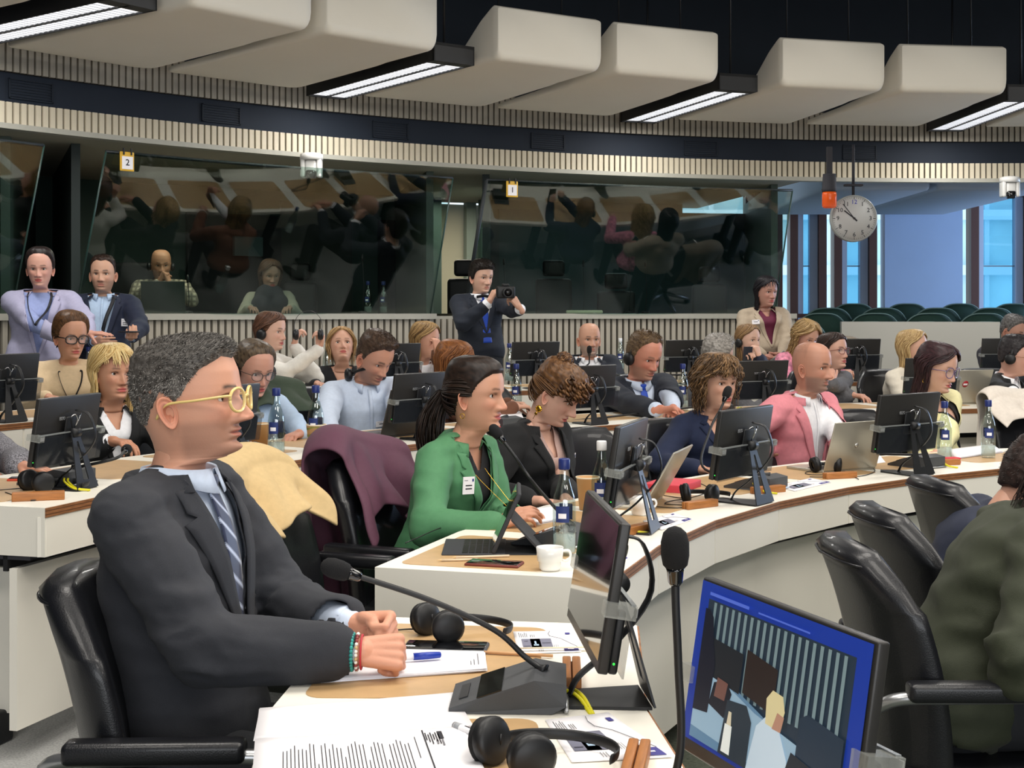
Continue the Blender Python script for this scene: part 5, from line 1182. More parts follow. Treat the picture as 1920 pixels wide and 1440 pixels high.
# row 1
I = person('woman with a dark ponytail in a green blazer with a white badge', 893, 672, 4.55, yaw=66, pitch=3, byaw=58, male=False, hs=1.02, skin='CC9272', browc='3B2A22',
    hair=dict(style='pony', cols=('15100E', '30231C'), top=.011, side=.006, tie=(0, -.118, .0), len=.27, tr=.034, tn=120, wave=.010, tdir=(0, -.18, -1), n=220, seed=2), P=dict(nose=1.05, lip=.85, jaw=.98),
    outfit=suit(GREENB, BLKT, None, w0=.085, tv=.45, lw=.055, colr=False, th=.020, armth=.018, slv=.96, cuffshow=0, badge_=(.74, .095, .052, .058), vshirt=(.055, .78)), lean=.16, seat_h=.46, redness=.6,
    arms=dict(R=arm(935, 985, 4.22, pole=(.7, -.4, -.7), pose='relax', F=(.75, .1, .35), P=(.3, .5, -.6)), L=arm(955, 965, 4.45, pole=(-.7, -.4, -.7), pose='relax', F=(.8, -.4, .2), P=(0, -.3, -.9))))
GW = I
I = person('woman in a black blazer with curly brown hair pinned up, looking down', 1045, 682, 5.35, yaw=66, pitch=32, byaw=52, male=False, hs=1.0, skin='D6A48C', browc='4A3426',
    hair=dict(style='bun', cols=('3A2618', '7A5636'), top=.020, side=.006, hl=HL_BACK, bun=(.0, -.045, .125), br=.040, n=150, seed=4, rough=.006, fs=60,
    fringe=dict(n=90, phi=(-75, 75), z=(.05, .115), len=.05, r=.012, off=.008, turn=10, tr=.004)), P=dict(nose=1.1, lip=.9),
    outfit=suit(BLKB, mat('pale_lace', 'B79A92', .8), None, w0=.085, tv=.30, lw=.05, colr=False, th=.020, armth=.022, slv=.80, cuffshow=0, badge_=(.64, -.115, .05, .058, 2, .012), vshirt=(.05, .62)), lean=.14,
    arms=dict(R=arm(1005, 940, 5.0, pole=(.7, -.4, -.7), pose='type'), L=arm(1060, 935, 5.1, pole=(-.7, -.4, -.7), pose='type')))
CW = I
I = person('woman in a navy cardigan with fringed curly brown hair behind a microphone', 1345, 668, 6.25, yaw=28, pitch=4, byaw=22, male=False, hs=1.02, skin='CF9C80', browc='4A3426',
    hair=dict(style='curly', cols=('3A2A1C', '8A6A48'), top=.020, side=.016, n=330, len=.115, vol=.036, wave=.008, wf=1.6, curlr=.004, front=66, inward=-.15, bangs=.75, seed=6, r=.0026, flare=1, seg=24), outfit=suit(NAVYC, mat('skin_top', 'C9A08A', .8), None, w0=.07, tv=.55, lw=.05, colr=False, th=.016, slv=.97, cuffshow=0, vshirt=(.05, .55), notch=.9), lean=.10,
    arms=dict(L=arm(1415, 895, 5.75, pole=(-.6, -.3, -.8), pose='flat', P=(0, 0, -1)), R=arm(1310, 880, 5.9, pole=(.8, -.3, -.5))))
NW = I
I = person('bald bearded man in a pink blazer over an open white shirt', 1522, 642, 6.75, yaw=50, pitch=5, byaw=38, male=True, hs=1.04, skin='BE8468', browc='2E221C', stubble=('6E6058', .62),
    hair=dict(style='short', bald=1, cols=('5A4A40', '7A6A60'), top=.0, side=.001, hl=[(0, .2), (80, .2), (90, -.0), (104, .03), (120, .0), (140, .02), (180, .0)], n=150, L=.004, edge=.03, rough=.0005, scalp=('4E4038', .24, [(0, .2), (70, .2), (85, .02), (100, .05), (120, .04), (150, .05), (180, .04)]), seed=3),
    outfit=suit(PINKB, WSH, None, w0=.11, tv=.10, lw=.06, open_=28, th=.020, badge_=(.66, -.13, .055, .045, 2), slv=.93, amp=.006), lean=.10, bw=1.06, P=dict(nose=1.1, lip=.8, neck=1.05), seat_h=.46,
    arms=dict(R=arm(1440, 850, 6.7, pole=(1, .1, .0)), L=arm(1600, 880, 6.35, pole=(-.8, -.3, -.6))))
PM = I
I = person('woman in a pale yellow blazer with long dark hair and round glasses', 1757, 645, 7.1, yaw=42, pitch=14, byaw=28, male=False, hs=1.06, skin='CC9C84', browc='2A1E1A',
    hair=dict(style='long', cols=('1C1215', '40282C'), top=.012, side=.010, n=300, len=.21, vol=.016, wave=.003, front=80, inward=.2, seed=9, partx=-.01, tuck=.0), outfit=suit(YELB, mat('floral_top', '1C1A1C', .8, var=.0), None, w0=.075, tv=.35, lw=.045, colr=False, th=.020, slv=.98, cuffshow=0, vshirt=(.045, .66)), lean=.10, bw=1.14, side=.05,
    arms=dict(R=arm(1735, 853, 6.55, pole=(.8, -.3, -.6), pose='relax', F=(.9, -.2, 0)), L=arm(1760, 850, 6.6, pole=(-.9, -.3, -.5), pose='relax', F=(-.9, -.3, 0))))
YW = I
glasses(I, '6B5A80', 'round violet-grey eyeglasses on the woman in the yellow blazer', rw=.027, rh=.026, r=.0022)
# row 2
I = person('blonde woman in a white ruffled blouse and black jacket behind the grey-suited man', 213, 648, 5.75, yaw=42, pitch=2, byaw=40, floor=L2, male=False, hs=.98, skin='C98E6C', browc='5A3D28',
    hair=dict(style='long', cols=('B89458', 'F0D69A'), top=.016, side=.012, n=300, len=.20, vol=.022, wave=.003, front=78, inward=.1, bangs=.12, seed=11, partx=.02), outfit=suit(BLKB, WSH, None, w0=.085, tv=.20, lw=.045, colr=False, th=.018, vshirt=(.05, .7)), lean=.08)
BW = I
I = person('woman in a pale blue shirt with glasses and a headset looking down', 478, 645, 6.35, yaw=38, pitch=18, byaw=28, floor=L2, male=False, hs=1.02, skin='C98F76', browc='3A2A22',
    hair=dict(style='tied', cols=('2E241D', '6B5A46'), top=.018, side=.018, n=200, seed=12, back=.014), outfit=top_(SKYSH, .014, collarm=SKYSH, open_=20, placket=True), lean=.12,
    arms=dict(R=arm(470, 825, 5.95, pole=(.8, -.2, -.6)), L=arm(565, 812, 5.95, pole=(-.8, -.2, -.6), pose='type', F=(-.4, -.9, -.1))))
glasses(I, '4A3F38', 'dark oval eyeglasses on the woman in the pale blue shirt', rw=.025, rh=.021); headphones(I, 'black headset over the hair of the woman in the pale blue shirt'); SW = I
I = person('dark-haired man in a pale blue shirt looking down, headphones round his neck', 702, 626, 6.9, yaw=48, pitch=30, byaw=24, floor=L2, male=True, hs=1.05, skin='C98D70', browc='2E231C', stubble=('5A443A', .35),
    hair=dict(style='short', cols=('33261E', '5E4A3C'), top=.022, side=.006, quiff=.010, n=1400, L=.014, comb=(0, 1, .3), seed=13), outfit=top_(LBLUE, .014, collarm=LBLUE, open_=24, placket=True, badge_=(.52, -.06, .085, .030, 1)), lean=.16, bw=1.05, seat_h=.46,
    arms=dict(R=arm(620, 815, 6.25, pole=(.8, -.2, -.6)), L=arm(735, 800, 6.3, pole=(-.8, -.2, -.6), pose='flat', F=(.8, -.5, 0), P=(0, 0, -1))))
headphones(I, 'black headphones hanging round the neck of the man in the pale blue shirt', True); SM = I
I = person('woman with straight auburn hair seen from behind, between ponytail and photographer', 852, 642, 7.5, yaw=105, pitch=10, byaw=95, floor=L2, male=False, hs=1.0, skin='D2A085',
    hair=dict(style='long', cols=('5A3318', '9A6236'), top=.018, side=.014, n=260, len=.18, vol=.020, wave=.002, front=74, bangs=.1, seed=14), outfit=top_(BRNB, .014), lean=.1)
I = person('man in a navy suit and royal blue tie wearing headphones, looking down', 1208, 625, 7.75, yaw=36, pitch=20, byaw=20, floor=L2, male=True, hs=1.10, skin='CB8468', redness=1.0, browc='6A5040', stubble=('9A8270', .45),
    hair=dict(style='short', cols=('4A3A2C', '80694E'), top=.014, side=.012, n=900, L=.02, comb=(.2, .3, 0), seed=15, hl=[(0, .088), (22, .092), (42, .078), (58, .06), (70, .03), (78, -.008), (88, -.014), (106, .0), (116, -.03), (135, -.07), (180, -.09)]),
    outfit=suit(NAVYS, LBLUE, ROYAL, w0=.08, tv=.28, lw=.065, tb=.15, th=.022, slv=.9, cufr=.040), lean=.12, bw=1.12, seat_h=.47,
    arms=dict(R=arm(1232, 768, 7.1, pole=(.8, -.2, -.6), pose='type', F=(.85, -.2, .1), P=(0, -.2, -1)), L=arm(1262, 765, 7.3, pole=(-.8, -.2, -.6), pose='relax')))
headphones(I, 'black headphones worn by the man with the royal blue tie'); HM = I
I = person('grey-haired person in grey tweed with a headset behind the navy cardigan', 1347, 632, 8.5, yaw=118, pitch=8, byaw=110, floor=L2, male=False, hs=1.0, skin='CFA088',
    hair=dict(style='short', cols=('5E5A55', 'B4AFA8'), top=.024, side=.018, n=1100, L=.022, seed=16, hl=HL_F, rough=.006), outfit=top_(GREYJ, .02), lean=.1)
headphones(I, 'black headset on the grey-haired person')
I = person('dark-haired woman in grey with red-rimmed glasses, hand on her chin', 1562, 625, 8.8, yaw=40, pitch=-4, byaw=30, floor=L2, male=False, hs=1.0, skin='D09C84', browc='2A1E1A',
    hair=dict(style='long', cols=('1E1614', '44312A'), top=.010, side=.008, hl=HL_BACK, n=200, len=.24, vol=.012, wave=.006, front=95, seed=17), outfit=top_(GREYJ, .018), lean=.1,
    arms=dict(L=arm(1560, 720, 8.25, pole=(-.9, .2, -.9), pose='chin', F=(-.1, .35, 1), P=(0, 1, 0))))
glasses(I, '6B1F2A', 'dark red eyeglasses on the woman resting her chin', rw=.026, rh=.021)
I = person('blonde woman in a cream jacket half hidden by the dark-haired woman', 1712, 620, 8.9, yaw=48, pitch=-4, byaw=40, floor=L2, male=False, hs=1.0, skin='D3A084', browc='6A4A30',
    hair=dict(style='long', cols=('9A7A4E', 'D9BC88'), top=.012, side=.010, n=260, len=.16, vol=.014, wave=.003, front=82, seed=18, tuck=.0), outfit=suit(CREAMJ, WSH, None, w0=.07, tv=.4, lw=.05, colr=False, th=.018), lean=.1)
I = person('person in a dark jacket and white shirt with headphones at the right edge', 1903, 632, 8.6, yaw=62, pitch=12, byaw=45, floor=L2, male=True, hs=1.02, skin='CF9A84',
    hair=dict(style='short', cols=('1C1A1C', '3A3638'), top=.018, side=.010, n=700, seed=19), outfit=suit(BLKB, WSH, None, w0=.09, tv=.3, lw=.05, open_=24), lean=.12,
    arms=dict(R=arm(1900, 735, 7.9, pole=(.8, -.3, -.6))))
headphones(I, 'black headphones on the person in the dark jacket at the right edge'); glasses(I, '8A5A3A', 'thin brown eyeglasses at the right edge', r=.0014)
# row 3
I = person('woman in a beige sweater with a lanyard and black and white glasses', 133, 590, 7.3, yaw=40, pitch=10, byaw=25, floor=L3, male=False, hs=1.0, skin='C98F6E', browc='4A3426',
    hair=dict(style='tied', cols=('2E1E12', '6B4A2E'), top=.026, side=.020, tie=(0, -.115, -.04), n=220, seed=20, back=.01), outfit=top_(BEIGE, .015, turtle=True, lanyard=1), lean=.1, bw=1.08)
glasses(I, '1A1214', 'chunky black and white eyeglasses on the woman in beige', rw=.029, rh=.022, r=.0035, roundness=2.8)
I = person('young woman in white with long brown hair holding up a pair of headphones', 508, 586, 8.3, yaw=68, pitch=4, byaw=60, floor=L3, male=False, hs=.98, skin='D8A890',
    hair=dict(style='long', cols=('3A261C', '6B4A38'), top=.010, side=.008, hl=HL_BACK, n=220, len=.20, vol=.014, front=105, seed=21, behind=True), outfit=top_(WKNIT, .014), lean=.06,
    arms=dict(R=arm(598, 655, 8.15, pole=(.5, .2, -1), pose='hold', F=(.1, .0, 1), P=(-.3, -.6, 0)), L=arm(552, 650, 8.35, pole=(-.5, .2, -1), pose='hold', F=(.1, 0, 1), P=(.6, 0, 0))))
headphones(I, 'black headphones over the long brown hair of the young woman in white')
I = person('short-haired fair woman in black tilting her face upwards', 640, 616, 8.7, yaw=14, pitch=-22, byaw=8, floor=L3, male=False, hs=.98, skin='CF9A7E', browc='6A4A34',
    hair=dict(style='long', cols=('7A5A36', 'C9A470'), top=.014, side=.012, n=180, len=.07, vol=.020, front=74, seed=22, flare=1), outfit=top_(BLKT, .014, vcut=(.06, .6)), lean=.02)
I = person('woman in a brown jacket with long dark blonde hair, fingers at her lips', 798, 605, 9.1, yaw=62, pitch=4, byaw=40, floor=L3, male=False, hs=1.0, skin='CC9478',
    hair=dict(style='long', cols=('5A4228', 'A88858'), top=.012, side=.010, n=240, len=.19, vol=.016, front=84, seed=23), outfit=suit(BRNB, WSH, None, w0=.07, tv=.5, lw=.05, colr=False, th=.02), lean=.12,
    arms=dict(L=arm(820, 662, 8.75, pole=(-.5, .2, -1), pose='chin', F=(-.1, .2, 1), P=(-.6, .6, 0))))
I = person('bald man in a dark jacket and open white shirt facing forward', 1105, 606, 9.8, yaw=12, pitch=2, byaw=4, floor=L3, male=True, hs=1.0, skin='CC9678', browc='4A3A30', stubble=('9A9088', .55),
    hair=dict(style='short', bald=1, cols=('5A5048', '8A8078'), top=.0, side=.002, hl=[(0, .2), (80, .2), (90, .0), (104, .03), (120, .0), (150, .02), (180, .0)], n=120, L=.004, edge=.03, rough=.0005, seed=24), outfit=suit(NAVYS, WSH, None, w0=.10, tv=.2, lw=.06, open_=26), lean=.04, bw=1.02,
    arms=dict(L=dict(w=(-.10, .40, .79)), R=dict(w=(.10, .40, .79))))
BM = I
I = person('girl with a headset and long straight hair holding a dark phone', 1403, 609, 10.0, yaw=36, pitch=0, byaw=20, floor=L3, male=False, hs=.98, skin='D9AC94', browc='7A5A42',
    hair=dict(style='long', cols=('5E4630', '9A7A54'), top=.008, side=.007, n=220, len=.26, vol=.010, front=92, seed=25), outfit=top_(NAVYJ, .014), lean=.08,
    arms=dict(R=arm(1398, 690, 9.6, pole=(.6, .2, -1), pose='hold', F=(.1, 0, 1), P=(.3, -.5, 0)), L=arm(1425, 672, 9.6, pole=(-.6, .2, -1), pose='chin', F=(-.3, .2, 1), P=(-.6, .6, 0))))
headphones(I, 'black headphones on the girl holding the phone'); PG = I
I = person('woman in a pink floral jacket with curly blonde hair looking down', 1512, 602, 10.3, yaw=28, pitch=24, byaw=20, floor=L3, male=False, hs=1.0, skin='D3A086',
    hair=dict(style='curly', cols=('7A6038', 'C0A070'), top=.014, side=.012, n=260, len=.22, vol=.030, wave=.012, wf=1.8, front=80, seed=26, inward=-.3, flare=1), outfit=top_(mat('pink_floral', 'D98AA0', .8, var=.5, vscale=30), .016), lean=.12)
I = person('grey-haired man in a dark jacket at the far right edge', 1899, 592, 10.5, yaw=40, pitch=22, byaw=20, floor=L3, male=True, hs=1.0, skin='B98872',
    hair=dict(style='short', cols=('3A3838', '7A7876'), top=.014, side=.008, n=600, seed=27), outfit=top_(mat('dark_grey_jacket', '3A3A42', .8), .02), lean=.12)
# standing
I = person('standing woman in an open lilac blazer with a black lanyard, talking', 75, 468, 8.3, yaw=12, pitch=6, byaw=14, floor=L3, sit=False, male=False, hs=.98, skin='D39A84', browc='2A1E1A',
    hair=dict(style='tied', cols=('140F10', '2E2422'), top=.022, side=.014, n=180, seed=28), outfit=suit(LILAC, LILT, None, w0=.10, tv=.0, lw=.05, colr=False, th=.022, slv=.95, cuffshow=0), lean=.0, bw=1.18,
    arms=dict(R=arm(112, 632, 7.95, pole=(.9, -.3, -.6), pose='relax', F=(.9, -.3, 0)), L=arm(165, 626, 8.0, pole=(-.9, -.2, -.6), pose='flat', F=(.95, -.3, .05), P=(0, .2, -1))))
I['chest']('lanyard', [(.985, -.065), (.9, -.07), (.7, -.05), (.5, -.012), (.44, 0), (.5, .012), (.7, .05), (.9, .07), (.985, .065)], I['sb'], mat('lanyard_black', '15161C', .6), .007, off=.02); LW = I
I = person('standing young man in a navy blazer, pale blue shirt and dark lanyard', 193, 480, 8.8, yaw=8, pitch=2, byaw=10, floor=L3, sit=False, male=True, hs=1.0, skin='CC9A7C', browc='2A1E1A', stubble=('4A3A32', .4),
    hair=dict(style='short', cols=('241A16', '3E2E26'), top=.012, side=.004, n=700, L=.010, seed=29), outfit=suit(NAVYJ, SKYSH, None, w0=.10, tv=.0, lw=.045, open_=22, th=.018, badge_=(.55, -.14, .045, .05, 2)), lean=.0,
    arms=dict(R=arm(175, 640, 8.45, pole=(.9, -.3, -.6), pose='relax'), L=arm(245, 632, 8.4, pole=(-.9, -.2, -.6), pose='hold', F=(.3, -.9, 0), P=(0, 0, 1))))
I['chest']('lanyard', [(.985, -.065), (.9, -.07), (.6, -.03), (.3, 0), (.2, 0)], I['sb'], MATS['lanyard_black'], .012, off=.02); NM = I
I = person('standing photographer in a dark suit and royal blue tie raising a camera', 903, 490, 10.3, yaw=34, pitch=8, byaw=22, floor=L3, sit=False, male=True, hs=1.02, skin='CFA086', browc='241C1A',
    hair=dict(style='short', cols=('17130F', '2E2622'), top=.020, side=.016, n=1100, L=.03, comb=(.2, .6, -.3), seed=30, hl=[(0, .062), (22, .058), (42, .052), (58, .04), (70, .012), (78, -.02), (88, -.03), (104, -.01), (116, -.04), (135, -.075), (180, -.09)]),
    outfit=suit(NAVYS, WSH, ROYAL, w0=.07, tv=.30, lw=.06, tb=.12, th=.020, slv=.88, cufr=.040), lean=.0,
    arms=dict(R=arm(916, 568, 9.95, pole=(.7, .0, -1), pose='hold', F=(.45, -.1, .85), P=(.6, .3, 0)), L=arm(976, 580, 9.85, pole=(-.7, .0, -1), pose='hold', F=(-.55, -.1, .8), P=(-.6, .3, .3))))
PH = I
I = person('standing woman in a beige blazer and burgundy top, hands clasped', 1437, 519, 10.8, yaw=24, pitch=6, byaw=8, floor=L3, sit=False, male=False, hs=1.0, skin='B98470', browc='1A1214',
    hair=dict(style='long', cols=('0C0A0E', '1C181E'), top=.012, side=.010, n=260, len=.22, vol=.014, front=90, seed=31, bangs=.1), outfit=suit(BEIB, BURG, None, w0=.085, tv=.0, lw=.05, colr=False, th=.02, vshirt=(.045, .72), slv=.95, cuffshow=0, badge_=(.66, .11, .06, .035, 1)), lean=.0, bw=1.08,
    arms=dict(R=arm(1432, 668, 10.5, pole=(.9, -.2, -.3), pose='relax', F=(.8, -.4, -.3)), L=arm(1465, 668, 10.5, pole=(-.9, -.2, -.3), pose='relax', F=(-.8, -.4, -.3))))
BG = I
# behind the booth glass
PLAID = mat('plaid_shirt', 'A89880', .85)
nt = PLAID.node_tree; tc = nt.nodes.new('ShaderNodeTexCoord'); ck = []
for ax_, rot in (('X', 0), ('Z', 0)):
    wv = nt.nodes.new('ShaderNodeTexWave'); wv.bands_direction = ax_; wv.inputs['Scale'].default_value = 8; nt.links.new(tc.outputs['Object'], wv.inputs['Vector']); ck.append(wv)
mx = nt.nodes.new('ShaderNodeMix'); mx.data_type = 'RGBA'; mx.inputs[6].default_value = lin('C9BDA6'); mx.inputs[7].default_value = lin('3A302C'); ml = nt.nodes.new('ShaderNodeMath'); ml.operation = 'MAXIMUM'
nt.links.new(ck[0].outputs['Fac'], ml.inputs[0]); nt.links.new(ck[1].outputs['Fac'], ml.inputs[1])
ad = nt.nodes.new('ShaderNodeMath'); ad.operation = 'MULTIPLY'; nt.links.new(ml.outputs[0], ad.inputs[1]); ad.inputs[0].default_value = .8; nt.links.new(ad.outputs[0], mx.inputs[0]); nt.links.new(mx.outputs[2], nt.nodes['Principled BSDF'].inputs['Base Color'])
I = person('bald man in a checked shirt with a headset, hands clasped behind the booth glass', 302, 468, 10.7, yaw=20, pitch=10, byaw=10, floor=.75, male=True, hs=1.0, skin='C88A66', stubble=('5A4438', .4), browc='2A1E1A',
    hair=dict(style='short', bald=1, cols=('3A2A22', '5A463A'), top=.0, side=.002, hl=HL_BALD, n=80, L=.004, edge=.03, rough=.0005, seed=33), outfit=top_(PLAID, .014, collarm=PLAID, open_=20), lean=.06,
    arms=dict(R=arm(298, 532, 10.35, pole=(.9, .2, -.8), pose='fist', F=(.3, .1, .9)), L=arm(318, 534, 10.35, pole=(-.9, .2, -.8), pose='fist', F=(-.3, .1, .9))))
headphones(I, 'black headset on the bald man in the booth')
I = person('woman with long hair and a dark scarf seated behind the booth glass', 507, 488, 10.9, yaw=25, pitch=12, byaw=10, floor=.68, male=False, hs=1.0, skin='A87F6C',
    hair=dict(style='long', cols=('3A2A22', '6B5040'), top=.012, side=.010, n=200, len=.18, vol=.018, front=78, seed=34), outfit=top_(mat('grey_sweater', '9A9688', .9), .015), lean=.08)
SCW = I
# foreground right
I = person('person in an olive green jacket on the nearest right chair, head out of frame', 2020, 770, 3.05, yaw=80, pitch=20, byaw=84, floor=0, male=False, hs=.98, skin='C99378',
    hair=dict(style='long', cols=('1C1412', '34261F'), n=160, len=.12, vol=.012, front=90, seed=35), outfit=top_(OLIVE, .032, amp=.010, collarm=OLIVE, open_=30, hcol=.04), lean=.28, bw=1.08, seat_h=.46,
    arms=dict(R=dict(w=(.22, .30, .68), pole=(.6, -.5, -.6)), L=dict(w=(-.2, .35, .70))))
I = person('person in a dark navy jacket leaning forward behind the olive jacket', 1945, 822, 3.95, yaw=85, pitch=35, byaw=88, floor=0, male=True, hs=1.0, skin='C99378',
    hair=dict(style='short', cols=('1A1412', '382A26'), top=.020, side=.016, n=600, L=.03, seed=36, hl=HL_F), outfit=top_(NAVYJ, .028, amp=.008), lean=.22, bw=.95, seat_h=.46,
    arms=dict(R=dict(w=(.2, .5, .76)), L=dict(w=(-.2, .5, .76))))
I = person('person in a black and white knitted sleeve at the left edge', -90, 690, 5.0, yaw=40, byaw=40, floor=L2, male=False, hs=.98, skin='CC9478',
    hair=dict(style='long', cols=('2A1E18', '4A382C'), n=120, len=.18, vol=.012, seed=37), outfit=top_(mat('speckled_knit', '77767C', .9, var=.9, vscale=200), .02), lean=.1,
    arms=dict(R=arm(-60, 880, 4.75), L=arm(32, 872, 4.72, pole=(-.9, -.2, -.5), pose='flat', F=(.9, -.3, -.05), P=(0, 0, -1))))
# ================= CHAIRS IN PLACE
chair(4.98, 153.6, 0, 'black armchair of the woman in green, with the purple coat over its back', 4)
chair(4.96, 161.8, 0, 'black armchair with a beige coat, behind the grey-suited man', 0)
put(copy_tree(CH, (0, 0, 0), 0, 'black armchair holding the man in the charcoal suit'), TR(-.55, 2.64, 0) @ RZ(math.radians(92)))
for th, lb in ((146.2, 'black armchair under the woman in the black blazer'), (137.8, 'empty black armchair between the curly-haired woman and the navy cardigan'), (130.6, 'black armchair under the woman in the navy cardigan'),
               (122.6, 'black armchair under the man in pink'), (112.5, 'black armchair under the woman in pale yellow'), (117.5, 'empty grey-lit armchair right of the man in pink'), (105.0, 'black armchair with the pink and white coat')):
    chair(5.02 if th not in (137.8, 117.5, 105.0) else 4.95, th, 0, lb)
for k, (th, R) in enumerate(((147, 6.72), (138.5, 6.72), (129, 6.72), (119.0, 6.72), (108.0, 6.72), (103.5, 6.72), (97.5, 6.72), (92, 6.72))):
    chair(R, th, L2, 'black armchair of the middle ring, %s' % ['behind the blonde woman', 'under the woman with the headset', 'under the man in pale blue', 'under the auburn-haired woman', 'under the man with the royal blue tie', 'under the grey-haired person', 'behind the pink blazer', 'beside the cream jacket'][k])
for k, (px, Y, zf, lb) in enumerate(((1690, 3.05, 0, 'front right black armchair carrying the olive jacket'), (1745, 3.58, 0, 'second right black armchair, its tall back facing the camera'), (1835, 4.2, 0, 'third right black armchair beside the navy jacket'))):
    o = copy_tree(CH, (0, 0, 0), 0, lb); put(o, TR((1.07, 1.28, 1.62)[k], Y, -.012) @ RZ(math.radians(90+k*3)))
# ================= SMALL PROPS
def mic(M, label, tip, base=True, pts=None, base_sz=(.075, .10), nomic=False, flat=False):
    """M: base matrix on the desk (+Y towards the sitter); tip and pts in world space"""
    r = empty('conference_microphone', (0, 0, 0), 0, label, 'microphone', 'gooseneck microphones'); put(r, M); MI = M.inverted(); w_, d = base_sz
    mb = MB(); G_ = mat('mic_base_grey', '45474A', .5, bump=.1, bscale=500)
    mb.add([(-w_, d, .001), (w_, d, .001), (w_, -d*.75, .001), (-w_, -d*.75, .001), (-w_, d, .010), (w_, d, .010), (w_, -d*.45, .058), (-w_, -d*.45, .058), (w_*.9, -d, .05), (-w_*.9, -d, .05), (w_*.9, -d, .012), (-w_*.9, -d, .012)],
           [(0, 1, 2, 3), (0, 4, 5, 1), (4, 7, 6, 5), (7, 9, 8, 6), (9, 11, 10, 8), (11, 3, 2, 10), (1, 5, 6, 8, 10, 2), (4, 0, 3, 11, 9, 7)], G_); mb.build('base', r)
    s = math.atan2(.048, d*1.45); T = TR(0, d, .0105) @ RX(-s) 
    mb = MB(); mb.box(-w_*.98, w_*.98, -d*.95, -d*.5, .0, .0015, PHONE_G, T); mb.build('touch_panel', r)
    mb = MB(); mb.box(-w_*.55, w_*.55, -d*.32, -d*.16, .0, .0015, mat('mic_slot', '2A2B2D', .5), T); mb.build('speaker_slot', r)
    mb = MB(); mb.tube([(-w_, -d, .006), (w_, -d, .006)], .004, SILV); mb.build('trim', r)
    P_ = [MI @ Vector(p) for p in (pts or [])]; P_ = bez([(0, -d*.62, .055)]+P_+[MI @ Vector(tip)], 36); n = len(P_)
    mb = MB(); mb.tube(P_, [.013, .010, .007]+[.0052]*(n-3), BLACKM, n=10); mb.build('gooseneck', r)
    d_ = (P_[-1]-P_[-3]).normalized(); mb = MB(); e = P_[-1]; foam = mat('foam_black', '141416', .95, bump=.6, bscale=900)
    mb.tube([e-d_*.022, e-d_*.018, e-d_*.004, e], [.006, .009, .0105, .012], PHONE_G, n=14); mb.build('collar', r)
    mb = MB(); mb.tube([e-d_*.002, e+d_*.004, e+d_*.016, e+d_*.032, e+d_*.044, e+d_*.050, e+d_*.052], [.010, .0155, .0178, .0178, .0145, .008, .002], foam, n=18); mb.build('foam_cover', r); return r
mic(TR(-.005, 2.335, .74) @ RZ(math.radians(90-2)), 'large gooseneck microphone on the nearest desk, pointing at the grey-suited man', PT(655, 1075, 2.33), pts=[PT(985, 1232, 2.35), PT(925, 1180, 2.35), PT(800, 1123, 2.34)])
mic(TR(.13, 1.66, .74) @ RZ(math.radians(100)), 'upright blurred microphone at bottom centre-right of the nearest desk', PT(1266, 1065, 1.66), pts=[PT(1276, 1400, 1.66), PT(1272, 1250, 1.66), PT(1267, 1130, 1.66)])
mic(LOCM(1, 158.4, .30), 'thin microphone leaning across the woman in the black blazer', PT(938, 820, 4.35), pts=[PT(1000, 905, 4.3), PT(965, 855, 4.33)])
mic(LOCM(1, 138.6, .24), 'microphone curving up to the woman in the navy cardigan', PT(1360, 745, 5.5), pts=[PT(1322, 880, 5.25), PT(1330, 810, 5.4), PT(1352, 765, 5.48)])
mic(LOCM(1, 123.6, .24), 'microphone base beside the eyeglasses in front of the man in pink', PT(1600, 800, 6.1), pts=[PT(1610, 845, 5.95)])
mic(LOCM(2, 151.5, .26), 'microphone base left of the yellow cable on the middle desk', PT(420, 790, 5.5), pts=[PT(425, 835, 5.3)])
mic(LOCM(2, 135.2, .26), 'microphone base in front of the man in the pale blue shirt', PT(800, 790, 6.4), pts=[PT(790, 815, 6.2)])
mic(LOCM(2, 120.6, .26), 'microphone base under the monitor by the royal blue tie', PT(1040, 770, 7.2), pts=[PT(1050, 790, 7.0)])
mic(LOCM(3, 112.6, .24), 'upright microphone in front of the bald man in the dark jacket', PT(1105, 662, 9.2), pts=[PT(1105, 700, 9.1), PT(1105, 680, 9.2)])
mic(LOCM(2, 160.2, .30), 'microphone base behind the left monitor and headphones', PT(235, 845, 4.5), pts=[PT(215, 860, 4.35)])
def hp_desk(px, py, z, rz, label, s=1.0, col=BLACKM):
    c = DK(px, py, z); r = empty('headphones', c, rz, label, 'headphones', 'headphones on the desks')
    mb = MB(); mb.tube([(.0+.085*s*math.sin(a), .02*math.sin(a*2), .045*s+.0+.0*a+.0) if 0 else (.09*s*(1-math.cos(a))*.95, .075*s*math.sin(a)*0+.07*s*math.sin(a)*1.0-.0, .04*s-.022*s*math.sin(a/2)) for a in np.linspace(.3, math.pi*1.25, 26)], .008*s, col, n=8, flat=(0, 0, 1)); mb.build('headband', r)
    for k, (x, y) in enumerate(((-.005*s, .03*s), (.03*s, -.06*s))):
        M = TR(x, y, .034*s) @ RZ(.6-k*.5) @ RX(math.radians(78+k*14)); mb = MB(); mb.lathe([(.001, -.016*s), (.029*s, -.016*s), (.034*s, -.008*s), (.034*s, .004*s), (.028*s, .009*s), (.010*s, .012*s), (.001, .012*s)], col, M); mb.build('earcup', r)
        mb = MB(); mb.lathe([(.014*s, -.019*s), (.026*s, -.024*s), (.033*s, -.018*s), (.03*s, -.012*s)], mat('ear_pad', '0E0E10', .8), M, cap=False); mb.build('ear_pad', r)
    mb = MB(); mb.tube(bez([(0, .03*s, .01), (-.05, .07, .003), (-.12, .04, .003), (-.10, -.04, .003), (-.17, -.05, .003), (-.2, .03, .003)], 30), .0018, col, n=5); mb.build('cable', r); return r
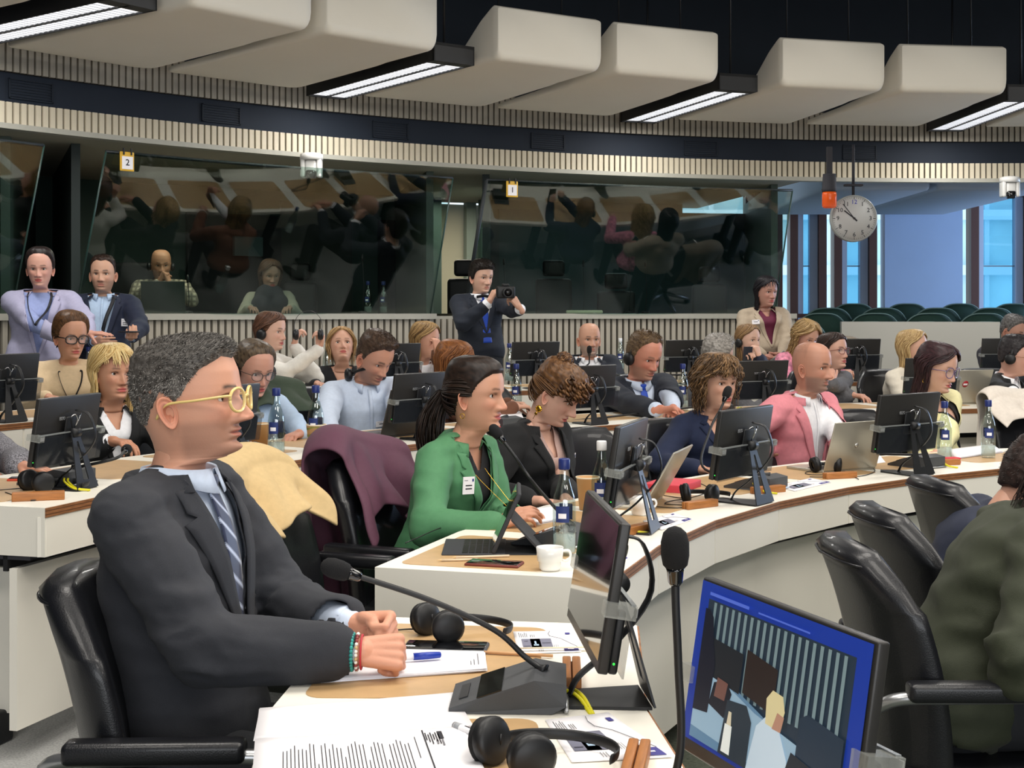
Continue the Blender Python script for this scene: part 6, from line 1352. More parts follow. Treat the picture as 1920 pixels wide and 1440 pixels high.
hp_desk(808, 1196, .742, 0.15, 'black headphones beyond the clenched fists on the nearest desk', 1.0)
hp_desk(940, 1445, .742, .25, 'black headphones cut off by the bottom edge, on the near inlay', 1.05)
hp_desk(60, 922, .86, .4, 'black headphones before the left monitor')
hp_desk(1303, 942, .742, .8, 'black headphones with pale ear pads lying before the wooden name bar')
hp_desk(1545, 886, .742, 1.2, 'black headphones under the silver laptop of the man in pink')
hp_desk(905, 815, .86, .3, 'black headphones on the middle desk behind the ponytail', .9)
def wood(M, label):
    r = empty('wooden_name_bar', (0, 0, 0), 0, label, 'name plate holder', 'cherry wood name bars'); put(r, M)
    mb = MB(); mb.rbox(-.075, .075, -.017, -.0012, .0, .026, WOODB, .003); mb.build('front_bar', r); mb = MB(); mb.rbox(-.075, .075, .0012, .017, .0, .026, WOODB, .003); mb.build('rear_bar', r); mb = MB(); mb.box(-.072, .072, -.0012, .0012, .0, .016, PLYD); mb.build('slot', r)
def wood_px(px, py, z, deg, label): c = DK(px, py, z); wood(TR(*c) @ RZ(math.radians(deg)), label)
wood_px(1072, 1275, .74, 88, 'wooden name bar under the edge-on monitor')
wood_px(1192, 1446, .74, 80, 'wooden name bar at the bottom edge beside the flyer')
wood_px(72, 938, .86, 18, 'wooden name bar before the left monitor')
wood_px(1313, 952, .74, 38, 'wooden name bar before the pale-padded headphones')
wood_px(1575, 897, .74, 22, 'wooden name bar before the silver laptop')
wood_px(1440, 924, .74, 30, 'wooden name bar behind the stand beside the navy cardigan')
wood_px(1770, 872, .74, 16, 'wooden name bar under the red glasses case')
wood_px(498, 860, .86, 40, 'wooden name bar beside the water bottle')
wood_px(1192, 1000, .74, 50, 'wooden name bar behind the leaning monitor stand')
def bottle(px, py, z, label, cap='23306B', h=1.0, full=.35, lab=True, glass=None):
    c = DK(px, py, z); r = empty('water_bottle', c, 0, label, 'bottle', 'clear water bottles'); g = MATS.setdefault('bottle_glass', glass_mat('bottle_glass', 'F3F7F6', .09) if 'bottle_glass' not in MATS else MATS['bottle_glass'])
    pr = [(.001, .002), (.030, .002), (.0335, .010), (.0335, .14), (.030, .165), (.020, .195), (.0145, .215), (.0135, .245), (.0135, .252)]
    mb = MB(); mb.lathe([(a, b*h) for a, b in pr]+[(a-.0018, b*h) for a, b in reversed(pr[2:])]+[(.001, .008)], g, n=24, cap=False); mb.build('glass_body', r)
    mb = MB(); mb.lathe([(.001, .008), (.0305, .010), (.031, .14*full+.01), (.001, .14*full+.01)], mat('water', 'C9D6D4', .05, alpha=.45)); mb.build('water', r)
    mb = MB(); mb.lathe([(.0155, .240*h), (.0162, .243*h), (.0162, .268*h), (.0145, .271*h), (.001, .271*h)], mat('cap_'+cap, cap, .35)); mb.build('cap', r)
    if lab:
        for k in range(2):
            mb = MB(); n = 8; R = [[(.0342*math.cos(a), .0342*math.sin(a), .095*h), (.0342*math.cos(a), .0342*math.sin(a), .14*h)] for a in np.linspace(math.pi*(1.25+k), math.pi*(1.62+k), n)]; mb.rings(R, mat('label_blue', '25356F', .5), cap=False, closed=False); mb.build('label', r)
            mb = MB(); R = [[(.0346*math.cos(a), .0346*math.sin(a), .106*h), (.0346*math.cos(a), .0346*math.sin(a), .120*h)] for a in np.linspace(math.pi*(1.33+k), math.pi*(1.54+k), n)]; mb.rings(R, PAPER, cap=False, closed=False); mb.build('label_print', r)
    return r
bottle(1058, 1040, .742, 'blue-capped water bottle behind the white cup', h=1.0)
bottle(518, 858, .86, 'half-full water bottle left of the paper cup')
bottle(592, 848, .86, 'water bottle behind the paper cup, beside the dark laptop')
bottle(1771, 862, .742, 'water bottle in front of the pale yellow blazer')
bottle(1853, 858, .742, 'water bottle right of the pale yellow blazer')
bottle(1128, 985, .742, 'white-capped bottle just left of the leaning monitor', cap='E8E8E8')
bottle(968, 770, .86, 'water bottle on the middle desk between ponytail and pinned curls')
bottle(955, 716, .94, 'blue-capped bottle on the outer desk under the photographer')
bottle(1163, 694, .94, 'white-capped bottle left of the man with the headset', cap='E8E8E8')
bottle(1280, 770, .86, 'blue-capped bottle right of the man with the headset')
bottle(166, 730, .94, 'dark-capped bottle beside the beige sweater')
bottle(613, 715, .94, 'white bottle below the young woman in white', cap='E8E8E8', lab=False)
# bottles on the booth sill
for px, lb in ((690, 'left glass bottle inside booth two'), (719, 'right glass bottle with white label inside booth two')):
    Y = ray_R(px, 10.35); p = PT(px, 588, Y); b = bottle(px, 900, .74, lb); b.location = (p.x, p.y, 1.42)
mb = MB(); arc_box(mb, 10.15, 10.9, tg1, T1-8, 1.39, 1.42, mat('booth_desk', '6F6858', .5), 20); arc_box(mb, 10.15, 10.9, tA, tg0, 1.39, 1.42, mat('booth_desk', '6F6858', .5), 16); struct(mb.build('trim_booth_desk'))
# cups
def cup_white(px, py, z, label, saucer=False):
    c = DK(px, py, z); r = empty('coffee_cup', c, 0, label, 'cup', 'white coffee cups')
    mb = MB(); mb.lathe([(.001, 0), (.026, 0), (.029, .006), (.030, .022), (.0335, .024), (.0365, .060), (.0355, .0605), (.0325, .058), (.028, .012), (.001, .010)], CERAM, n=32); mb.build('cup', r)
    mb = MB(); mb.tube(bez([(.034, 0, .050), (.050, 0, .050), (.055, 0, .036), (.045, 0, .024), (.032, 0, .026)], 16), .0038, CERAM, n=8); mb.build('handle', r)
    mb = MB(); mb.lathe([(.001, .045), (.0325, .045), (.0325, .0455)], mat('coffee', '2A160C', .2)); mb.build('coffee', r)
cup_white(1031, 1068, .742, 'white coffee cup beside the phone on the desk end')
cup_white(1200, 965, .742, 'white cup behind the leaning monitor')
KR = mat('kraft_paper', 'C09562', .75); KG = mat('kraft_green_print', '7E7F3A', .7)
def paper_cup(px, py, z, label, waves):
    c = DK(px, py, z); r = empty('paper_cup', c, 0, label, 'cup', 'brown paper cups'); mb = MB(); mb.lathe([(.001, .002), (.028, .002), (.029, 0), (.0395, .108), (.0412, .110), (.0412, .113), (.0385, .112), (.028, .01), (.001, .01)], KR, n=32); mb.build('cup', r)
    mb = MB(); mb.lathe([(.0395, .108), (.0418, .110), (.0418, .1135), (.039, .1125)], mat('cup_rim', 'E8DCC4', .7), n=32, cap=False); mb.build('rim', r)
    for k in range(waves):
        zc = .040+.028*k; mb = MB(); R = []
        for a in np.linspace(0, 2*math.pi, 49): rr = .0296+(zc/.108)*.0100+.0004; zz = zc+.005*math.sin(3*a); R.append([(rr*math.cos(a), rr*math.sin(a), zz), ((rr+.0005)*math.cos(a), (rr+.0005)*math.sin(a), zz+.008)])
        mb.rings(R, KG, cap=False, closed=False); mb.build('wave_print', r)
paper_cup(593, 848, .86, 'brown paper cup with green wave print before the dark laptop', 3)
paper_cup(487, 845, .86, 'plain brown paper cup half hidden behind the monitor stand', 0)
paper_cup(1102, 955, .742, 'brown paper cup behind the blue-capped bottle', 0)
# laptops
def laptop(M, label, lid, w_=.32, d=.22, open_=110, logo=None, keys=True, name='laptop'):
    r = empty(name, (0, 0, 0), 0, label, 'laptop'); put(r, M)       # +Y sitter side, lid at -Y
    mb = MB(); mb.rbox(-w_/2, w_/2, -d/2, d/2, 0, .014, lid, .004); mb.build('base', r)
    mb = MB(); 
    for i in range(12):
        for j in range(4): mb.box(-w_*.42+i*w_*.07, -w_*.42+i*w_*.07+w_*.06, -d*.34+j*.021, -d*.34+j*.021+.017, .0142, .0158, BLACKM)
    k = mb.build('keys', r); k['kind'] = 'stuff'
    T = TR(0, -d/2, .012) @ RX(-math.radians(open_-90)*-1)
    mb = MB(); mb.rbox(-w_/2, w_/2, -.004, .003, 0, d, lid, .003, T); mb.box(-w_/2+.008, w_/2-.008, .003, .0042, .012, d-.008, PHONE_G, T); mb.build('lid', r)
    if logo == 'round': mb = MB(); mb.lathe([(.001, 0), (.012, 0), (.001, .0008)], mat('logo_silver', 'D9D9D5', .2, metal=.8), T @ TR(0, -.0042, d*.5) @ RX(math.pi/2)); mb.build('logo', r)
    if logo == 'sticker':
        mb = MB(); mb.lathe([(.001, 0), (.022, 0), (.022, .001), (.001, .001)], mat('sticker_red', 'A1272E', .5), T @ TR(-.03, -.004, d*.58) @ RX(math.pi/2)); mb.build('sticker', r)
        mb = MB(); mb.box(-.045, -.015, -.0062, -.0052, d*.55, d*.60, PAPER, T); mb.build('sticker_text', r)
    if logo == 'bars':
        for k in range(3): mb = MB(); mb.box(-.012+k*.009, -.006+k*.009, -.0048, -.004, d*.47, d*.53, mat('logo_dark', '15161A', .2), T); mb.build('logo', r)
    return r
SILL_ = mat('laptop_silver', 'B9B4A6', .35, metal=.55); GRL = mat('laptop_grey', '4D4B48', .4, metal=.4); BKL = mat('laptop_black', '24262A', .45); DKO = mat('laptop_dark_olive', '2C332E', .5)
laptop(LOCM(1, 128.6, .40) @ RZ(math.radians(-6)), 'open silver laptop with round logo before the man in pink', SILL_, logo='round', open_=108)
laptop(LOCM(1, 147.0, .44) @ RZ(math.radians(14)), 'open silver laptop beside the sleeve of the navy cardigan', SILL_, open_=120)
laptop(LOCM(2, 141.2, .36) @ RZ(math.radians(-2)), 'open dark grey laptop in front of the man in the pale blue shirt', GRL, logo='bars', open_=108, w_=.33)
laptop(LOCM(3, 157.3, .40) @ RZ(math.radians(10)), 'open black laptop at left in front of the beige sweater', BKL, open_=112)
laptop(LOCM(2, 103.6, .42) @ RZ(math.radians(8)), 'silver laptop with a red round sticker left of the cream jacket', SILL_, logo='sticker', open_=112)
laptop(LOCM(2, 94.0, .42) @ RZ(math.radians(0)), 'black laptop with a red round sticker at the right edge', BKL, logo='sticker', open_=108)
p = PT(313, 588, 10.1); laptop(TR(p.x, 10.05, 1.421) @ RZ(math.radians(8)), 'dark laptop on the booth sill before the bald man', DKO, open_=100, w_=.32, d=.23)
# tablet with keyboard folio on the desk end
r = empty('tablet', (0, 0, 0), 0, 'tablet in a black folio with keyboard, on the desk end by the green sleeve', 'tablet'); put(r, TR(*DK(890, 1028)) @ RZ(math.radians(-62+180-28)))
FOL = mat('folio_charcoal', '34363A', .7, bump=.2, bscale=800); mb = MB(); mb.rbox(-.125, .125, -.09, .09, .001, .007, FOL, .003); mb.build('keyboard', r)
mb = MB()
for i in range(13):
    for j in range(5): mb.box(-.118+i*.018, -.118+i*.018+.015, -.06+j*.019, -.06+j*.019+.016, .007, .0085, BLACKM)
mb.build('keys', r)['kind'] = 'stuff'
T = TR(0, -.055, .006) @ RX(math.radians(24)); mb = MB(); mb.rbox(-.125, .125, -.006, .006, 0, .185, FOL, .004, T); mb.box(-.118, .118, .006, .0072, .008, .178, PHONE_G, T); mb.build('screen', r)
mb = MB(); a_, b_ = T @ Vector((0, -.006, .11)), Vector((0, -.20, .004)); mb.add([(-.12, a_.y, a_.z), (.12, a_.y, a_.z), (.12, b_.y, b_.z), (-.12, b_.y, b_.z), (-.12, a_.y, a_.z-.006), (.12, a_.y, a_.z-.006), (.12, b_.y+.006, .001), (-.12, b_.y+.006, .001)], [(0, 1, 2, 3), (7, 6, 5, 4), (0, 4, 5, 1), (1, 5, 6, 2), (2, 6, 7, 3), (3, 7, 4, 0)], FOL); mb.box(-.12, .12, -.2, -.05, .001, .004, FOL); mb.build('folio_stand', r)
def phone(M, label, case='1D1E22', w_=.036, l=.075, name='smartphone'):
    r = empty(name, (0, 0, 0), 0, label, 'phone'); put(r, M); mb = MB(); mb.rbox(-w_, w_, -l, l, 0, .009, mat('case_'+case, case, .5), .004); mb.build('case', r); mb = MB(); mb.rbox(-w_+.004, w_-.004, -l+.004, l-.004, .0085, .0098, PHONE_G, .0006); mb.build('screen', r); return r
phone(TR(*DK(927, 1060)) @ RZ(math.radians(75)), 'phone in a red-brown case on the desk end', '6E2E24')
phone(TR(*DK(836, 1218)) @ RZ(math.radians(84)) @ Matrix.Scale(1.0, 4), 'dark grey phone tray beyond the fists', '3C3F42', .038, .085)
phone(TR(*DK(1435, 905)) @ RZ(math.radians(70)), 'black phone lying before the navy sleeve')
phone(TR(*DK(60, 900, .86)) @ RZ(math.radians(100)), 'phone in an orange-red case at the left edge', 'C8452A')
phone(PG['RM'] @ TR(*(PG['wr']['R']+Vector((0, .03, .08)))) @ RX(math.radians(80)), 'dark phone held up by the girl with the headset', '22242E')
phone(NM['RM'] @ TR(*(NM['wr']['L']+Vector((0, .1, .03)))) @ RZ(.6), 'black phone in the hand of the young man in navy')
phone(BG['RM'] @ TR(*(BG['wr']['L']+Vector((.04, .05, -.02)))) @ RX(math.radians(60)) @ RZ(.8), 'pale phone held by the standing woman in beige', '8E9A92')
# pens, pencils and stirrers
def pen(px, py, z, deg, label, body='F0F0F2', cap='1F3A9E', l=.13, r_=.0062, tipc=None):
    c = DK(px, py, z); r = empty('marker_pen', c+Vector((0, 0, r_)), math.radians(deg), label, 'pen'); R = RY(math.pi/2)
    mb = MB(); mb.lathe([(.001, -l/2), (r_*.9, -l/2), (r_, -l/2+.004), (r_, l*.08), (.001, l*.08)], mat('pen_'+body, body, .35), R, 14); mb.build('barrel', r)
    mb = MB(); mb.lathe([(.001, l*.08), (r_*1.12, l*.08), (r_*1.15, l*.3), (r_*1.0, l*.48), (r_*.7, l*.5), (.001, l*.5)], mat('pen_'+cap, cap, .3), R, 14); mb.build('cap', r)
    mb = MB(); mb.lathe([(.001, -l/2-.001), (r_*.98, -l/2), (r_*1.06, -l/2+.018), (.001, -l/2+.018)], mat('pen_'+(tipc or cap), tipc or cap, .3), R, 14); mb.build('end_plug', r)
    mb = MB(); mb.box(-l*.28, -l*.1, -.0012, .0012, r_*.98, r_*1.03, INK); mb.build('imprint', r)
pen(765, 1238, .752, 16, 'blue-capped white marker on the paper stack under the fists')
pen(897, 1386, .744, -52, 'silver-capped white marker on the inlay near the bottom', 'F0F0F2', '9DA0A4')
def stick(px, py, z, deg, l, label, col, rr=.0035, cat='pencil', name='pencil', flat=False):
    c = DK(px, py, z); r = empty(name, c+Vector((0, 0, rr)), math.radians(deg), label, cat); mb = MB(); mb.tube([(-l/2, 0, 0), (l/2, 0, 0)], rr, mat('stick_'+col, col, .6), n=6 if not flat else 8, flat=(0, 1, 0) if flat else None); mb.build('shaft', r)
    if not flat: mb = MB(); mb.tube([(-l/2-.014, 0, 0), (-l/2, 0, 0)], [.0006, rr], mat('pencil_wood', 'D9B98A', .7), n=6); mb.build('tip', r)
stick(962, 1229, .742, -12, .16, 'plain wooden pencil between papers and microphone', 'D2A274')
stick(905, 1046, .742, 10, .15, 'cream pencil lying before the tablet', 'E6D3B8'); stick(862, 1052, .742, 8, .10, 'short pale pencil beside the cream pencil', 'E2CDAE')
stick(1040, 1219, .743, 4, .14, 'flat pale wooden stirrer on the flyer', 'DDD0B4', .005, 'stirrer', 'wooden_stirrer', True)
stick(1045, 1000, .742, 20, .12, 'blue pen behind the leaning bottle', '3A37A8', .004, 'pen', 'ballpoint_pen')
# papers
def sheets(name, corners, z, n, label, jitter=.004, cat='papers', th=.0009):
    r = empty(name, corners[0], 0, label, cat); rg = random.Random(len(label)); o0 = Vector((corners[0].x, corners[0].y, 0)); ps = [Vector((c.x, c.y, 0))-o0 for c in corners]; c0 = corners[0]; r.location = (c0.x, c0.y, z)
    cen = sum(ps, Vector())/4
    for k in range(n):
        a = rg.uniform(-jitter, jitter)*4 if k < n-1 else 0; dx = Vector((rg.uniform(-jitter, jitter), rg.uniform(-jitter, jitter), 0)) if k < n-1 else Vector(); q = [RZ(a) @ (p-cen)+cen+dx for p in ps]
        mb = MB(); m_ = 8; V = []
        for i in range(m_+1):
            for j in range(m_+1):
                u, v = i/m_, j/m_; p = q[0]*(1-u)*(1-v)+q[1]*u*(1-v)+q[2]*u*v+q[3]*(1-u)*v; e = max(0, abs(u-.5)*2-.8)+max(0, abs(v-.5)*2-.8); V.append((p.x, p.y, k*th+.0008+.006*e*e*(.5+.5*math.sin(k*2+u*3))))
        Fs = [(i*(m_+1)+j, (i+1)*(m_+1)+j, (i+1)*(m_+1)+j+1, i*(m_+1)+j+1) for i in range(m_) for j in range(m_)]; mb.add(V, Fs, PAPER, smooth=True); o = mb.build('sheet', r); s = o.modifiers.new('s', 'SOLIDIFY'); s.thickness = .0004
    def at(u, v, dz=.0): p = ps[0]*(1-u)*(1-v)+ps[1]*u*(1-v)+ps[2]*u*v+ps[3]*(1-u)*v; return Vector((p.x, p.y, n*th+.0012+dz))
    return r, at
def ink(r, at, quads, name='printing'):
    by = {}
    for u0, u1, v0, v1, m in quads: by.setdefault(m, []).append((u0, u1, v0, v1))
    for m, L_ in by.items():
        mb = MB()
        for u0, u1, v0, v1 in L_: mb.add([at(u0, v0), at(u1, v0), at(u1, v1), at(u0, v1)], [(0, 1, 2, 3)], m)
        mb.build(name, r)
# stack under the fists
r, at = sheets('paper_stack', [DK(583, 1284), DK(912, 1262), DK(905, 1212), DK(610, 1226)], .7420, 7, 'stack of white A4 sheets under the fists and blue marker')
ink(r, at, [(.955, .96, .15, .55, INKG), (.93, .935, .15, .35, INKG), (.91, .915, .15, .3, INKG)]+[(.10+.03*k, .115+.03*k, .05+.02*(k % 2), .12+.03*(k % 3), INK) for k in range(4)])
# blank sheet and the printed letter
r, at = sheets('blank_sheet', [DK(478, 1392), DK(888, 1366), DK(850, 1303), DK(487, 1332)], .7415, 3, 'blank white sheets lying above the printed letter')
r, at = sheets('printed_letter', [DK(472, 1480), DK(905, 1452), DK(868, 1372), DK(478, 1396)], .746, 3, 'printed letter with columns of dark text at the bottom edge')
rg = random.Random(4); q = []
for k in range(34): u = .13+k*.0175; q.append((u, u+.0042, .02+.0*rg.random(), .62+.18*rg.random()-(.35 if k in (9, 16, 22, 27) else 0), INK))
q += [(.745, .749, .30, .80, INK), (.79, .797, .02, .95, INK), (.86, .885, .72, .90, INK), (.845, .855, .60, .70, INKG), (.87, .88, .56, .70, INKG)]
for k in range(6): q.append((.80+.012*k, .806+.012*k, .70-.05*(k % 3), .88-.04*(k % 2), INK))
ink(r, at, q)
# flyers
def flyer(corners, z, label, detail=1):
    r, at = sheets('meeting_flyer', corners, z, 1, label, cat='flyer'); r['group'] = 'meeting flyers'; D1 = mat('photo_dark', '3A3A48', .5); D2 = mat('photo_mid', '77788A', .5); D3 = mat('photo_light', 'A9C4DA', .5)
    q = [(.10, .58, .22, .62, D2), (.24, .40, .22, .62, D1)]; ink(r, at, q, 'picture'); at2 = lambda u, v: at(u, v, .0004)
    ink(r, at2, [(.28, .36, .30, .36, D3), (.30, .33, .34, .50, D3), (.42, .56, .40, .42, D1), (.12, .22, .28, .30, D1), (.14, .2, .5, .52, D1)], 'picture')
    ink(r, at, [(.08+.03*k, .088+.03*k, .70, .92-.03*(k % 3), INK) for k in range(5)]+[(.26+.03*k, .268+.03*k, .70, .82, INK) for k in range(3)]+[(.60+.03*k, .606+.03*k, .2, .34, INK) for k in range(3)]+[(.34+.03*k, .346+.03*k, .06, .16, INK) for k in range(3)], 'printing')
    ink(r, at, [(.74, .97, .04, .20, PURP), (.84, .92, .80, .88, PURP)], 'purple_print'); ink(r, at2, [(.80, .90, .105, .13, PAPER)], 'purple_print')
    mb = MB(); P_ = [at(.60, .95, .0003), at(.56, .84, .0003), at(.58, .72, .0003), at(.74, .60, .0003), at(.97, .2, .0003)]; mb.tube(P_, .0006, INKG, n=4); mb.build('outline_print', r)
flyer([DK(1072, 1432), DK(1262, 1422), DK(1140, 1338), DK(1022, 1352)], .7412, 'printed flyer with a dark picture and purple block beside the bottom headphones')
flyer([DK(972, 1228), DK(1090, 1224), DK(1075, 1184), DK(962, 1186)], .7412, 'printed flyer half under the edge-on monitor')
flyer([DK(1240, 995), DK(1300, 975), DK(1262, 962), DK(1205, 978)], .7412, 'printed flyer beside the leaning monitor stand')
flyer([DK(1130, 1078), DK(1180, 1048), DK(1150, 1030), DK(1095, 1052)], .7412, 'printed flyer at the desk corner behind the edge-on monitor')
flyer([DK(1490, 922), DK(1560, 905), DK(1520, 897), DK(1452, 912)], .7412, 'printed flyer in front of the silver laptop')
flyer([DK(540, 868), DK(618, 858), DK(600, 845), DK(530, 855)], .8612, 'printed flyer beside the paper cup on the middle desk')
for cs, z, n, lb in (([DK(1005, 985), DK(1060, 975), DK(1050, 950), DK(985, 960)], .7412, 8, 'notebook pages before the woman in black'), ([DK(1560, 880), DK(1660, 868), DK(1650, 855), DK(1560, 862)], .7412, 2, 'white sheets before the man in pink'),
                     ([DK(1790, 862), DK(1880, 850), DK(1860, 836), DK(1780, 846)], .7412, 10, 'pile of papers right of the bottle before the yellow blazer'), ([DK(930, 838), DK(985, 835), DK(975, 815), DK(925, 818)], .8612, 8, 'pile of papers behind the ponytail')):
    sheets('paper_pile', cs, z, n, lb)
# red case, red folder, eyeglasses on desk
c = DK(1768, 870); r = empty('glasses_case', c, math.radians(14), 'bright red glasses case before the yellow blazer', 'case'); mb = MB(); mb.rbox(-.08, .08, -.025, .025, .0, .018, mat('case_red', 'C8283C', .4), .008); mb.build('tray', r); mb = MB(); mb.rbox(-.08, .08, -.025, .025, .0185, .030, MATS['case_red'], .008); mb.build('lid', r)
mb = MB(); mb.rbox(-.11, .11, -.08, .08, 0, .03, mat('folder_red', 'D0404E', .6), .004); tag(put(mb.build('red_folder'), LOCM(1, 141.5, .48) @ RZ(.2)), 'bright red folder behind the bottle beside the woman in black', 'folder')
mb = MB(); mb.rbox(-.08, .08, -.05, .05, 0, .02, MATS['folder_red'], .004); tag(put(mb.build('red_folder'), TR(*DK(905, 806, .86)) @ RZ(.2)), 'small red folder behind the ponytail', 'folder')
# yellow cables
def ycable(pts, label):
    r = empty('network_cable', pts[0], 0, label, 'cable', 'yellow network cables'); o0 = Vector(pts[0]); L_ = [Vector(p)-o0 for p in pts]
    mb = MB(); mb.tube(bez(L_, 24), .0035, YELC); mb.build('cable', r); off = Vector((.015, .012, 0)); mb = MB(); mb.tube(bez([p+off*(1-i/len(L_)) for i, p in enumerate(L_)], 24), .0035, YELC); mb.build('cable', r)
    mb = MB(); mb.tube([L_[0], L_[0]*.5+L_[1]*.5+Vector((0, 0, .003))], .0055, mat('plug_clear', 'D8D8C8', .3)); mb.build('plug', r)
ycable([DK(1040, 1312), DK(1060, 1308)+Vector((0, 0, .012)), DK(1085, 1318)+Vector((0, 0, .010)), DK(1108, 1340)], 'yellow cables from the big microphone base under the monitor stand')
for th, rw, lb in ((154.3, 1, 'yellow cables behind the leaning monitor'), (139.6, 1, 'yellow cables beside the monitor of the navy cardigan'), (122.0, 1, 'yellow cables beside the monitor before the yellow blazer'), (161.0, 2, 'yellow cables beside the left monitor'), (134.2, 2, 'yellow cables in front of the pale blue shirt'), (152.6, 2, 'yellow cables beneath the chin of the grey-suited man'), (119.4, 2, 'yellow cables under the monitor by the blue tie')):
    M = LOCM(rw, th, .15); ycable([M @ Vector((.06, .12, .006)), M @ Vector((.03, .08, .03)), M @ Vector((-.02, .04, .025)), M @ Vector((-.05, -.02, .01)), M @ Vector((-.03, -.06, .004))], lb)
# thin black cords on the desks
for pts, lb in (([DK(1240, 930), DK(1290, 935), DK(1330, 920), DK(1300, 905), DK(1260, 915)], 'thin black headphone cord curling before the navy cardigan'), ([DK(1560, 880), DK(1600, 895), DK(1640, 885), DK(1620, 870), DK(1580, 880), DK(1610, 900)], 'thin black cord curling before the man in pink'),
                ([DK(760, 1020), DK(850, 985), DK(930, 990)], 'thin black cord along the desk end before the green sleeve'), ([DK(10, 925, .86), DK(60, 940, .86), DK(110, 925, .86), DK(60, 915, .86)], 'thin black cord before the left monitor')):
    o0 = pts[0]; mb = MB(); mb.tube(bez([p-o0+Vector((0, 0, .003)) for p in pts], 40), .0018, BLACKM, n=5); tag(mb.build('headphone_cord', None, o0), lb, 'cord')
# photographer's camera, held headphones
c = PT(948, 548, 9.80); r = empty('photo_camera', c, math.radians(22-10), 'black photo camera raised by the photographer', 'camera')
mb = MB(); mb.rbox(-.068, .068, -.025, .035, -.045, .045, BLACKM, .012); mb.rbox(-.025, .025, -.02, .03, .04, .065, BLACKM, .01); mb.build('body', r)
mb = MB(); mb.lathe([(.001, 0), (.034, 0), (.036, .02), (.038, .07), (.034, .078), (.028, .074), (.001, .07)], BLACKM, TR(.0, -.02, -.005) @ RX(math.pi/2), 28); mb.build('lens', r)
mb = MB(); mb.lathe([(.001, .071), (.028, .0742), (.001, .0745)], PHONE_G, TR(.0, -.02, -.005) @ RX(math.pi/2), 28); mb.build('front_glass', r)
PH['chest']('camera_strap', [(.985, -.065), (.99, .0), (.985, .065)], PH['fb'], BLACKM, .012, off=.03)
c = PT(578, 612, 8.1); r = empty('headphones', c, 0, 'black headphones held up by the young woman in white', 'headphones')
mb = MB(); mb.tube([(.085*math.cos(a), 0, .095*math.sin(a)) for a in np.linspace(-.3, math.pi+.3, 30)], .006, BLACKM, n=8, flat=(0, 1, 0)); mb.build('headband', r)
for sx in (1, -1): mb = MB(); mb.lathe([(.001, -.014), (.030, -.014), (.034, .0), (.028, .014), (.001, .018)], BLACKM, TR(sx*.075, 0, -.05) @ RY(sx*math.pi/2)); mb.build('earcup', r)
# jewellery
def earring(I, label, sx, kind='hoop', r_=.012, drop=.03):
    M = in_head(I) @ TR(sx*.082, -.008, -.062); o = empty('earring', M.to_translation(), 0, label, 'earring'); Q = TR(*M.to_translation()).inverted() @ M
    if kind == 'hoop': mb = MB(); mb.tube([(0, r_*math.sin(a), -r_+r_*math.cos(a)) for a in np.linspace(0, 2*math.pi, 28)], .0012, GOLD, Q, n=6); mb.build('hoop', o)
    else:
        mb = MB(); mb.lathe([(.001, -.0015), (.013, -.0015), (.013, .0015), (.001, .0015)], GOLD, Q @ TR(0, 0, -.012) @ RY(math.pi/2), 20); mb.build('disc', o)
        for k in range(12): a = k*math.pi/6; mb = MB(); mb.lathe([(.001, -.002), (.003, 0), (.001, .002)], GOLD, Q @ TR(.001, .0125*math.cos(a), -.012+.0125*math.sin(a)) @ RY(math.pi/2), 8); mb.build('bead', o)
        mb = MB(); mb.tube([(0, 0, -.025), (0, 0, -.06)], .0012, GOLD, Q); mb.rbox(-.002, .002, -.006, .006, -.04, -.03, GOLD, .001, Q); mb.build('pendant', o)
earring(CW, 'large gold disc earring on the woman with pinned curls', 1, 'disc'); earring(BW, 'gold hoop earring on the blonde woman', 1, r_=.022); earring(GW, 'thin gold drop earring on the woman in green', 1, r_=.008); earring(YW, 'small pearl and gold hoop on the woman in yellow', 1, r_=.008)
GW['chest']('necklace', [(.985, -.045), (.8, -.035), (.62, .0), (.6, .006), (.8, .04), (.985, .05)], GW['sb'], GOLD, .0009, flat=False, off=.010)
# bracelets of the man in front
Wv = FG['RM'] @ FG['wr']['R']; Ev = FG['RM'] @ FG['el']['R']; d = (Wv-Ev).normalized(); rg = random.Random(2)
for off, cols, lb, rr in ((.004, ('2E9C93', '2A8A84'), 'turquoise bead bracelet on the right wrist', .0040), (.013, ('D9C7A4', 'C2A878', '8C3A3A', 'E8E4DC'), 'mixed cream and gold bead bracelet on the right wrist', .0034), (.021, ('B8323C', 'B8323C'), 'thin red cord bracelet on the right wrist', .0020)):
    c = Wv+d*(off+.002); o = empty('bracelet', c, 0, lb+' of the grey-suited man', 'bracelet'); u_ = d.orthogonal().normalized(); v_ = d.cross(u_); n = 30; Rr = .0325
    if rr < .003: mb = MB(); mb.tube([u_*(Rr*.95*math.cos(a))+v_*(Rr*.95*math.sin(a)) for a in np.linspace(0, 2*math.pi, 40)], rr, mat('cord_red', 'B8323C', .6), n=6); mb.build('cord', o); continue
    proto = {}
    for k in range(n):
        a = 2*math.pi*k/n; cl = cols[rg.randrange(len(cols))]; p = u_*(Rr*math.cos(a))+v_*(Rr*math.sin(a))
        if cl not in proto: v, f = ellipsoid((0, 0, 0), (rr, rr, rr), 8, 6); q = mesh_obj('bead', v, f, mat('bead_'+cl, cl, .3), o); proto[cl] = q
        else: q = proto[cl].copy(); COL.objects.link(q)
        q.location = p
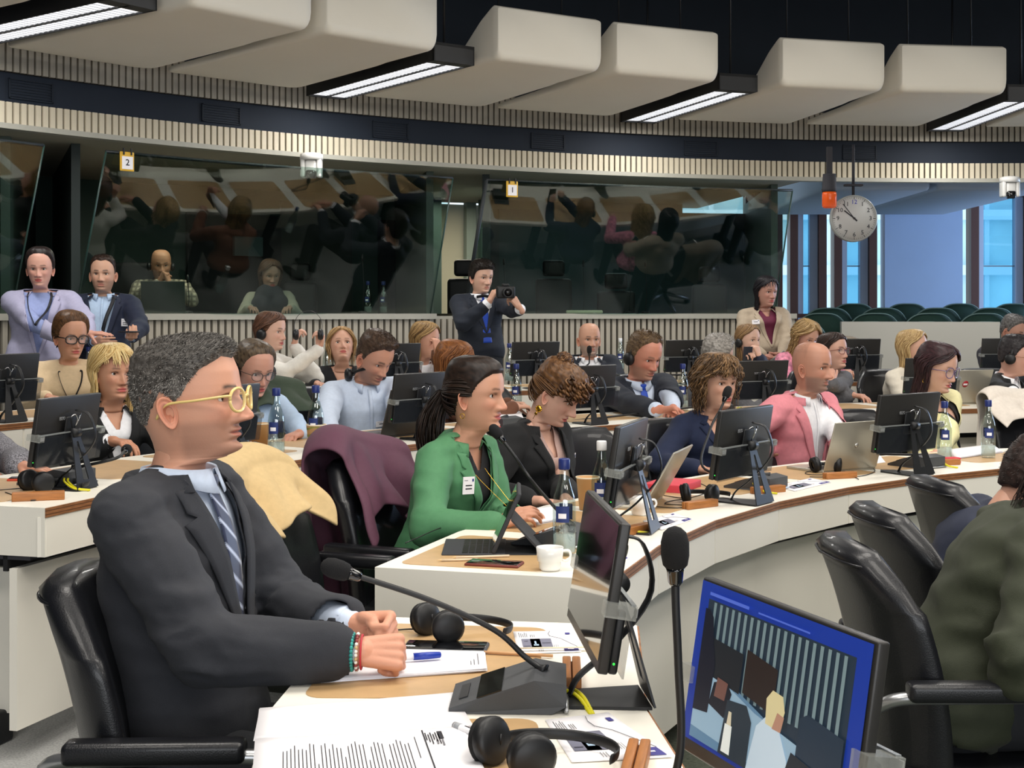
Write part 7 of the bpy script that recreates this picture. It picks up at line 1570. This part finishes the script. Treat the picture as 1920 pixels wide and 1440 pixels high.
# coats and bags on chairs
def coat(name, R, th, zf, m, label, drop=.45, wdt=.27, lump=.03, seed=1, inner=None, top=.98, side=0):
    M = TR(*POL(R, th, zf)) @ RZ(seat_rot(th)); rg = np.random.RandomState(seed); n1, n2 = 44, 30; V = []; ph = rg.rand(6)*6
    for i in range(n1+1):
        s = -1+2*i/n1          # -1 front hem, 0 over the top, +1 rear hem
        for j in range(n2+1):
            u = -1+2*j/n2; wv = lump*(math.sin(u*7+ph[0]+s*2)+.6*math.sin(u*13+ph[1]-s*3)+.5*math.sin(s*6+u*4+ph[2]))
            ybase = .36-.07*u*u; z = top+.02*math.sin(u*3+ph[3])-.05*abs(u)**3; ang = s
            if abs(s) < .18: t = s/.18*math.pi/2; y = ybase+.075*math.sin(t); zz = z+.05*math.cos(t)-.02
            else:
                k = (abs(s)-.18)/.82; L_ = (drop if s > 0 else drop*.38)*(1+.12*math.sin(u*4+ph[4])); zz = z-.02-L_*k; y = ybase+(.075+wv*min(1, k*2)+.03*k)*(1 if s > 0 else -1)-(.12*k*0)
                y += -.13*k*.8
            V.append((u*wdt*(1+.10*math.sin(s*4+ph[5]))+side, y, zz))
    Fs = [(i*(n2+1)+j, (i+1)*(n2+1)+j, (i+1)*(n2+1)+j+1, i*(n2+1)+j+1) for i in range(n1) for j in range(n2)]
    o = mesh_obj(name, V, Fs, m, None); put(o, M); sl = o.modifiers.new('s', 'SOLIDIFY'); sl.thickness = .012; ss = o.modifiers.new('ss', 'SUBSURF'); ss.levels = 1; ss.render_levels = 1; tag(o, label, 'coat'); return o
coat('draped_coat', 4.98, 153.6, 0, fabric('plum_coat', '5A3446', .7), 'plum purple coat draped over the armchair behind the woman in green', .62, .24, .022, 3)
coat('draped_coat', 4.96, 161.8, 0, fabric('camel_coat', 'C6AC7E', .9), 'beige coat draped on the armchair behind the grey-suited man', .40, .20, .022, 5)
coat('draped_coat', 4.95, 105.0, 0, fabric('pink_white_coat', 'D8CFC4', .85), 'pale coat with pink lining over the chair right of the yellow blazer', .3, .26, .02, 7)
coat('draped_coat', 6.55, TH(560, 6.6), L2, fabric('green_coat', '3A4638', .85), 'dark green coat over a chair behind the bottles', .3, .22, .02, 8)
chair(8.3, TH(1612, 8.3), L3, 'black armchair under the taupe coat, right of the curly blonde woman')
coat('draped_coat', 8.3, TH(1612, 8.3), L3, fabric('taupe_coat', '7E7466', .85), 'taupe coat on a chair right of the curly blonde woman', .4, .2, .02, 9)
p = PT(488, 1060, 4.05); r = empty('handbag', p-Vector((0, 0, .02)), .3, 'cream handbag hanging behind the striped tie', 'bag'); cm = mat('cream_leather', 'D9CCAE', .45)
mb = MB(); mb.rbox(-.10, .10, -.045, .045, -.16, .02, cm, .03); mb.build('body', r); mb = MB(); mb.tube(bez([(-.07, 0, .0), (-.06, 0, .10), (0, 0, .15), (.06, 0, .10), (.07, 0, .0)], 24), .008, cm, flat=(0, 1, 0)); mb.build('strap', r)
for k in range(3): mb = MB(); mb.lathe([(.001, 0), (.007, 0), (.001, .006)], CHROME, TR(.085, -.046, -.01-.03*k) @ RX(math.pi/2)); mb.build('stud', r)
# booth furniture: tall chair backs and small microphones
def booth_chair(px, py, Y, w_, h, label, head=True):
    Y = ray_R(px, 10.75 if px > 600 else 11.2)
    p = PT(px, py, Y); r = empty('booth_chair', (p.x, Y, .2), 0, label, 'chair', 'black booth chairs'); zt = p.z-.2; bm_ = mat('booth_chair_black', '0B0C0F', .6)
    mb = MB(); mb.rbox(-w_/2, w_/2, -.04, .04, zt-h, zt-(.17 if head else 0), bm_, .035); mb.build('backrest', r)
    if head: mb = MB(); mb.rbox(-w_*.3, w_*.3, -.045, .03, zt-.15, zt, bm_, .03); mb.build('headrest', r)
    mb = MB(); mb.rbox(-w_/2, w_/2, -.45, .04, zt-h-.02, zt-h+.06, bm_, .03); mb.build('seat', r); mb = MB(); mb.tube([(0, -.2, zt-h), (0, -.2, .0)], .03, bm_); mb.lathe([(.001, 0), (.26, 0), (.05, .05)], bm_, TR(0, -.2, 0)); mb.build('pedestal', r)
booth_chair(1038, 488, 11.2, .34, .75, 'tall black chair with headrest inside booth one')
booth_chair(1155, 512, 11.2, .36, .6, 'low black chair right of the tall chair in booth one')
booth_chair(1330, 500, 11.3, .34, .6, 'black chair at the right of booth one')
booth_chair(245, 492, 11.1, .42, .7, 'black chair behind the bald man in booth two', False)
booth_chair(870, 487, 10.9, .30, .7, 'black headrest chair behind the photographer')
booth_chair(563, 494, 11.5, .3, .6, 'black chair right of the scarf woman')
for i, (px, py, lb) in enumerate(((945, 497, 'leftmost microphone in booth one'), (1094, 500, 'second microphone in booth one'), (1180, 490, 'third microphone in booth one'), (1210, 500, 'fourth microphone in booth one'), (1395, 490, 'rightmost microphone in booth one'), (680, 490, 'microphone beside the bottles in booth two'), (352, 530, 'red-lit microphone beside the booth laptop'))):
    Y = ray_R(px, 10.35); a = PT(px, 586, Y); b = PT(px, py, Y); r = empty('booth_microphone', (a.x, a.y, 1.42), 0, lb, 'microphone', 'booth microphones')
    mb = MB(); mb.lathe([(.001, 0), (.04, 0), (.035, .02), (.001, .022)], BLACKM); mb.build('base', r); mb = MB(); mb.tube(bez([(0, 0, .02), (.01, 0, (b.z-1.42)*.5), (0, 0, b.z-1.42)], 12), .004, BLACKM); mb.build('gooseneck', r); mb = MB(); mb.tube([(0, 0, b.z-1.42), (0, 0, b.z-1.39), (0, 0, b.z-1.36)], [.009, .012, .006], BLACKM); mb.build('head', r)
c = PT(1095, 584, ray_R(1095, 9.98)+.05); mb = MB(); mb.rbox(-.16, .16, -.03, .03, 0, .03, CREAMW, .012); tag(mb.build('console_cover', None, (c.x, c.y-.05, 1.42)), 'flat cream box on the sill under booth one', 'box')
mb = MB(); v, f = fuse([ellipsoid((0, 0, 0), (.12, .10, .10)), ellipsoid((.05, .03, -.08), (.1, .09, .1)), ellipsoid((-.06, .02, -.07), (.1, .09, .1))], .012, 4); o = mesh_obj('scarf', v, f, fabric('dark_scarf', '2A2C34', .9), None); o.parent = None; put(o, SCW['RM'] @ Matrix.Translation(SCW['N']+Vector((0, .06, -.02)))); tag(o, 'dark patterned scarf on the woman in the booth', 'scarf')
# blouse buttons etc. of the broadcast desk: nameplate flag label on far desk
